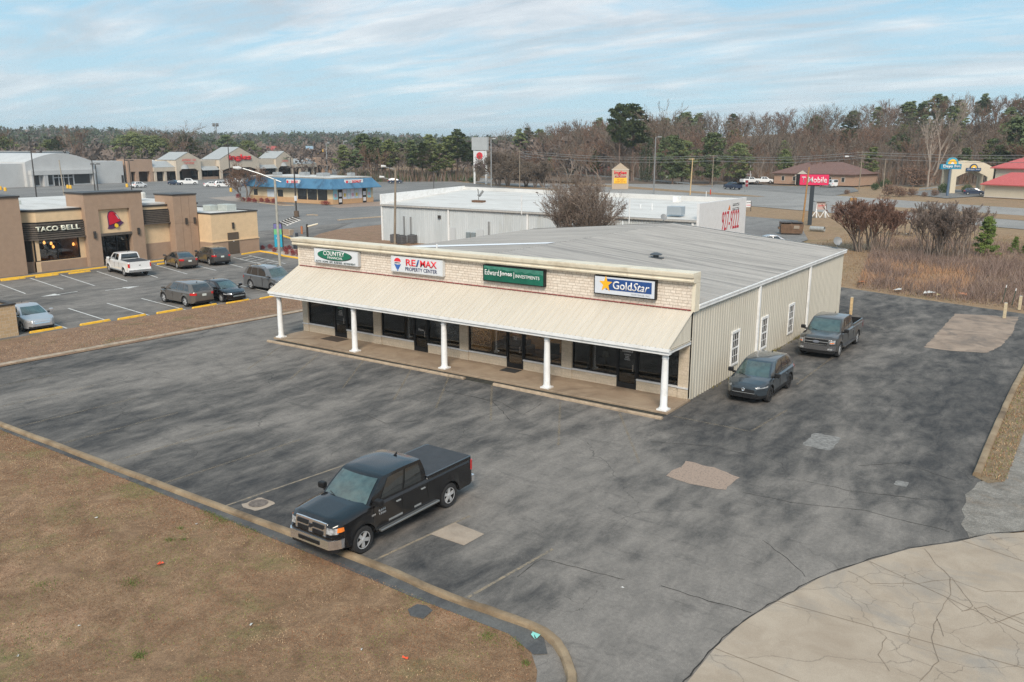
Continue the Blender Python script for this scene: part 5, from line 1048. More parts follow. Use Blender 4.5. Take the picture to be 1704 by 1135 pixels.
b = MB(); X2 = -64.3; b.box(-67.5, X2, 10.0, 11.35, 0, 6.85).box(-67.5, X2, 14.5, 15.9, 0, 6.85).box(-67.5, X2, 11.35, 14.5, 5.35, 6.85); b.build('entrance_tower', TBR, tb, bevel=.02)
b = MB(); b.box(-67.6, X2+.08, 9.92, 15.98, 6.85, 7.0); b.build('coping', DKM, tb)
b = MB(); b.box(-67.4, X2-.3, 11.35, 14.5, 3.05, 5.35); b.build('bell_panel', TCR, tb)
b = MB(); b.box(-67.4, X2+.05, 11.35, 14.5, 2.82, 3.05); b.build('entrance_canopy', LOUV, tb)
dr = MB(); [dr.box(X2-.7, X2-.6, y-.05, y+.05, 0, 2.82) for y in (11.42, 12.1, 13.2, 14.4)]; dr.box(X2-.7, X2-.6, 11.4, 14.45, 2.15, 2.22); d_ = dr.build('door', BLACK, tb)
b = MB(); b.box(X2-.68-o_.x, X2-.65-o_.x, 11.4-o_.y, 14.45-o_.y, .05, 2.8); b.build('pane', MATS['restaurant_glass'], d_, world=False)
b = MB(); b.box(-67.3, -66.6, 11.35, 14.5, 0, 2.82); b.build('vestibule', MATS['dining_brown'], tb)
b = MB(); b.box(-67, -63.85, 19.0, 21.75, 0, 6.35); b.build('tall_pier', TBR, tb, bevel=.02)
b = MB(); b.box(-67.1, -63.78, 18.94, 21.81, 6.35, 6.48); b.build('coping', DKM, tb)
b = MB(); b.box(-63.86, -63.838, 19.92, 19.94, 0, 6.35).box(-63.86, -63.838, 20.82, 20.84, 0, 6.35).box(-63.86,-63.838,19.0,21.75,3.5,3.52); b.build('stucco_joint', mat('stucco_joint', (.2,.14,.1), .9), tb)
b = MB(); b.box(-80, -61.75, 21.85, 27.75, 1.5, 4.35); b.build('cream_wall', TCR, tb); b = MB(); b.box(-80, -61.72, 21.8, 27.78, 0, 1.42); b.build('wall_base', TBR, tb)
b = MB(); b.box(-80.1, -61.65, 21.8, 27.82, 1.42, 1.52); b.build('trim_band', TCR, tb)
b = MB(); b.box(-80.1, -61.68, 21.8, 21.95, 4.35, 4.48).box(-80.1, -61.68, 27.65, 27.82, 4.35, 4.48).box(-61.9, -61.68, 21.95, 27.65, 4.35, 4.48); b.build('coping', DKM, tb)
b = MB(); b.box(-79.9, -61.9, 22, 27.6, 4.3, 4.38); b.build('roof', WROOF, tb)
b = MB(); b.box(-61.8, -61.66, 23.75, 25.1, .05, 2.3); d_ = b.build('service_door', mat('brown_door', (.10,.075,.055), .6), tb)
b = MB(); b.box(-61.66-o_.x, -61.655-o_.x, 24.35-o_.y, 24.5-o_.y, 1.35, 1.5); b.build('door_notice', DW, d_, world=False)
for y, z, x in ((10.7,3.0,X2),(15.2,3.0,X2),(20.35,3.65,-63.85),(21.35,3.65,-63.85),(24.5,3.0,-61.75)):
    b = MB(); b.box(x, x+.16, y-.1, y+.1, z-.3, z+.35); b.build('wall_lamp', DKM, tb)
for x, y, s_, h in ((-71,18.0,1.6,1.1),(-75,8,2.2,.55),(-66.5,25.3,1.3,.6),(-64.8,26.2,1.6,.7)):
    zr = 5.5 if y < 21 else 4.38; b = MB(); b.box(x-s_/2,x+s_/2,y-s_*.4,y+s_*.4,zr,zr+h); b.build('roof_unit', mat('unit_pale', (.42,.46,.44), .6, .1, 2), tb, bevel=.04)
b = MB(); b.lathe([(.0,0),(.6,0),(.6,.5),(.5,.6),(0,.6)], (-70,19.2,5.9), 12); b.build('exhaust_hood', mat('hood_white', (.65,.63,.58), .6), tb)
t = thing('restaurant_sign', 'pale lettering TACO BELL on the dark slat band of the restaurant', 'sign', (FX_+.35, 8.3, 3.6))
a = AX(*c3(210, 305), 0, FX_+.35); c = AX(*c3(500, 290), 0, FX_+.35); CW = mat('sign_cream_white', (.72,.72,.60), .5)
ym = (a.y+c.y)/2; w__ = c.y-a.y
text('TACO', (FX_+.36, ym-w__*.235, a.z), (0,1,0), (0,0,1), w__*.47, .46, CW, t, th=.05, bold=.03); text('BELL', (FX_+.36, ym+w__*.27, a.z), (0,1,0), (0,0,1), w__*.42, .46, CW, t, th=.05, bold=.03)
t = thing('bell_sign', 'red and dark purple tilted bell emblem above the restaurant door', 'sign', (X2-.3, 12.9, 4.2))
a = AX(*c3(700, 243), 0, X2-.25)
def bell(pts, x, m, nm, sc=1.):
    b = MB(); ca, sa = math.cos(R(-17)), math.sin(R(-17)); P = []
    for u, v in pts: u *= sc; v *= sc; P.append((a.y+u*ca+v*sa, a.z-u*sa*-1*-1+v*ca))
    b.prism([(0, 0)]*0 or [], 0, 0) if False else None
    n = len(P); i = 0; b.v = [(x, y, z) for y, z in P]+[(x+.06, y, z) for y, z in P]; b.f = [tuple(range(n-1, -1, -1)), tuple(range(n, 2*n))]+[(k_, (k_+1) % n, n+(k_+1) % n, n+k_) for k_ in range(n)]; b.m = [0]*len(b.f)
    return b.build(nm, m, t)
dome = [(-.78,-.55),(-.62,-.35),(-.52,.05),(-.42,.45),(-.22,.72),(0,.80),(.22,.72),(.42,.45),(.52,.05),(.62,-.35),(.78,-.55),(.4,-.68),(0,-.72),(-.4,-.68)]
PUR = mat('bell_purple', (.09,.03,.10), .4)
bell(dome, X2-.30, PUR, 'outline', 1.12); bell([(x*.97, y+.02) for x, y in dome[1:10]], X2-.23, mat('bell_red', (.55,.01,.035), .4), 'bell', 1.0)
bell([(-.2,-.62),(-.13,-.45),(0,-.38),(.13,-.45),(.2,-.62),(.1,-.78),(-.1,-.78)], X2-.16, mat('bell_clapper', (.85,.55,.03), .4), 'clapper'); bell([(.18,.62),(.28,.5),(.42,.0),(.5,-.1),(.40,.35)], X2-.16, DW, 'highlight')
# brick enclosure at the left edge
t = thing('dumpster_enclosure', 'tan brick enclosure with dark coping cut by the left edge of the picture', 'enclosure', (-42, -11, 0))
p = G(31.5, 558); q = 2.0; x1, y1 = p.x, p.y
b = MB(); b.box(x1-6, x1, y1-5, y1-4.8, 0, 1.9).box(x1-6, x1, y1-.2, y1, 0, 1.9).box(x1-.2, x1, y1-4.8, y1-.2, 0, 1.9); b.build('brick_wall', brickmat('enclosure_brick', (.50,.36,.22), (.44,.31,.18), (.5,.42,.32), .4, .2, .01, .3), t)
b = MB(); b.box(x1-6, x1+.05, y1-5.05, y1-4.75, 1.9, 2.0).box(x1-6, x1+.05, y1-.25, y1+.05, 1.9, 2.0).box(x1-.25, x1+.05, y1-4.75, y1-.25, 1.9, 2.0); b.build('coping', DKM, t)
# donut shop
ds_ = thing('donut_shop', 'cream donut shop with a blue metal mansard roof across the lot', 'building', (-126, 92, 0))
DX, DY0, DY1, DXL = -112.4, 86.2, 97.6, -138.
BLU = sheetmat('blue_metal_roof', (.045,.14,.25), (.08,.21,.34), (.5, .5, .1), .5, (.02,.045,.08), (.52, .66))
DCR = mat('donut_cream', (.60,.50,.34), .8, .05, 1.); DOR = mat('donut_orange_base', (.52,.33,.18), .8, .06, 1.)
b = MB(); b.box(DXL, DX, DY0, DY1, 1.05, 3.3); b.build('wall', DCR, ds_); b = MB(); b.box(DXL, DX+.04, DY0-.04, DY1+.04, 0, 1.05); b.build('wall_base', DOR, ds_)
def mansard(x0, x1, y0, y1, zo, zi, ov, ins, m, nm, par):
    b = MB(); o1 = [(x0-ov,y0-ov,zo),(x1+ov,y0-ov,zo),(x1+ov,y1+ov,zo),(x0-ov,y1+ov,zo)]; i1 = [(x0+ins,y0+ins,zi),(x1-ins,y0+ins,zi),(x1-ins,y1-ins,zi),(x0+ins,y1-ins,zi)]
    for k_ in range(4): b.face([o1[k_], o1[(k_+1) % 4], i1[(k_+1) % 4], i1[k_]])
    b.face([(x, y, z-.12) for x, y, z in o1][::-1])
    for k_ in range(4): a, c = o1[k_], o1[(k_+1) % 4]; b.face([(a[0],a[1],a[2]-.12), (c[0],c[1],c[2]-.12), c, a])
    return b.build(nm, m, par)
mansard(DXL, DX, DY0, DY1, 3.15, 5.0, 1.3, .1, BLU, 'mansard_roof', ds_)
b = MB(); b.box(DXL+.1, DX-.1, DY0+.1, DY1-.1, 4.9, 5.25); b.build('parapet', mat('aged_coping', (.33,.31,.28), .8, .2, 2), ds_); b = MB(); b.box(DXL+.4, DX-.4, DY0+.4, DY1-.4, 5.25, 5.27); b.build('roof', WROOF, ds_)
for x, y, s_ in ((-120,91,2.0),(-128,93,1.6),(-132,89,1.4),(-116,95,1.2)):
    b = MB(); b.box(x-s_/2,x+s_/2,y-s_/2,y+s_/2,5.27,6.0); b.build('roof_unit', STEEL, ds_)
def dwin(a, c, z0, z1, face, m=DARKG, nm='window'):
    b = MB()
    if face == 'x': b.box(DX, DX+.06, a, c, z0, z1)
    else: b.box(a, c, DY0-.06, DY0, z0, z1)
    return b.build(nm, m, ds_)
for k_ in range(3): dwin(-122.6+k_*3.0, -119.9+k_*3.0, .75, 3.0, 'y')
dwin(-136.6,-135.4,1.2,2.4,'y'); dwin(-128.8,-127.2,1.1,2.5,'y'); dwin(-132.2,-130.0,.95,2.6,'y', mat('poster_pale', (.55,.62,.68), .5))
PC = [mat('poster_'+n_, c_, .5) for n_, c_ in (('sky', (.48,.62,.70)), ('lilac', (.64,.64,.72)), ('aqua', (.28,.58,.68)), ('pink', (.60,.35,.42)))]
for k_, (a, c, m_) in enumerate(((86.4,87.5,2),(89.0,90.0,1),(90.1,91.1,0),(91.2,92.2,1),(92.3,93.3,0),(93.4,94.3,1),(96.0,96.9,2))):
    w_2 = dwin(a, c, .95, 3.0, 'x', PC[m_], 'poster_window'); b = MB(); o2 = ds_.location; ym_ = (a+c)/2; b.box(DX+.061-o2.x, DX+.068-o2.x, ym_-.28-o2.y, ym_+.28-o2.y, 1.4, 2.1); b.build('poster_print', [PC[3], mat('poster_gold', (.65,.5,.1), .5), mat('poster_white', (.7,.7,.72), .5)][k_ % 3], w_2, world=False)
for y in (87.7, 94.5): d_ = dwin(y, y+1.1, 0, 2.9, 'x', BLACK, 'door'); b = MB(); b.box(DX+.061-o2.x, DX+.066-o2.x, y+.15-o2.y, y+.95-o2.y, .35, 1.1).box(DX+.061-o2.x, DX+.066-o2.x, y+.15-o2.y, y+.95-o2.y, 1.5, 2.3); b.build('door_poster', mat('poster_white', (0,0,0)), d_, world=False)
SGW = mat('sign_soft_white', (.68,.70,.72), .5)
for l, O, U, w2_ in (('white donut sign on the right face of the blue mansard roof', (DX+.55, 91.8, 4.35), (0,1,0), 5.0), ('small white donut sign on the left face of the blue mansard roof', (-123.2, DY0-.65, 4.25), (1,0,0), 4.0)):
    t = thing('shop_fascia_sign', l, 'sign', O); b = MB(); U = Vector(U); n_ = U.cross(Vector((0,0,1))); h_ = .45
    for_ = [Vector(O)+U*s*w2_/2+Vector((0,0,v_*h_)) for s, v_ in ((-1,-1),(1,-1),(1,1),(-1,1))]; bk = [p_-n_*.3 for p_ in for_]
    b.face(for_); b.face(bk[::-1]); [b.face([bk[k_], bk[(k_+1) % 4], for_[(k_+1) % 4], for_[k_]]) for k_ in range(4)]; b.build('panel', SGW, t)
    text('~3', Vector(O)-U*w2_*.27+n_*.02, U, (0,0,1), w2_*.13, .3, mat('sign_sky', (.2,.35,.5), .5), t); text('DONUT', Vector(O)+U*w2_*.13+n_*.02, U, (0,0,1), w2_*.52, .55, SR, t, bold=.05)
    b = MB(); c_ = Vector(O)-U*w2_*.41+n_*.02; b.face([c_+U*.3*math.cos(k_*R(30))+Vector((0,0,.3*math.sin(k_*R(30)))) for k_ in range(12)]); b.build('emblem', SR, t)

# shopping center: local frame, +x runs to the right along the fronts, -y faces the lot
def frame(name, label, cat, p0, p1, z=0.):
    rz = math.atan2(p1[1]-p0[1], p1[0]-p0[0]); return thing(name, label, cat, (p0[0], p0[1], z), rz)
STW = mat('store_white', (.50,.51,.51), .8, .05, .3); MCR = mat('mall_cream', (.55,.48,.39), .8, .05, .3); MTN = mat('mall_tan', (.42,.29,.21), .8, .05, .3); SHADE = mat('arcade_inner', (.17,.11,.085), .9, .2, .3); MGR = mat('mall_metal_roof', (.36,.38,.385), .7, .05, 1.)
def bx(t, nm, x0, x1, y0, y1, z0, z1, m, bevel=0): b = MB(); b.box(x0, x1, y0, y1, z0, z1); return b.build(nm, m, t, world=False, bevel=bevel)
P0, P1 = (-241.5, 75.), (-262.5, 226.5)
st = frame('department_store', 'empty white store with a broad arched front at the far left', 'building', P0, P1, -.035)
bx(st,'wall',-60,14.5,0,40,0,6.6,STW); bx(st,'wall',36.5,48.2,0,40,0,6.9,STW)
arc = [(14.5,0),(36.5,0)]+[(36.5-22*k_/16, 7.0+2.5*math.sin(math.pi*k_/16)) for k_ in range(17)]
b = MB(); n = len(arc); b.v = [(x,-1.2,z) for x, z in arc]+[(x,40,z) for x, z in arc]; b.f = [tuple(range(n)), tuple(range(2*n-1, n-1, -1))]+[(k_, n+k_, n+(k_+1) % n, (k_+1) % n) for k_ in range(n)]; b.m = [0]*len(b.f); b.build('arched_front', STW, st, world=False)
bx(st,'entrance_canopy',15.2,36,-2.6,-1.2,3.3,4.6,STW)
for x0, x1 in ((15.6,18.2),(20.0,22.4),(29.6,34.8)): bx(st,'window',x0,x1,-1.25,-1.15,.4,3.2,DARKG)
d_ = bx(st,'entrance_doors',22.8,29.2,-1.25,-1.15,0,3.2,DARKG); [bx(d_,'door_frame',x-.1,x+.1,-1.32,-1.25,0,3.2,DW) for x in (22.8,24.4,26,27.6,29.2)]; bx(d_,'transom',22.8,29.2,-1.33,-1.25,2.3,2.45,DW)
for x in (15.3,18.9,19.6,35.2): bx(st,'canopy_pier',x,x+.6,-2.5,-1.25,0,3.3,STW)
bx(st,'door',47.2,48.0,-.05,.0,0,2.4,DKM)
bx(st,'roof',-60,48.2,.3,39.7,6.9,6.95,WROOF) if False else None
ml = frame('grocery_strip', 'long cream and tan shopping strip with three pointed gables and red letters', 'building', P0, P1, -.035)
bx(ml,'back_wall',49.6,152.6,4.6,45,0,6.2,SHADE); bx(ml,'roof',49.6,152.6,4.4,45,6.2,6.35,WROOF)
bx(ml,'end_block',49.6,59.5,-.2,4.6,3.4,7.3,MTN); bx(ml,'end_block',142.5,152.8,-.2,4.6,3.4,7.0,MTN); 
for x in [49.6,52.6,58.2,142.5,147,151.6]: bx(ml,'pillar',x,x+1.2,-.2,1.2,0,3.4,MTN)
for x0, x1 in ((59.5,68.5),(127.5,142.5)):
    b = MB(); b.face([(x0,-.6,4.6),(x1,-.6,4.6),(x1,3.2,6.6),(x0,3.2,6.6)]); b.face([(x0,-.6,4.6),(x0,3.2,6.6),(x0,3.2,4.6)]); b.build('metal_canopy_roof', MGR, ml, world=False)
    bx(ml,'fascia',x0,x1,-.6,4.6,3.2,4.55,MCR); x = x0+.3
    while x < x1-1: bx(ml,'pillar',x,x+.9,-.5,.5,0,3.2,MCR); x += 4.1
def gable(x0, x1, ze, zp, y=-1.2):
    b = MB(); xm = (x0+x1)/2; P = [(x0,0),(x0+1.2,0),(x0+1.2,3.0),(x0+(x1-x0)*.25,3.9),(x1-(x1-x0)*.25,3.9),(x1-1.2,3.0),(x1-1.2,0),(x1,0),(x1,ze),(xm,zp),(x0,ze)]
    n = len(P); b.v = [(u,y,z) for u, z in P]+[(u,y+.6,z) for u, z in P]; b.f = [tuple(range(n)), tuple(range(2*n-1, n-1, -1))]+[(k_, n+k_, n+(k_+1) % n, (k_+1) % n) for k_ in range(n)]; b.m = [0]*len(b.f); b.build('gable', MCR, ml, world=False)
    b = MB(); b.face([(x0-.3,y-.1,ze),(xm,y-.1,zp+.12),(xm,y+9,zp+.12),(x0-.3,y+9,ze)]); b.face([(xm,y-.1,zp+.12),(x1+.3,y-.1,ze),(x1+.3,y+9,ze),(xm,y+9,zp+.12)]); b.build('gable_roof', MGR, ml, world=False)
    bx(ml,'gable_side',x0,x0+.5,y+.6,9,4.4,ze,MCR); bx(ml,'gable_side',x1-.5,x1,y+.6,9,4.4,ze,MCR)
gable(68.5,79.5,7.0,9.5); gable(87.5,107.5,6.9,11.2,-2.); gable(117.5,127.5,6.9,9.6)
for x0, x1 in ((79.5,87.5),(107.5,117.5)):
    bx(ml,'fascia',x0,x1,-.3,4.6,4.3,6.7,MCR); b = MB(); b.face([(x0,-1.8,3.2),(x1,-1.8,3.2),(x1,-.3,4.6),(x0,-.3,4.6)]); b.build('metal_canopy_roof', MGR, ml, world=False)
for x in (72.2,122): 
    b = MB(); rows = [[(x-1.8+5.4*0+3.6*k_/8, -1.2-1.2*math.sin(math.pi*k_/8)*a, 3.9+1.6*(1-a)*math.sin(math.pi*k_/8)**.5) for a in (1,.5,0)] for k_ in range(9)]; b.grid(rows); b.build('round_awning', MGR, ml, world=False)
x = 80
while x < 117: 
    if not 88 < x < 107: bx(ml,'window',x,x+2.2,4.5,4.6,.6,3.0,DARKG)
    x += 2.6
for x in (51,55,61,65,70.5,73.5,119,122,130,134,138,145,149): bx(ml,'shop_window',x,x+2.4,4.5,4.6,.3,2.8,DARKG)
bx(ml,'grocery_entrance',90,105,-1.3,-1.2,0,3.8,DARKG); bx(ml,'brick_base',79.5,88,-.5,-.2,0,.9,MTN); bx(ml,'brick_base',107,117.5,-.5,-.2,0,.9,MTN)
SRED = mat('red_channel_letters', (.70,.02,.03), .4)
def flat_sign(par_p, name, label, parts, base=None):
    t = thing(name, label, 'sign', base); t.rotation_euler = ml.rotation_euler
    for s_, x, z, w2_, h_, m_ in parts: text(s_, (x, 0, z), (1,0,0), (0,0,1), w2_, h_, m_, t, bold=.04, world=False, th=.15)
def mlp(x, y): a = ml.rotation_euler.z; return (ml.location.x+x*math.cos(a)-y*math.sin(a), ml.location.y+x*math.sin(a)+y*math.cos(a), 0)
flat_sign(0,'store_sign','big red lowercase ingles letters on the tallest gable',[('ingles',0,7.3,11.5,2.6,SRED)],mlp(97.5,-2.2))
flat_sign(0,'store_sign','two lines of small red lettering on the left gable',[('~8 3',0,6.9,6.2,1.1,SRED),('~7',0,5.8,4.4,1.0,SRED)],mlp(74,-1.4))
flat_sign(0,'store_sign','small green and red shop lettering on the right gable',[('~4',0,6.9,2.4,1.0,mat('letter_green', (.02,.15,.05), .5)),('~6',0,5.9,3.6,.9,SRED)],mlp(122.5,-1.4))
bh = thing('rooftop_building', 'pale low warehouse rising behind the left part of the grocery strip', 'building', (*mlp(40, 60)[:2], 0), ml.rotation_euler.z)
bx(bh,'wall',-3,34,0,20,0,9.6,mat('warehouse_pale', (.42,.47,.50), .6, .05, .5)); bx(bh,'roof',-3.2,34.2,-.2,20,9.6,9.8,WROOF)

# tan brick office with hip roof
def hiproof(t, x0, x1, y0, y1, ze, zr, ov, m, nm='roof'):
    b = MB(); x0 -= ov; x1 += ov; y0 -= ov; y1 += ov; ym = (y0+y1)/2; d = (y1-y0)/2; A, B_, C_, D = (x0,y0,ze),(x1,y0,ze),(x1,y1,ze),(x0,y1,ze); E, F_ = (x0+d,ym,zr),(x1-d,ym,zr)
    b.face([A,B_,F_,E]); b.face([C_,D,E,F_]); b.face([D,A,E]); b.face([B_,C_,F_]); b.face([(p_[0],p_[1],p_[2]-.01) for p_ in (D,C_,B_,A)])
    b.box(x0,x1,y0,y0+.05,ze-.22,ze); b.box(x0,x0+.05,y0,y1,ze-.22,ze); return b.build(nm, m, t, world=False)
SHIN = mat('brown_shingle', (.17,.10,.085), .9, .15, 2); TRIM = mat('pale_trim', (.6,.55,.48), .7)
of = frame('brick_office', 'long low tan brick office with a brown hip roof and small gabled porch', 'building', (-71.5, 231.0), (-46.6, 226.0), .25)
bx(of,'wall',0,25.5,0,15,0,3.3,PINKBR); hiproof(of,0,25.5,0,15,3.3,6.6,.7,SHIN)
for x in (2.5,6.2,14.5,17.5,21.5): w_2 = bx(of,'window',x,x+1.1,-.05,0,1.0,2.4,TRIM); bx(w_2,'pane',x+.12,x+.98,-.07,-.05,1.1,2.3,DARKG)
for x in (8.3,9.6,11.6,12.8): bx(of,'porch_column',x,x+.2,-2.2,-2.0,0,2.6,TRIM)
b = MB(); b.face([(8,-2.5,2.6),(13.2,-2.5,2.6),(10.6,-2.5,4.3)]); b.build('porch_gable', TRIM, of, world=False)
b = MB(); b.face([(7.7,-2.6,2.55),(10.6,-2.6,4.4),(10.6,2,4.4),(7.7,2,2.55)]); b.face([(10.6,-2.6,4.4),(13.5,-2.6,2.55),(13.5,2,2.55),(10.6,2,4.4)]); b.build('porch_roof', SHIN, of, world=False)
# brown house
hz_ = hill(-170, 288)
bhs = frame('red_house', 'small red brown house with a gabled grey brown roof at the wood edge', 'house', (-176, 284), (-163, 293.5), hz_-.2)
bx(bhs,'wall',0,10,0,9,0,3.4,mat('house_red', (.22,.09,.07), .8)); bx(bhs,'wing',8.5,15.5,-2,8,0,3.6,mat('wing_red', (.27,.09,.08), .8))
b = MB(); b.face([(-.5,-.5,3.3),(9,-.5,3.3),(9,4.5,5.6),(-.5,4.5,5.6)]); b.face([(-.5,9.5,3.3),(9,9.5,3.3),(9,4.5,5.6),(-.5,4.5,5.6)][::-1]); b.face([(-.02,0,3.3),(-.02,4.5,5.5),(-.02,9,3.3)]); b.build('roof', mat('house_roof', (.17,.13,.115), .9), bhs, world=False)
b = MB(); b.face([(8.2,-2.6,3.5),(12,-2.6,5.7),(12,8,5.7),(8.2,8,3.5)]); b.face([(12,-2.6,5.7),(15.9,-2.6,3.5),(15.9,8,3.5),(12,8,5.7)]); b.face([(8.5,-2.02,3.6),(15.5,-2.02,3.6),(12,-2.02,5.6)]); b.build('wing_roof', mat('house_roof', (0,0,0)), bhs, world=False)
for x in (10,12.6): w_2 = bx(bhs,'window',x,x+1.2,-2.08,-2,1.2,2.7,TRIM); bx(w_2,'pane',x+.12,x+1.08,-2.1,-2.08,1.3,2.6,DARKG)
# motel
MCRM = mat('motel_cream', (.60,.54,.42), .8, .04, .5); MRED = sheetmat('red_tile_roof', (.46,.09,.085), (.55,.13,.12), (3, .3, 3), .6)
mo = thing('motel', 'cream two storey motel wing with a red roof at the right edge', 'building', (-9.6, 197.5, .0), R(-27.3))
bx(mo,'wall',-.5,60,3,16,0,6.5,MCRM); hiproof(mo,-.5,60,3,16,6.5,10.2,.9,MRED); bx(mo,'belt_course',-.55,60,2.93,3.0,3.2,3.4,TRIM)
for x in (10,16.5,23,29.5): w_2 = bx(mo,'window',x,x+2.0,2.9,3,4.2,5.7,TRIM); bx(w_2,'pane',x+.2,x+1.8,2.87,2.9,4.3,5.6,DARKG)
ml2 = thing('motel_office', 'low cream motel office wing with a red hip roof in front of the taller wing', 'building', (-9.4, 190.3, .05), R(-27.3))
bx(ml2,'wall',0,26,0,7,0,2.95,MCRM); hiproof(ml2,0,26,0,7,2.95,5.6,.8,MRED); bx(ml2,'wall_base',-.05,26,-.05,0,0,.25,TRIM)
ar_ = thing('motel_arch', 'tall cream arched motel entrance canopy with curved top', 'canopy', (-18.6, 204.4, .0), R(31))
def archwall(y0, y1):
    b = MB(); top = [(10-10*k_/20*1.0, 6.0+ (1.9*math.sin(math.pi*k_/20)**.8)) for k_ in range(21)]; inn_ = [(1.3+7.4*k_/14, 4.0+1.3*math.sin(math.pi*k_/14)) for k_ in range(15)]
    P = [(0,0),(1.3,0)]+inn_+[(8.7,0),(10,0)]+top; n = len(P)
    b.v = [(x, y0, z) for x, z in P]+[(x, y1, z) for x, z in P]; b.f = [tuple(range(n)), tuple(range(2*n-1, n-1, -1))]+[(k_, n+k_, n+(k_+1) % n, (k_+1) % n) for k_ in range(n)]; b.m = [0]*len(b.f); return b
archwall(0,.8).build('front_arch', MCRM, ar_, world=False); archwall(5.0,5.6).build('rear_arch', MCRM, ar_, world=False)
b = MB(); b.grid([[(10*k_/20, .8, 5.9+1.7*math.sin(math.pi*k_/20)**.8), (10*k_/20, 5.0, 5.9+1.7*math.sin(math.pi*k_/20)**.8)] for k_ in range(21)]); b.build('canopy_roof', MCRM, ar_, world=False)
def sunlogo(t, cx, cz, r_, y, m1, m2):
    b = MB(); P = [(cx+r_*math.cos(math.pi*k_/16), cz+r_*1.05*math.sin(math.pi*k_/16)) for k_ in range(17)]
    b.v = [(x, y, z) for x, z in P]+[(x, y+.25, z) for x, z in P]; n = 17; b.f = [tuple(range(n)), tuple(range(2*n-1, n-1, -1))]+[(k_, n+k_, n+(k_+1) % n, (k_+1) % n) for k_ in range(n)]; b.m = [0]*len(b.f); b.build('sun_disc', m1, t, world=False)
    b = MB(); b.face([(cx+.72*r_*math.cos(math.pi*k_/16), y-.02, cz+.74*r_*math.sin(math.pi*k_/16)) for k_ in range(17)]); b.build('sun', m2, t, world=False); b = MB(); b.face([(cx+.25*r_*math.cos(math.pi*k_/8), y-.04, cz+.3*r_*math.sin(math.pi*k_/8)) for k_ in range(9)]); b.build('sun_core', DW, t, world=False)
SKYB = mat('sign_teal_blue', (.02,.22,.36), .4); SUNY = mat('sign_sun_yellow', (.85,.50,.03), .4)
t = thing('motel_sign', 'small motel sun logo sign on the front of the cream arch', 'sign', tuple(Vector((-18.6,204.4,0))+Vector((5*math.cos(R(31))+.12*math.sin(R(31)), 5*math.sin(R(31))-.12*math.cos(R(31)), 0))), R(31))
bx(t,'panel',-1.75,1.75,-.3,-.05,5.45,6.2,mat('sign_navy_panel', (.02,.06,.14), .4)); text('Days Inn', (0,-.32,5.82), (1,0,0), (0,0,1), 2.9, .45, DW, t, world=False); sunlogo(t,0,6.2,.95,-.25,mat('sign_navy_panel', (0,0,0)),SUNY)
# ------------------------------------------------------------------ poles, signs, street furniture
FZ = -YAW
def post(nm, label, p, h, r0, r1, m, cat, lean=(0, 0), group=None):
    t = thing(nm, label, cat, (p[0], p[1], p[2] if len(p) > 2 else 0), 0, group); b = MB(); b.cyl((0,0,-.1), (lean[0], lean[1], h), r0, r1, 10); b.build('pole', m, t, smooth=True, world=False); return t
def g_(px, py, z=0.): p = G(px, py, z); return (p.x, p.y, z)
def hof(px, py, pt): return HT(G(px, py), pt)
# twin head shoebox lot lights and tall lot lights
def lot_light(px, py, pt, label, heads=2, m=None, hs=1.):
    m = m or DKM; p = g_(px, py); h = hof(px, py, pt); t = post('lot_light', label, p, h, .11*hs+.03, .08*hs+.02, m, 'light pole', group='lot light poles'); b = MB()
    for s in ((-1, 1) if heads == 2 else (1,)):
        x = s*.75*hs; c, s2 = math.cos(FZ), math.sin(FZ); b2 = MB(); b2.box(min(0,x), max(0,x), -.04, .04, h-.08, h); b2.box(x-.38*hs, x+.38*hs, -.3*hs, .3*hs, h-.1*hs, h+.14*hs); o = b2.build('lamp_head', m, t, world=False, bevel=.03); o.rotation_euler = (0, 0, FZ)
    return t
for a in ((61.9,335.6,223,'tall dark light pole rising behind the left end of the restaurant roof'),(158.6,320.7,264,'taller of two close dark light poles behind the restaurant entrance tower'),(163.6,320.7,273,'shorter of two close dark light poles behind the restaurant entrance tower'),(211.5,310.7,259,'thin dark light pole near the door of the white arched store'),(219.5,319.7,267,'dark twin head light pole in front of the tan end block of the strip'),(486,310,262,'dark twin head light pole beside the right gable of the strip')): lot_light(*a)
lot_light(384.9, 317.7, 232, 'tall dark pole with a yellow base in front of the big red letters', 1)
lot_light(544.9, 289.8, 238, 'pale tall light pole nearer the grocery strip, left of its twin', 1, STEEL, 1.3)
lot_light(574.5, 291.9, 235, 'pale tall light pole beside the pine row, right of its twin', 1, STEEL, 1.3)
lot_light(817.5, 311, 231, 'white tall light pole right of the tall pylon sign', 1, STEEL, 1.2)
lot_light(1087.7, 323.4, 228, 'grey tall light pole between the gabled sign and the wooden pole', 1, GREYM, 1.2)
lot_light(722, 316, 286, 'short dark pole before the pines above the white roof', 1, DKM, .5)
for px, py, l in ((211.5,311.5,'yellow pole base near the white store door'),(384.5,319,'yellow pole base of the dark pole before the red letters'),(1,316,'yellow bollard at the far left before the white store'),(9,318,'second yellow bollard from the left before the white store'),(113,313.5,'left of the two yellow bollards before the store doors'),(117.5,314,'right of the two yellow bollards before the store doors')):
    p = g_(px, py); b = MB(); b.lathe([(.35,0),(.35,.7),(.28,.95),(0,1.0)], (0,0,0), 12); o = b.build('bollard', YEL, smooth=35); o.location = p; tag(o, l, 'bollard', 'yellow bollards in the shopping center lot')
t = lot_light(493.7, 360.7, 279, 'brown twin head light pole on a round concrete base beside the donut shop'); b = MB(); b.lathe([(.42,0),(.40,.95),(0,1.0)], n=14); b.build('base', mat('brown_base', (.12,.085,.06), .9), t, world=False); b = MB(); b.box(-.16,.16,-.16,.16,2.6,3.4); b.build('notice', SGW, t, world=False)
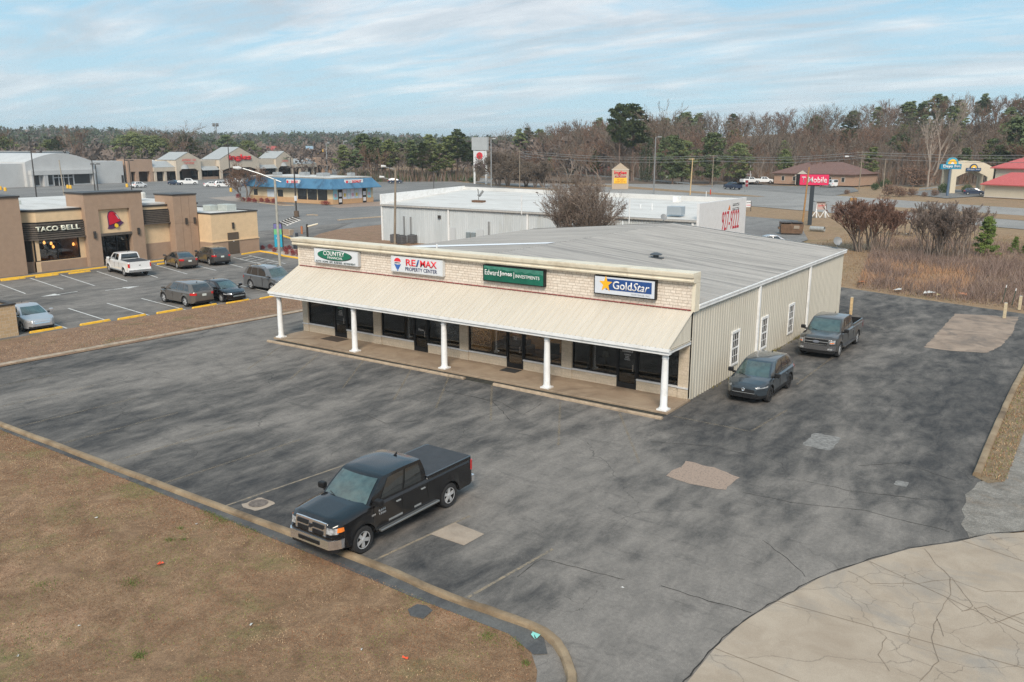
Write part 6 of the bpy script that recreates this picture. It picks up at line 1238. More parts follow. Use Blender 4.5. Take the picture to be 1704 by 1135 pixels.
# street light with long arm beside the shop
t = post('street_light', 'concrete street light with a long curved arm behind the left end of the awning', g_(467.3,460.1), 8.5, .13, .10, mat('pole_concrete', (.36,.35,.31), .8, .15, 3), 'street light')
p0 = Vector(t.location); hd_p = AX(395,281,1,p0.y-1.5); e = hd_p-p0; e.z = 0
def atH(px, py, base): # point on the vertical plane facing the camera through base
    d = Vector((DV.x, DV.y, 0)).normalized(); v = DV*FPX+RV*(px-852)-UV*(py-567.5); tt = (Vector(base)-CAM).dot(d)/v.dot(d); return CAM+v*tt-Vector(base)
pts = [atH(px, py, p0) for px, py in ((468,303),(455,298),(435,290),(413,283),(404,280.5))]; b = MB(); b.tube(pts, .055, 8); b.build('arm', STEEL, t, world=False)
a = atH(402,280,p0); c = atH(388,279,p0); b = MB(); b.cyl(a, a.lerp(c, .35), .07, .17, 10).cyl(a.lerp(c, .35), c, .17, .10, 10); b.build('lamp_head', mat('lamp_head_pale', (.55,.56,.56), .5), t, smooth=True, world=False)
def wood_pole(px, py, pt, label, lean=0., arms=(), extra=None, cat='utility pole', m=None, r=.15):
    p = g_(px, py); h = hof(px, py, pt); t = post('utility_pole', label, p, h, r, r*.7, m or WOOD, cat, (RV.x*lean, RV.y*lean), 'wooden poles')
    for z, w__2 in arms: b = MB(); b.box(-w__2/2, w__2/2, -.06, .06, h-z-.06, h-z+.06); o = b.build('crossarm', m or WOOD, t, world=False); o.rotation_euler = (0,0,FZ); b = MB(); [b.lathe([(.0,0),(.05,.0),(.04,.14),(0,.16)], (x,0,h-z+.06), 6) for x in (-w__2*.45, 0, w__2*.45)]; o = b.build('insulator', GREYM, t, world=False); o.rotation_euler = (0,0,FZ)
    return t, h
t, h = wood_pole(657, 409.3, 279, 'leaning grey wooden light pole beside the white ribbed building', .35)
for dx, dz, l in ((-1.5,.15,0),(-1.9,-1.05,1)):
    b = MB(); b.tube([Vector(t.children[0].data.vertices[10].co)*0+RV*.3+Vector((0,0,h-(.2 if l == 0 else 1.3))), RV*(dx+.7)+Vector((0,0,h+dz-.1)), RV*dx*.6+Vector((0,0,h+dz))], .03, 6); b.build('arm', STEEL, t, world=False)
    c = RV*dx*.55+Vector((0,0,h+dz)); b = MB(); b.cyl(c+RV*.1, c-RV*.45, .10, .16, 10); b.build('lamp_head', mat('lamp_head_pale', (0,0,0)), t, world=False, smooth=True)
wood_pole(107.7, 330.6, 266, 'weathered pale wooden pole behind the taco lettering wing', -.25, (), m=mat('pale_old_wood', (.36,.32,.26), .9, .2, 5))
wood_pole(864.8, 312.3, 250, 'wooden utility pole with transformer beside the round bare trees', 0, ((.3,1.6),))
wood_pole(1148.3, 324.1, 263, 'pale wooden utility pole right of the grey tall light pole', .25, ((.25,1.4),), m=TAN)
wood_pole(1184.8, 311.4, 258, 'grey utility pole with white transformer left of the blue pickup', 0, ((.3,2.2),))
t, h = wood_pole(1428.5, 322.3, 251, 'wooden utility pole with street lamp right of the brick office', .1, ((.3,2.6),(1.1,1.6)))
b = MB(); b.tube([(0,0,h-1.6), RV*-3.2+Vector((0,0,h-1.3))], .04, 6); b.build('arm', STEEL, t, world=False); c = RV*-3.2+Vector((0,0,h-1.35)); b = MB(); b.cyl(c, c-RV*.9, .15, .2, 8); b.build('lamp_head', SGW, t, world=False)
wood_pole(1333.8, 385.9, 278, 'orange brown wooden pole standing in front of the pink phone sign', .35, (), m=mat('orange_wood', (.36,.20,.08), .9, .2, 5), r=.13)
wood_pole(1469, 318, 264, 'short pale pole in the wood edge right of the lamp pole', 0, ())
wood_pole(1603, 300, 240, 'leaning pale pole behind the motel sign', 1.2, (), m=STEEL, r=.12)
def wire(lab, pts, r=.06):
    P = []
    for a, c in zip(pts, pts[1:]):
        a = Vector(a); c = Vector(c)
        for k_ in range(13): q_ = a.lerp(c, k_/12); q_.z -= (c-a).length*.018*math.sin(math.pi*k_/12); P.append(q_)
    b = MB(); b.tube(P, r, 3); return tag(b.build('power_line', mat('wire_grey', (.33,.33,.33), .6)), lab, 'power line', 'power lines along the highway')
p1 = G(864.8,312.3); p2 = G(1184.8,311.4); p3 = G(1428.5,322.3)
for dz, l in ((-.2,'topmost power line strung along the highway poles'),(-.75,'middle power line strung along the highway poles'),(-1.6,'lowest power line strung along the highway poles')):
    wire(l, [(-215,320,14+dz),(p1.x,p1.y,HT(p1,250)+dz),(p2.x,p2.y,HT(p2,258)+dz),(p3.x,p3.y,HT(p3,252)+dz),(45,145,13+dz),(110,112,13+dz)])
# cell tower, water tower and distant signs
p = FAR(386, 620); zt = HT(p, 205); t = thing('cell_tower', 'thin grey lattice phone tower on the skyline behind the strip', 'tower', (p.x, p.y, 0)); b = MB()
for k_ in range(3): a = k_*2.094; b.cyl((1.1*math.cos(a),1.1*math.sin(a),0), (.5*math.cos(a),.5*math.sin(a),zt), .14, .12, 4)
for k_ in range(14): z = zt*k_/14; b.cyl((1,0,z),(-.5,.8,z+zt/14),.08,.08,3).cyl((-.5,-.8,z),(.9,0,z+zt/14),.08,.08,3)
b.build('mast', GREYM, t, world=False); b = MB(); [b.box(1.6*math.cos(a)-.3,1.6*math.cos(a)+.3,1.6*math.sin(a)-.3,1.6*math.sin(a)+.3,zt-2.2,zt) for a in [k_*1.047 for k_ in range(6)]]; b.box(-1.6,1.6,-1.6,1.6,zt-1.3,zt-1.1); b.build('antennas', GREYM, t, world=False)
for px, D, y0, y1, w__2, m_, l in ((472,520,243,251,15,mat('far_sign_red', (.45,.12,.12), .6),'distant faded red billboard above the grocery strip'),(532,500,243,251,12,mat('far_sign_blue', (.30,.45,.60), .6),'distant pale blue billboard between the trees'),(549,480,248,257,10,mat('far_sign_yellow', (.75,.45,.08), .6),'distant yellow orange sign left of the pine row')):
    p = FAR(px, D); t = thing('billboard', l, 'billboard', (p.x, p.y, 0), FZ); za, zb_ = HT(p, y1), HT(p, y0); s_ = w__2/FPX*D
    bx(t,'panel',-s_/2,s_/2,-.2,.2,za,zb_,m_); bx(t,'post',-.3,.3,.2,.7,0,zb_,GREYM)
# pylon sign
pl = G(793,305.9); pr = G(805.9,306.6); t = thing('pylon_sign', 'tall white twin leg pylon with blank top panel and small red logo panel', 'sign', tuple((pl+pr)/2), math.atan2(pr.y-pl.y, pr.x-pl.x)+R(12)); s_ = 2.35
for x in (-s_, s_): bx(t,'leg',x-.25,x+.25,-.2,.2,0,13.6,WHITE)
bx(t,'top_panel',-3.1,3.1,-.4,.4,10.3,14.2,mat('blank_panel', (.42,.44,.45), .6, .06, .5)); bx(t,'logo_panel',-2.0,2.0,-.3,.3,6.2,10.1,SGW); bx(t,'lower_panel',-2.0,2.0,-.33,.33,5.0,6.1,mat('panel_dark', (.10,.05,.10), .6)); b = MB(); b.face([(1.3*math.cos(k_*R(20)), -.32, 8.6+1.1*math.sin(k_*R(20))) for k_ in range(18)]); b.build('emblem', SR, t, world=False); text('~6', (0,-.34,5.55), (1,0,0), (0,0,1), 2.8, .8, DW, t, world=False); text('~5', (0,-.31,6.9), (1,0,0), (0,0,1), 2.8, 1.0, mat('emblem_purple', (.12,.06,.14), .5), t, world=False)
bx(t,'tie_beam',-s_,s_,-.15,.15,4.2,4.5,WHITE); 
# gabled grocery sign
pl = G(1016.2,313.9); pr = G(1046.9,315.2); t = thing('grocery_sign', 'tan gabled roadside sign with red Ingles letters over a yellow message board', 'sign', tuple((pl+pr)/2), FZ); s_ = 2.25
STU = mat('sign_stucco', (.45,.36,.27), .8); b = MB(); P = [(-s_,0),(s_,0),(s_,5.3),(0,7.0),(-s_,5.3)]; n = 5; b.v = [(x,-.5,z) for x, z in P]+[(x,.5,z) for x, z in P]; b.f = [tuple(range(n)), tuple(range(2*n-1, n-1, -1))]+[(k_, n+k_, n+(k_+1) % n, (k_+1) % n) for k_ in range(n)]; b.m = [0]*len(b.f); b.build('panel', STU, t, world=False)
bx(t,'cap_band',-s_-.1,s_+.1,-.6,.6,5.2,5.35,TRIM); bx(t,'message_board',-s_*.78,s_*.78,-.6,-.5,1.5,3.0,mat('board_yellow', (.85,.50,.03), .5)); bx(t,'red_strip',-1.45,1.45,-.58,-.5,3.15,3.6,mat('strip_red', (.35,.02,.02), .5))
text('Ingles', (0,-.52,4.3), (1,0,0), (0,0,1), 3.4, 1.2, SRED, t, world=False, bold=.04); text('~4 5/2 5/7 6/6 4 2', (0,-.62,2.25), (1,0,0), (0,0,1), 2.8, 1.15, mat('board_text', (.55,.12,.02), .6), t, world=False); text('~4 6', (0,-.6,3.38), (1,0,0), (0,0,1), 2.4, .26, DW, t, world=False)
# phone shop sign
p = G(1342.4,373.9); t = thing('phone_shop_sign', 'bright pink sign with white phone shop lettering on a thick dark post', 'sign', (p.x+.4,p.y,0), R(22)); zb_, zt = 5.75, 7.35
bx(t,'post',-.28,.28,-.2,.2,0,zb_,mat('post_blueblack', (.025,.035,.045), .5)); bx(t,'cabinet',-2.35,2.2,-.3,.3,zb_,zt,BLACK); bx(t,'sign_face',-1.85,2.15,-.33,-.3,zb_+.05,zt-.05,mat('sign_magenta', (.68,.03,.11), .4)); text('T Mobile', (.15,-.335,(zb_+zt)/2), (1,0,0), (0,0,1), 3.5, .85, DW, t, world=False, bold=.01)
# motel pole sign
p = G(1576,326); t = thing('motel_pole_sign', 'teal motel pole sign with yellow sun half disc reading Days Inn', 'sign', (p.x,p.y,0), R(40)); zb_ = HT(p, 281.5); zt = HT(p, 273); zs = HT(p, 260)
bx(t,'pole',-.2,.2,-.2,.2,0,zb_,mat('pole_dull_blue', (.10,.15,.22), .5)); bx(t,'panel',-2.5,2.5,-.35,.35,zb_,zt,SKYB); text('Days Inn', (.1,-.37,(zb_+zt)/2), (1,0,0), (0,0,1), 4.2, .85, DW, t, world=False, bold=.03); sunlogo(t,.3,zt,1.5,-.2,mat('sign_sky_teal', (.05,.35,.50), .4),SUNY)
# small signs near the highway
def two_post(nm, label, px, py, pt, w_px, face, posts=WHITE, z0f=.45, txt=None, rz=None, top=None):
    p = G(px, py); h = HT(p, pt); D = (Vector((p.x, p.y, 0))-Vector((CAM.x, CAM.y, 0))).length; s_ = w_px/FPX*D/2; t = thing(nm, label, 'sign', (p.x, p.y, 0), FZ if rz is None else rz)
    for x in (-s_, s_-.08): bx(t,'post',x,x+.1,-.05,.05,0,h*.98,posts)
    bx(t,'panel',-s_+.1,s_-.1,-.08,.06,h*z0f,h,face)
    if txt: 
        for s__, f_, m_ in txt: text(s__, (0,-.09,h*(z0f+(1-z0f)*f_)), (1,0,0), (0,0,1), s_*1.5, h*(1-z0f)*.28, m_, t, world=False)
    return t, s_, h
two_post('real_estate_sign', 'white and red two post sign on the grass beyond the numbered wall', 1244.6, 351.5, 334, 9, SGW, DKM, .4, [('~6', .72, BLACK), ('~7', .3, SR)])
t, s_, h = two_post('notice_frame', 'white wooden sign frame with little roof and splayed legs beside the phone sign', 1364.5, 362.2, 336, 14, mat('frame_panel_tan', (.45,.33,.30), .8), WHITE, .52, [('~5', .5, SR)])
bx(t,'roof',-s_-.45,s_+.45,-.35,.35,h,h+.16,GREYM)
for s in (-1, 1): b = MB(); b.cyl((s*(s_-.2),0,h*.55),(s*(s_+.75),-.2,0),.06).cyl((s*(s_),0,h*.5),(s*(s_-.7),.1,0),.06).cyl((s*s_,0,h*.6),(s*s_,-.6,0),.06); b.build('brace', WHITE, t, world=False)
two_post('wooden_sign', 'weathered orange wooden board on two dark posts left of the bare shrubs', 1417.5, 357.5, 329, 11, mat('orange_board', (.38,.22,.08), .9, .2, 4), DKM, .8)
two_post('speed_sign', 'small white highway sign across the road before the dark wood', 1110, 301.6, 291, 5, SGW, GREYM, .45)
two_post('lot_sign', 'white and red framed notice sign in front of the white parked pickups', 1242, 303, 289, 15, SGW, GREYM, .35, [('~8', .7, SR), ('~6', .3, SN)])
t, _, _ = two_post('dark_red_sign', 'small dark red sign on a thin post by the side road', 1241.8, 319, 300, 5, mat('dark_red_panel', (.22,.02,.03), .5), GREYM, .45, [('~3', .5, DW)])
p = G(1182,324); t = thing('hydrant_marker', 'red marker post at the tip of the grass median', 'marker', (p.x,p.y,0)); b = MB(); b.cyl((0,0,0),(0,0,1.1),.14,.14,8).cyl((0,0,1.1),(0,0,1.3),.14,.05,8); b.build('post', mat('marker_red', (.5,.06,.03), .6), t, world=False)
p = G(1391,340); 
# flag
p = G(1247.9,300); t = thing('flagpole', 'white flagpole flying a small limp striped flag near the brick office', 'flagpole', (p.x,p.y,0)); h = HT(p, 262); b = MB(); b.cyl((0,0,0),(0,0,h),.09,.05,8); b.build('pole', WHITE, t, world=False)
n = 10; b = MB(); rows = [[tuple(Vector((0,0,h-.2-v*1.7))-RV*(u*2.1)+Vector((0,.2*math.sin(u*7),-u*1.3))) for v in (0,.2,.4,.6,.8,1)] for u in [k_/n for k_ in range(n+1)]]; b.grid(rows, mf=lambda i, j: 2 if (i < 4 and j < 3) else j % 2); 
F_ = b.build('flag', [mat('flag_red', (.5,.05,.06), .7), DW, mat('flag_blue', (.04,.06,.2), .7)], t, world=False)
# guard rails
def guardrail(label, pts, h=.75):
    t = thing('guardrail', label, 'guardrail', (pts[0][0], pts[0][1], 0)); b = MB(); P = []
    for a, c in zip(pts, pts[1:]):
        a = Vector(a); c = Vector(c); n = max(1, int((c-a).length/4)); P += [a.lerp(c, k_/n) for k_ in range(n)]
    P.append(Vector(pts[-1])); b.grid([[(q_.x,q_.y,h-.35),(q_.x,q_.y,h-.2),(q_.x,q_.y,h-.05),(q_.x,q_.y,h+.05)] for q_ in P]); b.build('rail', mat('rail_steel', (.40,.42,.42), .5, metal=.3), t)
    for q_ in P: b = MB(); b.box(q_.x-.08,q_.x+.08,q_.y,q_.y+.16,0,h); b.build('rail_post', GREYM, t)
guardrail('long steel guardrail along the far edge of the highway left of the blue pickup', [G2(933,291.5),G2(1000,296),G2(1048,299.5),G2(1100,304),G2(1147,308.5)])
guardrail('pale steel guardrail beside the motel drive under the arch', [G2(1530,318),G2(1560,315),G2(1600,312),G2(1632,309)])
guardrail('pale guardrail left of the tall pylon sign at the lot edge', [G2(763,301),G2(787,302)]); guardrail('pale guardrail right of the tall pylon sign at the lot edge', [G2(807,302),G2(823,299)])
# drive-through furniture
p = g_(465,419); t = thing('menu_board', 'bright blue and green drive through menu board at the restaurant end', 'menu board', p, R(35)); b = MB(); bx(t,'post',-.1,.1,-.1,.1,0,.6,DKM); bx(t,'cabinet',-.45,.45,-.16,.16,.5,3.1,DKM); bx(t,'panel_blue',-.42,.42,-.19,-.16,.55,1.9,mat('menu_cyan', (.02,.32,.48), .4)); bx(t,'panel_green',-.42,.42,-.19,-.16,1.9,2.5,mat('menu_green', (.15,.45,.2), .4)); bx(t,'panel_purple',-.42,.42,-.19,-.16,2.5,3.05,mat('menu_purple', (.15,.15,.35), .4)); text('~3', (0,-.2,1.5), (1,0,0), (0,0,1), .5, .2, DW, t, world=False)
p = g_(459,412); q_ = atH(458,374,p); t = thing('order_canopy', 'white striped drive through canopy with dark ribs on thin cream posts', 'canopy', p)
A_ = [atH(*c, p) for c in ((464,371),(477,376),(501,366),(488,362))]; b = MB(); b.face(A_); b.face([v+Vector((0,0,.06)) for v in A_][::-1]); b.build('roof_sheet', WHITE, t, world=False)
for k_ in range(6): f_ = k_/5; a = A_[0].lerp(A_[3], f_)+Vector((0,0,.1)); c = A_[1].lerp(A_[2], f_)+Vector((0,0,.05)); b = MB(); b.cyl(a, c, .08, .04, 6); b.build('rib', DKM, t, world=False)
for px in (458.5, 466): a = atH(px, 374, p); b = MB(); b.cyl((a.x,a.y,0),(a.x,a.y,a.z),.06,.06,8); b.build('post', CREAM, t, world=False)
p = g_(512,397); t = thing('clearance_bar', 'dark post with a cream height bar at the drive through entrance', 'clearance bar', p); h = HT(p, 373); b = MB(); b.box(-.09,.09,-.09,.09,0,h); b.build('post', DKM, t, world=False); a = atH(516,377,p); c = atH(529,372.5,p); b = MB(); b.cyl(a-RV*.3, c, .10, .10, 8); b.build('bar', CREAM, t, world=False)
p = g_(493,414); t = thing('order_post', 'thick dark grey order speaker post among the red shrubs', 'speaker post', p); bx(t,'cabinet',-.25,.25,-.2,.2,0,HT(p, 387.5),mat('order_dark', (.05,.06,.075), .5), .03); bx(t,'speaker_face',-.18,.18,-.23,-.2,1.2,1.8,GREYM)
p = g_(502.5,389); t = post('marker_post', 'rusty orange square post beside the brown verge near the drive through', p, HT(p, 376.5), .14, .14, mat('rust_orange', (.42,.16,.07), .8), 'post')
p = g_(478,391); t = thing('generator_box', 'small beige cabinet on the pad beyond the menu board', 'cabinet', p, R(10)); bx(t,'cabinet',-.75,.75,-.4,.4,0,HT(p, 382),mat('beige_box', (.45,.34,.24), .7)); bx(t,'door_panel',-.6,.6,-.42,-.4,.15,.8,mat('beige_box2', (.36,.25,.17), .7))
# dumpster and culvert
p = (G(1296.9,389.9)+G(1330.7,390.5))/2; t = thing('dumpster', 'brown metal dumpster with dark lids beside the orange wooden pole', 'dumpster', (p.x,p.y+.5,0), R(25)); DBR = mat('dumpster_brown', (.15,.09,.055), .7, .25, 3)
b = MB(); b.v = [(-1.35,-.8,.15),(1.35,-.8,.15),(1.35,.8,.15),(-1.35,.8,.15),(-1.45,-.9,1.35),(1.45,-.9,1.35),(1.45,.9,1.6),(-1.45,.9,1.6)]; b.f = [(3,2,1,0),(4,5,6,7),(0,1,5,4),(1,2,6,5),(2,3,7,6),(3,0,4,7)]; b.m = [0]*6; b.build('bin', DBR, t, world=False, bevel=.03)
for x in (-.72,.72): bx(t,'lid',x-.68,x+.68,-.9,.9,1.52,1.6,mat('lid_dark', (.05,.04,.035), .6))
bx(t,'side_sleeve',-1.65,-1.45,-.5,.5,.7,.95,DBR); bx(t,'label',.2,.9,-.93,-.9,.8,1.2,mat('faded_sticker', (.3,.25,.2), .8))
p = G(1362,384.5); b = MB(); n = 14; P = [Vector((.0,.32*math.cos(k_*2*math.pi/n),.32+.32*math.sin(k_*2*math.pi/n))) for k_ in range(n+1)]; b.grid([[q_ for q_ in P], [q_+Vector((2.0,0,0)) for q_ in P]]); b.grid([[Vector((q_.x,q_.y*.9,.32+(q_.z-.32)*.9)) for q_ in P], [Vector((2.0,q_.y*.9,.32+(q_.z-.32)*.9)) for q_ in P]]); o = b.build('culvert_pipe', mat('pipe_grey', (.33,.35,.35), .5, .2, 5)); o.location = (p.x-1.1,p.y,0); o.rotation_euler = (0,0,R(-10)); tag(o, 'short grey corrugated culvert pipe lying on the grass right of the dumpster', 'pipe')
# posts at the lot corner
POSTY = mat('pale_yellow_post', (.52,.44,.30), .85, .15, 5)
for px, py, pt, m_, r_, l in ((1671,529.1,504.5,POSTY,.095,'pale square post on the concrete slab corner'),(1696.2,514.3,493,POSTY,.095,'pale square post in the weeds at the right edge'),(1415.5,523.4,495,TAN,.085,'yellow wooden post behind the grey pickup'),):
    p = G(px, py); t = thing('corner_post', l, 'post', (p.x,p.y,0)); b = MB(); h = HT(p, pt); b.box(-r_,r_,-r_,r_,-.05,h); b.build('post', m_, t, world=False, bevel=.02); b = MB(); b.box(-r_*.9,r_*.9,-r_*.9,r_*.9,h,h+.03); b.build('cap', mat('post_cap', (.5,.48,.42), .8), t, world=False)
for px, py, pt, l in ((1667.6,503.9,474.5,'left green steel fence stake with white tip by the brush'),(1683.6,508.5,480,'right green steel fence stake with white tip by the brush')):
    p = G(px, py); t = thing('fence_stake', l, 'stake', (p.x,p.y,0)); b = MB(); h = HT(p, pt); b.cyl((0,0,0),(.12,.1,h-.18),.028,.028,5); b.build('stake', mat('stake_green', (.03,.06,.04), .7), t, world=False); b = MB(); b.cyl((.12,.1,h-.18),(.13,.11,h),.035,.035,5); b.build('tip', DW, t, world=False)
# litter
def litter(p, s_, m_, label, z=0.02):
    b = MB(); pts = [Vector((random.uniform(-1,1), random.uniform(-1,1), random.uniform(0,.5)))*s_ for _ in range(9)]
    for k_ in range(7): b.face([pts[k_], pts[k_+1], pts[k_+2]])
    o = b.build('litter', m_); o.location = (p[0], p[1], z); return tag(o, label, 'litter')
ORF = mat('orange_flag', (.85,.10,.03), .7); TEAL = mat('teal_wrapper', (.25,.62,.55), .5); LWH = mat('litter_white', (.6,.6,.58), .7)
litter(G2(266,941), .11, ORF, 'orange scrap on the middle of the dead lawn', .05); litter(G2(675,1099), .10, ORF, 'orange scrap low on the dead lawn near the bottom edge', .05)
litter(G2(889,1060), .12, TEAL, 'teal wrapper beside the kerb bend'); litter(G2(1036,979), .06, LWH, 'small white scrap on the asphalt right of the kerb bend', .01)
for px, py, l in ((418,1041,'white scrap on the lawn between the two orange scraps'),(29,1094,'white scrap on the lawn near the bottom left corner'),(328,874,'white scrap on the lawn near the kerb and manhole'),(130,1044,'tiny white scrap on the lower left lawn'),(161,863,'tiny white scrap on the upper left lawn'),(602,1084,'pale scrap on the lawn left of the lower orange scrap')): litter(G2(px, py), .055, LWH, l, .04)
for px, py, s_, m_, l in ((1433,472,.45,mat('litter_orange_brown', (.45,.18,.08), .8),'curled orange brown debris at the brush edge behind the building'),(1494,484,.4,LWH,'white plastic heap at the brush edge, leftmost'),(1530,488,.35,LWH,'white crumpled bag at the brush edge, second from left'),(1547,490,.5,LWH,'grey white torn sheet in the middle of the brush edge'),(1563,493,.3,mat('litter_yellow', (.6,.52,.3), .8),'yellowish foam lump right of the torn sheet'),(1598,492,.55,mat('litter_box', (.5,.22,.12), .8),'white and orange collapsed box at the brush edge'),(1613,487,.3,LWH,'white bag caught in the brush right of the collapsed box'),(1653,489,.3,LWH,'white bag low in the brush near the fence stakes'),(1513,391.5,.9,LWH,'white sheet under the bare tree across the field'),(1500,432,.35,LWH,'white scrap in the middle of the brush')):
    litter(G2(px, py), s_, m_, l, .05)

# ------------------------------------------------------------------ vegetation
BARKG = mat('bark_grey', (.20,.165,.14), .95, .25, .5); TWIG1 = mat('twig_grey_brown', (.165,.13,.10), .95); TWIG2 = mat('twig_red_brown', (.18,.112,.078), .95); BARKP = mat('bark_pine', (.16,.11,.085), .95); TWIG3 = mat('twig_pale', (.30,.25,.21), .95)
def leafmat(name, a, b, s_=.25):
    k = nodes_of(name, .8); k.out(k.mix(.5, k.ramp(k.noise(k.mp(), s_, 4, .5), [(.35, a), (.65, b)]), k.ramp(k.noise(k.mp(), 3., 3), [(.35, a), (.65, b)]))); return k.m
PINEL = leafmat('pine_needles', (.085,.115,.035), (.18,.20,.07)); PINED = leafmat('dark_pine_needles', (.065,.095,.04), (.13,.16,.06)); YPINE = leafmat('young_pine_needles', (.06,.11,.02), (.15,.20,.04), 1.5); IVY = leafmat('ivy_leaves', (.02,.04,.015), (.045,.07,.022)); REDB = leafmat('dark_red_leaves', (.17,.02,.025), (.32,.05,.045), 2.); SHRG = leafmat('shrub_green', (.03,.055,.02), (.07,.10,.03), 1.)
class TB:
    def __init__(s, seed): s.r = random.Random(seed); s.a = MB(); s.b = MB(); s.tips = []
    def seg(s, mb, p, q, r0, r1, n=3):
        if r0 < s.flat: 
            d = (q-p).normalized(); u = d.orthogonal().normalized(); u = (u*math.cos(s.r.uniform(0,6))+d.cross(u)*math.sin(s.r.uniform(0,6))).normalized() if False else (Matrix.Rotation(s.r.uniform(0, 6.28), 3, d) @ u)
            mb.face([p-u*r0, p+u*r0, q+u*r1*.5, q-u*r1*.5])
        else: mb.cyl(p, q, r0, r1, n, caps=False)
def bare(seed, h, spread=.38, depth=5, kids=(3, 4), r0=None, flat=.07, trunk=.38, mt=None, up=.35, twigr=.045, stems=1, stem_spread=.0, basew=.02, curve=.12, taper=.62, lenr=.72):
    T = TB(seed); T.flat = flat; R_ = T.r; r0 = r0 or h*.018
    def grow(p, d, L, r, dep, mb):
        n = 3 if dep > 0 else 4; q = p
        for k_ in range(n):
            d = (d+Vector((R_.gauss(0, curve), R_.gauss(0, curve), R_.gauss(0, curve*.5)+up*.06))).normalized(); q2 = q+d*L/n; ra = max(twigr*.5, r*(1-.35*k_/n)); rb = max(twigr*.4, r*(1-.35*(k_+1)/n)); T.seg(mb, q, q2, ra, rb, 5 if dep == 0 else 3); q = q2
            if dep < depth and k_ >= (1 if dep == 0 else 0) and k_ < n-1 and R_.random() < (.9 if dep else .6): kid(q, d, L, r, dep)
        if dep < depth:
            for _ in range(R_.randint(*kids)): kid(q, d, L, r, dep)
        else: T.tips.append(q)
    def kid(q, d, L, r, dep):
        ax = d.orthogonal().normalized(); ax = Matrix.Rotation(R_.uniform(0, 6.28), 3, d) @ ax; a = R_.uniform(spread*.7, spread*1.6); nd = (Matrix.Rotation(a, 3, ax) @ d); nd.z += up*.25; nd.normalize()
        grow(q, nd, L*R_.uniform(lenr*.75, lenr*1.1), max(twigr, r*R_.uniform(taper*.8, taper)), dep+1, T.b)
    for s_ in range(stems):
        a = R_.uniform(0, 6.28); sp = R_.uniform(.2, 1)*stem_spread; d = Vector((math.cos(a)*sp, math.sin(a)*sp, 1)).normalized(); base = Vector((math.cos(a), math.sin(a), 0))*(.0 if stems == 1 else R_.random()**.5*basew*h)
        grow(base-Vector((0, 0, .15)), d, h*trunk*R_.uniform(.85, 1.1) if stems > 1 else h*trunk, r0 if stems == 1 else r0*R_.uniform(.5, 1), 0, T.a)
    return T
def fit(T, h):  # scale so that the top is exactly h
    z = max(v[2] for v in T.a.v+T.b.v); k_ = h/z
    T.a.v = [(x*k_, y*k_, zz_*k_) for x, y, zz_ in T.a.v]; T.b.v = [(x*k_, y*k_, zz_*k_) for x, y, zz_ in T.b.v]; T.tips = [t_*k_ for t_ in T.tips]; return T
def clump(mb, c, rad, n, s_, R_, sq=.7, m=0):
    for _ in range(n):
        v = Vector((R_.gauss(0, 1), R_.gauss(0, 1), R_.gauss(0, 1))).normalized()*rad*R_.random()**.45; v.z *= sq; p = c+v
        a = Vector((R_.uniform(-1, 1), R_.uniform(-1, 1), R_.uniform(-.8, .8))).normalized()*s_*R_.uniform(.6, 1.3); b_ = a.orthogonal().normalized()*s_*R_.uniform(.35, .7); mb.face([p-a*.5, p+b_*.5, p+a*.5, p-b_*.5][:4 if R_.random() < .5 else 3], m)
def pine(seed, h=1., crown=.55, wid=.2, n=34, tri=34, s_=.05, lv=0.):
    R_ = random.Random(seed); a = MB(); b = MB(); p = Vector((0,0,-.01)); q = p; lx = R_.uniform(-.03,.03); P = [Vector((lx*z*z*2, lx*z, z)) for z in (0,.2,.4,.6,.8,.97)]
    for i in range(5): a.cyl(P[i], P[i+1], .017*(1-i*.17), .017*(1-(i+1)*.17), 5, caps=False)
    z0 = 1-crown
    for k_ in range(n):
        f = (k_+.5)/n; z = z0+crown*f; pr = math.sin(math.pi*min(1, f*.80+.16))**.8 if lv == 0 else (1.08-f)**.9; ang = k_*2.4+R_.uniform(-.6, .6); rad = wid*pr*R_.uniform(.35, 1.1); c = Vector((lx*z*z*2+rad*math.cos(ang), lx*z+rad*math.sin(ang), z+R_.uniform(-.02,.03)))
        base = Vector((lx*z*z*2, lx*z, z-.05)); a.cyl(base, c, .005, .003, 3, caps=False); clump(b, c, wid*.30*R_.uniform(.7, 1.3), tri, s_, R_, .5)
    for k_ in range(5): z = R_.uniform(.15, z0); ang = R_.uniform(0, 6.3); a.cyl((0, 0, z), (math.cos(ang)*.07, math.sin(ang)*.07, z+.02), .004, .002, 3, caps=False)
    b.v = [tuple(c*h for c in v) for v in b.v]; a.v = [tuple(c*h for c in v) for v in a.v]; return a, b
PARK = (0, 0, -60)
def proto(nm, cat, a, ma, b, mb_):
    t = thing(nm, 'x', cat); a.build('trunk', ma, t, world=False); b.build('crown', mb_, t, world=False); return t
bares = []
for i, (sp, mt, k_) in enumerate(((.34, TWIG1, (2,3)), (.30, TWIG2, (3,3)), (.42, TWIG1, (2,3)), (.30, TWIG2, (2,4)), (.36, TWIG1, (3,3)), (.27, TWIG3, (2,3)))):
    T = fit(bare(100+i, 18, sp, 4, k_, r0=.24, flat=.09, trunk=.42, up=.5, twigr=.05, lenr=.66), 1.0) if False else fit(bare(100+i, 18, sp, 4, k_, r0=.24, flat=.09, trunk=.42, up=.5, twigr=.05, lenr=.66), 18.)
    bares.append(proto('bare_tree', 'tree', T.a, BARKG if i != 5 else TWIG3, T.b, mt))
pines = [proto('pine_tree', 'tree', *(lambda ab: (ab[0], BARKP, ab[1], PINEL if i % 2 else PINED))(pine(40+i, 18., [.5,.62,.45,.7,.55][i], [.17,.19,.21,.18,.15][i], 40+6*(i % 3), 62, .055))) for i in range(5)]
rounds = []
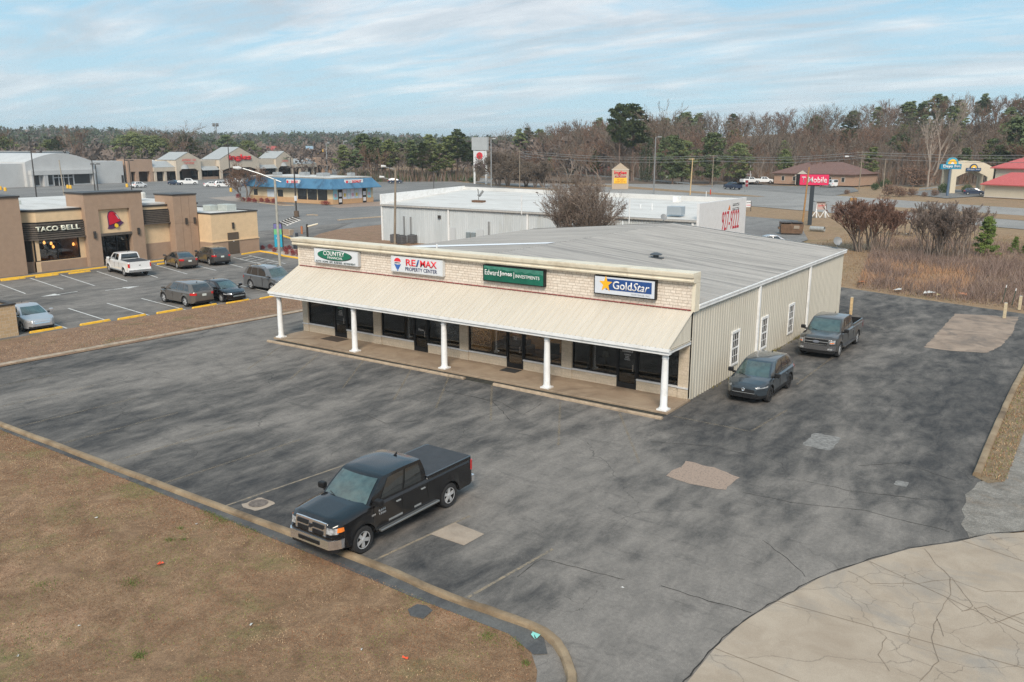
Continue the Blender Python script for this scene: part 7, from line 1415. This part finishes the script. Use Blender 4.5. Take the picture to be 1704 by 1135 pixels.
for i, (m_, wd_) in enumerate(((PINEL, .30), (PINED, .27), (leafmat('olive_leaves', (.10,.13,.04), (.19,.21,.08)), .33))):
    a_, b_ = pine(70+i, 18., .86, wd_, 64, 70, .05); rounds.append(proto('evergreen_tree', 'tree', a_, BARKP, b_, m_))
used = {}
def plant(pr, p, h, label, group, base=18., wide=1.):
    z = hill(p[0], p[1])-.1; sc = h/base; rz = random.uniform(0, 6.28)
    if id(pr) not in used: used[id(pr)] = 1; o = pr; o.location = (p[0], p[1], z); o.rotation_euler = (0,0,rz); o.scale = (sc*wide, sc*wide, sc); o['label'] = label; o['group'] = group; return o
    return dup(pr, (p[0], p[1], z), rz, label, (sc*wide, sc*wide, sc), group)
crest = [(0,226),(40,222),(90,228),(150,224),(200,226),(330,224),(400,230),(560,236),(640,234),(700,236),(760,222),(830,214),(870,205),(930,192),(1000,176),(1050,172),(1100,176),(1150,187),(1200,184),(1300,177),(1400,172),(1500,160),(1600,154),(1704,150),(1900,146)]
def crst(px):
    for (a, ya), (c, yc) in zip(crest, crest[1:]):
        if a <= px <= c: return ya+(yc-ya)*(px-a)/(c-a)
    return crest[0][1] if px < 0 else crest[-1][1]
def zone(px): return 'left of the gabled grocery sign' if px < 1010 else 'between the grocery sign and the brick office' if px < 1280 else 'behind the brick office' if px < 1450 else 'behind the motel'
random.seed(77)
def forest(n, px0, px1, rows, pp, drop=(0, 14), seed=1):
    rnd = random.Random(seed)
    for i in range(n):
        px = px0+(px1-px0)*(i+.5)/n+rnd.uniform(-8, 8); D, dr = rows[i % len(rows)]; D += rnd.uniform(-12, 12); p = FAR(px, D); y = crst(px)+dr+rnd.uniform(*drop); g = hill(p.x, p.y); h = HT(p, y)-g; h = min(24, max(9, h))
        isp = rnd.random() < pp
        pr = rnd.choice(pines) if isp else rnd.choice(bares[:5] if rnd.random() < .93 else bares)
        if isp: plant(pr, p, h*rnd.uniform(.75, 1.0), 'green pine in the wood '+zone(px), 'pines of the hillside wood', wide=rnd.uniform(1., 1.45))
        else: plant(pr, p, h, 'bare grey brown hardwood in the wood '+zone(px), 'bare trees of the hillside wood', wide=rnd.uniform(1.3, 1.8))
forest(116, 845, 1760, [(420, 0), (395, 3), (440, -2)], .22, (-4, 10), 3)
forest(92, 900, 1760, [(350, 26), (330, 34), (370, 18)], .14, (-5, 14), 4)
forest(66, 860, 1760, [(300, 50), (285, 62), (315, 44)], .16, (-8, 16), 5)
# named trees of the right wood
plant(pines[2], FAR(1022, 288), HT(FAR(1022, 288), 174)-hill(*FAR(1022, 288)[:2]), 'tallest broad crowned pine left of the grocery sign peak', 'big pines', wide=.85)
plant(pines[0], FAR(1043, 296), HT(FAR(1043, 296), 178)-hill(*FAR(1043, 296)[:2]), 'tall pine directly behind the gabled grocery sign', 'big pines', wide=1.4)
for px, D, y, l in ((1080,290,163,'tall bare tree with forked crown above the ivy clad trunks'),(1098,294,168,'second tall bare tree right of the forked crown'),(1518,275,152,'pale straight trunked tree rising above the wood edge'),(1515,262,188,'pale smooth forked tree at the foot of the wood')):
    p = FAR(px, D); plant(bares[5 if px > 1500 else 2], p, HT(p, y)-hill(p.x, p.y), l, 'notable bare trees')
IVT = MB(); R_ = random.Random(9)
for z in range(16): clump(IVT, Vector((R_.uniform(-.6,.6), R_.uniform(-.6,.6), 1+z*.85)), 1.5*(1-.02*z), 90, .5, R_, .9)
IVA = MB(); IVA.cyl((0,0,-.2),(0,0,14.5),.3,.1,6)
ivp = proto('ivy_tree', 'tree', IVA, BARKG, IVT, IVY); ivp['label'] = 'dark ivy clad trunk left of the grey tall light pole'; p = FAR(1070, 286); ivp.location = (p.x, p.y, hill(p.x, p.y)-.2); ivp['group'] = 'ivy clad trunks'
for px, D, l, s_ in ((1088,289,'dark ivy clad trunk right behind the grey tall light pole',1.05),(1059,292,'shorter dark ivy clad trunk behind the grocery sign roof',.8)): p = FAR(px, D); dup(ivp, (p.x, p.y, hill(p.x, p.y)-.2), 1., l, s_)
for px, D, y, l in ((1108,272,226,'bushy green pine at the road right of the ivy clad trunks'),(1122,276,234,'smaller green pine beside the bushy one'),(1168,276,222,'rounded dark green pine above the wooden utility poles'),(1212,290,238,'yellow green pine left of the flagpole'),(1645,280,196,'green pine above the motel sign'),(1660,283,205,'yellow green broad pine above the red motel roof'),(1690,276,190,'dark pine at the right edge above the red motel roof')):
    p = FAR(px, D); plant(rounds[(int(px)) % 3], p, HT(p, y)-hill(p.x, p.y), l, 'green trees at the wood edge', wide=1.15)
# pine row beyond the lot and trees behind the strip
rnd = random.Random(31)
for i in range(30):
    px = 588+i*7.1+rnd.uniform(-3, 3); D = rnd.choice((292, 300, 312)); p = FAR(px, D); y = {0: 236, 1: 228, 2: 242}[i % 3]+rnd.uniform(-4, 10); y -= 8 if 745 < px < 790 else 0
    if i % 5 in (1, 3): plant(rnd.choice(bares), p, HT(p, y+4), 'slender bare tree in the row beyond the shopping center lot', 'bare trees of the lot row', wide=1.3)
    else: plant(rnd.choice(pines), p, HT(p, y), 'green pine in the row beyond the shopping center lot', 'pines of the lot row', wide=rnd.uniform(1.2, 1.6))
for i in range(16): px = 580+i*17; p = FAR(px, 325); plant(rnd.choice(bares), p, HT(p, 246+rnd.uniform(-6, 8)), 'bare tree standing behind the pine row', 'bare trees behind the pine row', wide=1.6)
for px, D, y, kd, l in ((252,320,222,'p','rounded green tree behind the pale warehouse, left one'),(235,325,226,'p','rounded green tree behind the pale warehouse, middle one'),(272,330,226,'p','rounded green tree behind the pale warehouse, right one'),(289,318,228,'p','yellowish green tree between warehouse and left gable'),(303,320,230,'p','green tree behind the left gable of the strip'),(318,310,228,'b','bare tree behind the left gable of the strip'),(336,320,226,'p','dark green tree left of the tallest gable'),(325,315,199,'b','tall mistletoe speckled bare tree behind the left gable'),(350,330,212,'b','bare tree with dark clumps left of the phone tower'),(400,330,225,'p','dark green tree behind the tallest gable, left'),(437,335,234,'p','dark green tree behind the tallest gable, right'),
    (138,340,228,'p','dark green spreading tree above the arched store'),(160,330,205,'b','tall brown bare tree above the arched store'),(175,335,222,'b','shorter brown bare tree right of the tall brown one'),(120,345,232,'p','low green tree left of the tall brown bare tree'),(45,360,212,'b','lone bare tree above the dark light pole at far left'),(48,350,226,'p','dark cedar below the lone bare tree at far left'),(20,370,228,'b','brown bare tree at the far left skyline'),(75,380,228,'b','brown bare tree left of the arched store roof'),(95,370,231,'b','low brown bare tree over the arched store'),(230,345,206,'b','pale bare tree with round crown, left of a pair behind the warehouse'),(255,350,203,'b','pale bare tree with round crown, right of a pair behind the warehouse'),(290,345,208,'b','pale bare tree above the left gable'),(5,350,222,'p','yellow green tree at the left picture edge'),(370,345,232,'b','bare tree behind the tallest gable'),(470,350,240,'b','bare tree behind the right gable'),(505,360,243,'b','bare tree above the right end of the strip'),(35,355,243,'p','low green tree behind the arched store roof at left')):
    D += 90; p = FAR(px, D); plant(rnd.choice(rounds) if kd == 'p' else rnd.choice(bares), p, HT(p, y), l, 'trees behind the shopping strip', wide=1.35 if kd == 'p' else 1.5)
# round bare trees at the lot edge
T = fit(bare(7, 6, .55, 5, (2,3), r0=.12, flat=.05, trunk=.22, up=.25, twigr=.022, stems=4, stem_spread=.7), 6.); rt = proto('round_bare_tree', 'tree', T.a, BARKG, T.b, TWIG1); first = True
for px, py, pt, l in ((830,309,257,'leftmost round bare tree right of the white light pole'),(846,309.5,262,'second round bare tree from the white light pole'),(876,310.5,273,'third round bare tree, just right of the utility pole'),(890,311.5,277,'fourth round bare tree, right of the utility pole'),(904,311.5,272,'rightmost round bare tree before the red house')):
    p = G(px, py); h = HT(p, pt)
    if first: rt.location = (p.x,p.y,0); rt.scale = (h/6*1.15,)*3; rt['label'] = l; rt['group'] = 'round bare trees'; first = False
    else: dup(rt, (p.x,p.y,0), random.uniform(0,6), l, (h/6*1.15,)*3)
p = G(407,335.5); T = fit(bare(19, 7, .5, 5, (2,3), r0=.14, flat=.05, trunk=.25, up=.2, twigr=.02, stems=3, stem_spread=.6), HT(p, 266)); o = proto('ornamental_tree', 'tree', T.a, BARKG, T.b, TWIG2); o.location = (p.x,p.y,0); o['label'] = 'bare multi stemmed tree on the planting island beside the donut shop'
# big multi stem bush between the two buildings
p = AX(968, 372, 1, 36.5); T = fit(bare(23, 6, .36, 5, (2,3), r0=.10, flat=.03, trunk=.34, up=.35, twigr=.010, stems=14, stem_spread=.75, basew=.06, curve=.10, lenr=.66), 1.0); h = HT((p.x, 36.5), 291)*1.14
T.a.v = [(x*h*.95, y*h*.95, z*h) for x, y, z in T.a.v]; T.b.v = [(x*h*.95, y*h*.95, z*h) for x, y, z in T.b.v]
o = proto('bare_bush', 'tree', T.a, mat('bush_bark', (.16,.12,.095), .95), T.b, mat('bush_twig', (.20,.155,.125), .95)); o.location = (p.x, 36.5, 0); o['label'] = 'large many stemmed bare tree between the grey roof and the white roof'
lf = MB(); R_ = random.Random(3)
for t_ in T.tips:
    if R_.random() < .07: c = Vector((t_.x*h*.95, t_.y*h*.95, t_.z*h)); clump(lf, c, .14, 3, .16, R_)
lf.build('dead_leaves', mat('dead_leaf_dark', (.09,.06,.05), .9), o, world=False)
# bare shrubs in the field
def shrub(seed, px, py, pt, wpx, label, stems=16, tw=.014, m_=TWIG2, dep=5):
    p = G(px, py); h = HT(p, pt); D = (p-CAM).length; T = fit(bare(seed, 6, .24, dep, (2,3), r0=.06, flat=.03, trunk=.44, up=.55, twigr=tw, stems=stems, stem_spread=.16, basew=.17, curve=.08, lenr=.52), 1.0); xs_ = [abs(v[0]) for v in T.b.v]+[abs(v[1]) for v in T.b.v]; xs_.sort(); w0 = xs_[int(len(xs_)*.985)]; k_ = wpx/FPX*D/2/w0
    for M_ in (T.a, T.b): M_.v = [(x*k_, y*k_, z*h) for x, y, z in M_.v]
    o = proto('bare_shrub', 'shrub', T.a, BARKG, T.b, m_); o.location = (p.x, p.y, -.05); o['label'] = label; return o
TW4 = mat('twig_mauve', (.21,.125,.095), .95); TW5 = mat('twig_grey', (.22,.175,.15), .95)
shrub(51, 1449, 417, 324, 108, 'widest reddish bare shrub, nearest the rear corner of the shop building', 38, .018, TW4)
shrub(52, 1504, 392, 343, 64, 'smaller reddish bare tree behind the widest shrub', 9, .016, TW4)
shrub(53, 1556, 427, 333, 74, 'tall grey many stemmed shrub, left of the pair in mid field', 20, .016, TW5)
shrub(54, 1585, 428, 330, 84, 'tall grey many stemmed shrub, right of the pair in mid field', 20, .016, TW5)
shrub(55, 1621, 408, 343, 50, 'thin upright bare saplings left of the young pine', 8, .014, TW5)
shrub(56, 1507, 484, 432, 34, 'slender bare sapling at the front edge of the brush', 3, .012, TW5, 4)
def ypine(px, py, pt, wpx, label, seed):
    p = G(px, py); h = HT(p, pt); a, b = pine(seed, h, .95, .30, 46, 90, .06, 1.); o = proto('young_pine', 'tree', a, BARKP, b, YPINE); o.location = (p.x, p.y, 0); o['label'] = label; return o
ypine(1639, 425, 361, 36, 'tallest bright green young pine at the right of the field', 61); ypine(1687, 421, 394, 30, 'low spreading bright green young pine near the right edge', 62); ypine(1705, 424, 402, 30, 'bright green young pine cut by the right edge', 63)
# rounded shrubs
def ball(seed, rad, m_, n=500, s_=.10, nm='shrub', sq=.85):
    R_ = random.Random(seed); b = MB(); 
    for _ in range(n):
        v = Vector((R_.gauss(0,1), R_.gauss(0,1), R_.gauss(0,1))).normalized(); k_ = rad*(R_.uniform(.6, 1.05) if R_.random() < .7 else R_.uniform(.2, .7))*(1+.12*math.sin(v.x*5+seed)+.1*math.sin(v.y*7)); c = Vector((v.x*k_, v.y*k_, rad*sq+v.z*k_*sq)); clump(b, c, s_*.5, 2, s_, R_)
    return b
rb = ball(5, .42, REDB, 420, .09).build('red_shrub', REDB); k_ = 0; ref = None
def e10(x, y): return (380+x/10.32, 330+y/10.32)
RL = ['dark red shrub beside the restaurant end wall','round dark red shrub left of the menu board','low red shrub at the foot of the menu board','red shrub just right of the street light pole','red shrub in front of the one by the street light pole','red shrub under the cream post','red shrub left of the order post','red shrub in front of the one left of the order post','red shrub right at the order post','front red shrub below the order post','rightmost red shrub by the shop cornice']
for (x, y), l in zip(((590,880),(720,865),(790,925),(985,915),(1005,965),(1048,880),(1100,940),(1112,985),(1180,945),(1200,1000),(1245,960)), RL):
    p = G(*e10(x, y)); o = rb if k_ == 0 else rb.copy(); 
    if k_: COL.objects.link(o)
    o.location = (p.x,p.y,0); o.scale = (random.uniform(.62,.85),)*3; tag(o, l, 'shrub', 'dark red shrubs at the drive through'); k_ += 1
lotpoly('planting_bed', [(-61.2,27.0),(-58.4,26.7),(-55.5,25.9),(-52.3,25.5),(-48,26.4),(-44.5,28.8),(-48,33),(-54,33),(-60,31)], .01, mat('pale_stone_bed', (.42,.36,.30), .95, .25, 6))
RL2 = ['leftmost red shrub on the donut shop island','second red shrub from the left on the island','third red shrub from the left on the island','middle red shrub on the island','red shrub right of the island middle','second red shrub from the right on the island','rightmost red shrub on the island','wide low red shrub at the glass corner of the donut shop']
for (x, y), l in zip(((728,555),(758,575),(795,578),(828,581),(872,580),(908,585),(947,587),(1265,597)), RL2):
    p = G(200+x/3.704, 180+y/3.704); o = rb.copy(); COL.objects.link(o); o.location = (p.x,p.y,0); o.scale = ((3.0,1.8,1.2) if x > 1200 else (random.uniform(1.25,1.55),)*3); tag(o, l, 'shrub', 'red shrubs around the donut shop')
gb = ball(8, 1.5, SHRG, 900, .28).build('green_shrub', SHRG); k_ = 0
for px, py, s_, l in ((1570,321,1.,'clipped round green shrub left of the motel pole sign'),(1609,322.5,.95,'clipped round green shrub right of the motel pole sign'),(1473,314,1.1,'loose green shrub at the wood edge right of the lamp pole'),(945,289,1.,'dark round shrub left of the red house'),(957,290,1.2,'larger dark round shrub at the red house corner'),(1456,316,.8,'yellow green low shrub beside the lamp pole'),(429,333,.6,'small green shrub on the donut shop island'),(785,304,.8,'green shrub at the foot of the pylon sign')):
    p = G(px, py); o = gb if k_ == 0 else gb.copy(); 
    if k_: COL.objects.link(o)
    o.location = (p.x,p.y,hill(p.x,p.y)-.1); o.scale = (s_,)*3; tag(o, l, 'shrub', 'green shrubs'); k_ += 1
sb = ball(9, 1.2, TWIG2, 700, .22).build('brown_shrub', TWIG2); k_ = 0
for px, py, s_, l in ((1479,326,1.5,'leftmost brown shrub in the row before the motel drive'),(1497,327,1.2,'second brown shrub in the row before the motel drive'),(1503,326,.7,'tiny dark shrub in the row before the motel drive'),(1517,326,1.,'middle brown shrub in the row before the motel drive'),(1538,327,.6,'small brown shrub right of the row middle'),(1555,326,.8,'rightmost brown shrub in the row before the motel drive'),(1409,323,.6,'small brown shrub on the verge right of the white van'),(1529,312,3.,'broad brown thicket behind the motel drive'),(1508,308,2.6,'second broad brown thicket behind the motel drive')):
    p = G(px, py); o = sb if k_ == 0 else sb.copy(); 
    if k_: COL.objects.link(o)
    o.location = (p.x,p.y,hill(p.x,p.y)-.1); o.scale = (s_,)*3; tag(o, l, 'shrub', 'brown shrubs'); k_ += 1

# ------------------------------------------------------------------ stuff: numpy scatter of small faces
def scatter(name, P, h, wd, mats, lean=.35, midx=None, tri=True):
    n = len(P); a = rng.uniform(0, 2*np.pi, n); u = np.stack([np.cos(a), np.sin(a), np.zeros(n)], 1)*(wd*rng.uniform(.6, 1.4, n))[:, None]*.5
    b = rng.uniform(0, 2*np.pi, n); L = lean*h*rng.uniform(.1, 1, n); top = P+np.stack([np.cos(b)*L, np.sin(b)*L, h], 1)
    V = np.stack([P-u, P+u, top], 1).reshape(-1, 3); me = bpy.data.meshes.new(name); me.vertices.add(3*n); me.vertices.foreach_set('co', V.ravel()); me.loops.add(3*n); me.loops.foreach_set('vertex_index', np.arange(3*n, dtype=np.int32))
    me.polygons.add(n); me.polygons.foreach_set('loop_start', np.arange(0, 3*n, 3, dtype=np.int32)); me.polygons.foreach_set('loop_total', np.full(n, 3, dtype=np.int32))
    for m_ in mats: me.materials.append(m_)
    me.polygons.foreach_set('material_index', (midx if midx is not None else rng.integers(0, len(mats), n)).astype(np.int32)); me.update(); me.validate(); o = bpy.data.objects.new(name, me); COL.objects.link(o); return struct(o, 'stuff')
DG = [mat('blade_a', (.32,.18,.098), .95), mat('blade_b', (.20,.108,.058), .95), mat('blade_c', (.52,.36,.22), .95), mat('blade_green', (.19,.205,.06), .95), mat('blade_red', (.27,.125,.065), .95)]
n = 190000; X = rng.uniform(-26, 6.7, n); Y = -17.70-.18*np.clip((X+2)/5,0,1)-rng.uniform(0, 1, n)**1.3*9; ok = (X < np.interp(-Y, [17.6,18.0,18.65,19.6,21.2,24], [4.2,4.9,5.6,6.15,6.6,7.1])); ok &= ~((np.abs(X-G(699,1018).x) < .33) & (np.abs(Y-G(699,1018).y) < .28)); X = X[ok]; Y = Y[ok]
from mathutils import noise as mn
f3 = np.array([mn.fractal(Vector((x*.3, y*.5, 12.1)), 1., 2., 3) for x, y in zip(X, Y)]); f1 = np.array([mn.fractal(Vector((x*.45, y*.6, 1.3)), 1., 2., 4) for x, y in zip(X, Y)]); f2 = np.array([mn.fractal(Vector((x*.8, y*1.1, 7.7)), 1., 2., 4) for x, y in zip(X, Y)])
keep = f1+rng.normal(0, .12, len(X)) < .42; mi = rng.choice([0,1,2,0,1], len(X)); mi[(f2+rng.normal(0, .22, len(X))) > .26] = 3; lt = (f1 > .15) & (rng.random(len(X)) < .6); mi[lt & (mi != 3)] = 2; dk = ((f1 < -.12) | (f3 < -.22)) & (rng.random(len(X)) < .75); mi[dk & (mi != 3)] = 1; mi[(f3+rng.normal(0, .1, len(X)) > .02) & (rng.random(len(X)) < .6) & (mi != 3)] = 4; X, Y, mi = X[keep], Y[keep], mi[keep]
P = np.stack([X, Y, np.full(len(X), .0)], 1); scatter('dead_grass', P, rng.uniform(.015, .045, len(X)), .022, DG, 2.2, mi)
n = 2500; X = rng.uniform(12.15, 13.0, n); Y = rng.uniform(-.6, 20, n); scatter('edge_weeds', np.stack([X, Y, np.full(n, .01)], 1), rng.uniform(.03, .11, n), .03, [DG[0], DG[1], DG[2], DG[3]], 1.)
n = 26000; X = rng.uniform(-37.0, -31.7, n); Y = rng.uniform(-14, 24, n); scatter('verge_grass', np.stack([X, Y, np.full(n, .02)], 1), rng.uniform(.02, .06, n), .03, DG[:3], 1.2)
# green tufts by the kerb
TF = []
for px, py, s_, c in ((352,853,.35,300),(372,862,.5,500),(405,868,.45,450),(427,879,.5,600),(300,880,.12,60),(283,899,.15,80),(307,899,.1,50),(218,970,.35,200),(232,1093,.2,200),(70,975,.5,160),(870,1075,.3,200),(900,1090,.35,350),(925,1100,.4,450),(935,1125,.4,450),(875,1105,.12,100),(812,1060,.25,160),(620,950,.25,60),(60,1060,.9,160)):
    p = G(px, py); TF.append(np.stack([rng.normal(p.x, s_*.5, c), rng.normal(p.y, s_*.4, c), np.zeros(c)], 1))
P = np.concatenate(TF); P = P[(P[:, 1] < -17.7) & (P[:, 0] < np.interp(-P[:, 1], [17.6,18.0,18.65,19.6,21.2,24], [4.2,4.9,5.6,6.15,6.6,7.1]))]; scatter('green_grass', P, rng.uniform(.03, .09, len(P)), .02, [mat('green_blade', (.10,.15,.03), .9), mat('green_blade_b', (.14,.17,.05), .9)], .9)
# brush in the field
def region(n, x0, x1, y0, y1): return rng.uniform(x0, x1, n), rng.uniform(y0, y1, n)
def edge_y(x): return np.interp(x, [-4, -2.4, 4, 9.3, 10.6, 12, 30], [39.5, 39.6, 37.3, 36.6, 35.6, 34, 33])
X, Y = region(110000, -14, 34, 34, 82); d = Y-edge_y(X); ok = (d > .3) & (X > -1.4-.18*(Y-39)) & (rng.random(len(X)) < np.where(Y < 64, 1, .35)); nz = np.sin(X*1.3+np.sin(Y*.9)*1.5)+np.sin(Y*1.1+X*.3); X, Y, d, nz = X[ok], Y[ok], d[ok], nz[ok]
fb = np.array([mn.fractal(Vector((x*.35, y*.35, 3.3)), 1., 2., 4) for x, y in zip(X, Y)]); hh = np.clip(d*.35, .12, 1.)*np.clip(.8+.9*fb, .25, 1.7)*rng.uniform(.4, 1.2, len(X)); P = np.stack([X, Y, np.full(len(X), -.08)], 1)
org = (fb < .05) & (X < 6) & (Y > 40) & (Y < 58) & (rng.random(len(X)) < .75); mi = rng.choice([0, 1, 2], len(X)); mi[org] = 3
scatter('dry_brush', P, np.maximum(hh, .08), .035, [mat('brush_a', (.235,.165,.14), .95), mat('brush_b', (.15,.105,.085), .95), mat('brush_c', (.30,.225,.19), .95), mat('broom_sedge', (.44,.26,.15), .95)], 1.0, mi)
X, Y = region(45000, -60, 60, 36, 96); s_ = .458*X+.889*Y; ok = (s_ < 95) & ~((X < -13.5) & (Y > 40)) & (Y > edge_y(X)) & ~((X < -1.4) & (Y < 40)); X, Y = X[ok], Y[ok]; scatter('field_grass', np.stack([X, Y, np.full(len(X), -.1)], 1), rng.uniform(.08, .3, len(X)), .06, [mat('field_blade_a', (.30,.20,.11), .95), mat('field_blade_b', (.23,.15,.085), .95)], .8)
# woodland undergrowth on the hillside
n = 70000; px = rng.uniform(820, 1800, n); D = rng.uniform(278, 520, n)
def far_np(px, D):
    hx = DV.x*FPX+RV.x*(px-852); hy = DV.y*FPX+RV.y*(px-852); l = np.hypot(hx, hy); return CAM.x+hx/l*D, CAM.y+hy/l*D
X, Y = far_np(px, D); Z = np.array([hill(x, y) for x, y in zip(X, Y)]); ok = (.458*X+.889*Y > 175); X, Y, Z = X[ok], Y[ok], Z[ok]; scatter('undergrowth', np.stack([X, Y, Z-.2], 1), rng.uniform(.8, 4.5, len(X)), .35, [TWIG1, TWIG2, BARKG, mat('brown_leaf', (.15,.095,.06), .95)], .35)
n = 9000; px = rng.uniform(575, 800, n); D = rng.uniform(288, 330, n); X, Y = far_np(px, D); scatter('undergrowth', np.stack([X, Y, np.full(n, -.2)], 1), rng.uniform(.8, 4., n), .4, [TWIG1, TWIG2, BARKG, SHRG], .35)
struct(MB().grid([[tuple(FAR(px, D)+Vector((0,0,hill(*FAR(px, D)[:2])+.0))) for D in (272, 285, 300, 315, 335, 355, 380, 410, 440, 480, 530, 600, 700)] for px in range(820, 1900, 12)]).build('woodland_floor', FLOORM))
# far woods
def woods(name, px0, px1, D0, D1, n, m_, hgt, wid, seed, nf=26):
    g = np.random.default_rng(seed); px = g.uniform(px0, px1, n); D = g.uniform(D0, D1, n); X, Y = far_np(px, D); Z = np.array([hill(x, y) for x, y in zip(X, Y)]); H_ = hgt*g.uniform(.7, 1.25, n); k = nf; N_ = n*k
    cz = np.repeat(Z, k)+np.repeat(H_, k)*g.uniform(.1, 1., N_)**.7; q = wid*g.uniform(.6, 1.3, N_)*.5; rad = np.sqrt(np.clip(1-((cz-np.repeat(Z, k))/np.repeat(H_, k))**2.5, .05, 1)); a = g.uniform(0, 6.28, N_)
    cx = np.repeat(X, k)+np.cos(a)*rad*wid*g.uniform(.2, 1, N_); cy = np.repeat(Y, k)+np.sin(a)*rad*wid*g.uniform(.2, 1, N_); c = np.stack([cx, cy, cz], 1); s_ = wid*.45; V = (c[:, None, :]+g.normal(0, 1, (N_, 3, 3))*s_*.5).reshape(-1, 3)
    me = bpy.data.meshes.new(name); me.vertices.add(3*N_); me.vertices.foreach_set('co', V.ravel()); me.loops.add(3*N_); me.loops.foreach_set('vertex_index', np.arange(3*N_, dtype=np.int32)); me.polygons.add(N_); me.polygons.foreach_set('loop_start', np.arange(0, 3*N_, 3, dtype=np.int32)); me.polygons.foreach_set('loop_total', np.full(N_, 3, dtype=np.int32)); me.materials.append(m_); me.update(); o = bpy.data.objects.new(name, me); COL.objects.link(o); return struct(o, 'stuff')
FG = mat('far_evergreen', (.06,.08,.042), .9, .4, .02); FB = mat('far_bare_wood', (.15,.118,.10), .95, .3, .02)
woods('distant_evergreens', -300, 1150, 620, 1500, 2600, FG, 13, 5., 1); woods('distant_bare_woods', -300, 1150, 420, 1300, 2600, FB, 11, 5., 2); woods('distant_bare_woods', -300, 640, 345, 480, 420, FB, 9, 3.6, 3, 40); woods('distant_evergreens', 640, 980, 480, 760, 260, FG, 14, 4., 6, 40); woods('distant_bare_woods', 780, 1000, 330, 520, 260, FB, 12, 3.6, 4, 40)
# haze: one closed box round the camera and everything
b = MB(); b.box(-3200, 3200, -2600, 3400, -2.0, 75.0); hzb = b.build('haze', MATS['joint_dirt']); hzb['kind'] = 'stuff'; hm = bpy.data.materials.new('air_haze'); hm.use_nodes = True; hn_ = hm.node_tree.nodes; hn_.clear(); ho = hn_.new('ShaderNodeOutputMaterial'); pv = hn_.new('ShaderNodeVolumePrincipled'); pv.inputs['Color'].default_value = (.62,.72,.80,1); pv.inputs['Density'].default_value = .00022; hm.node_tree.links.new(pv.outputs[0], ho.inputs['Volume']); hzb.data.materials.clear(); hzb.data.materials.append(hm)
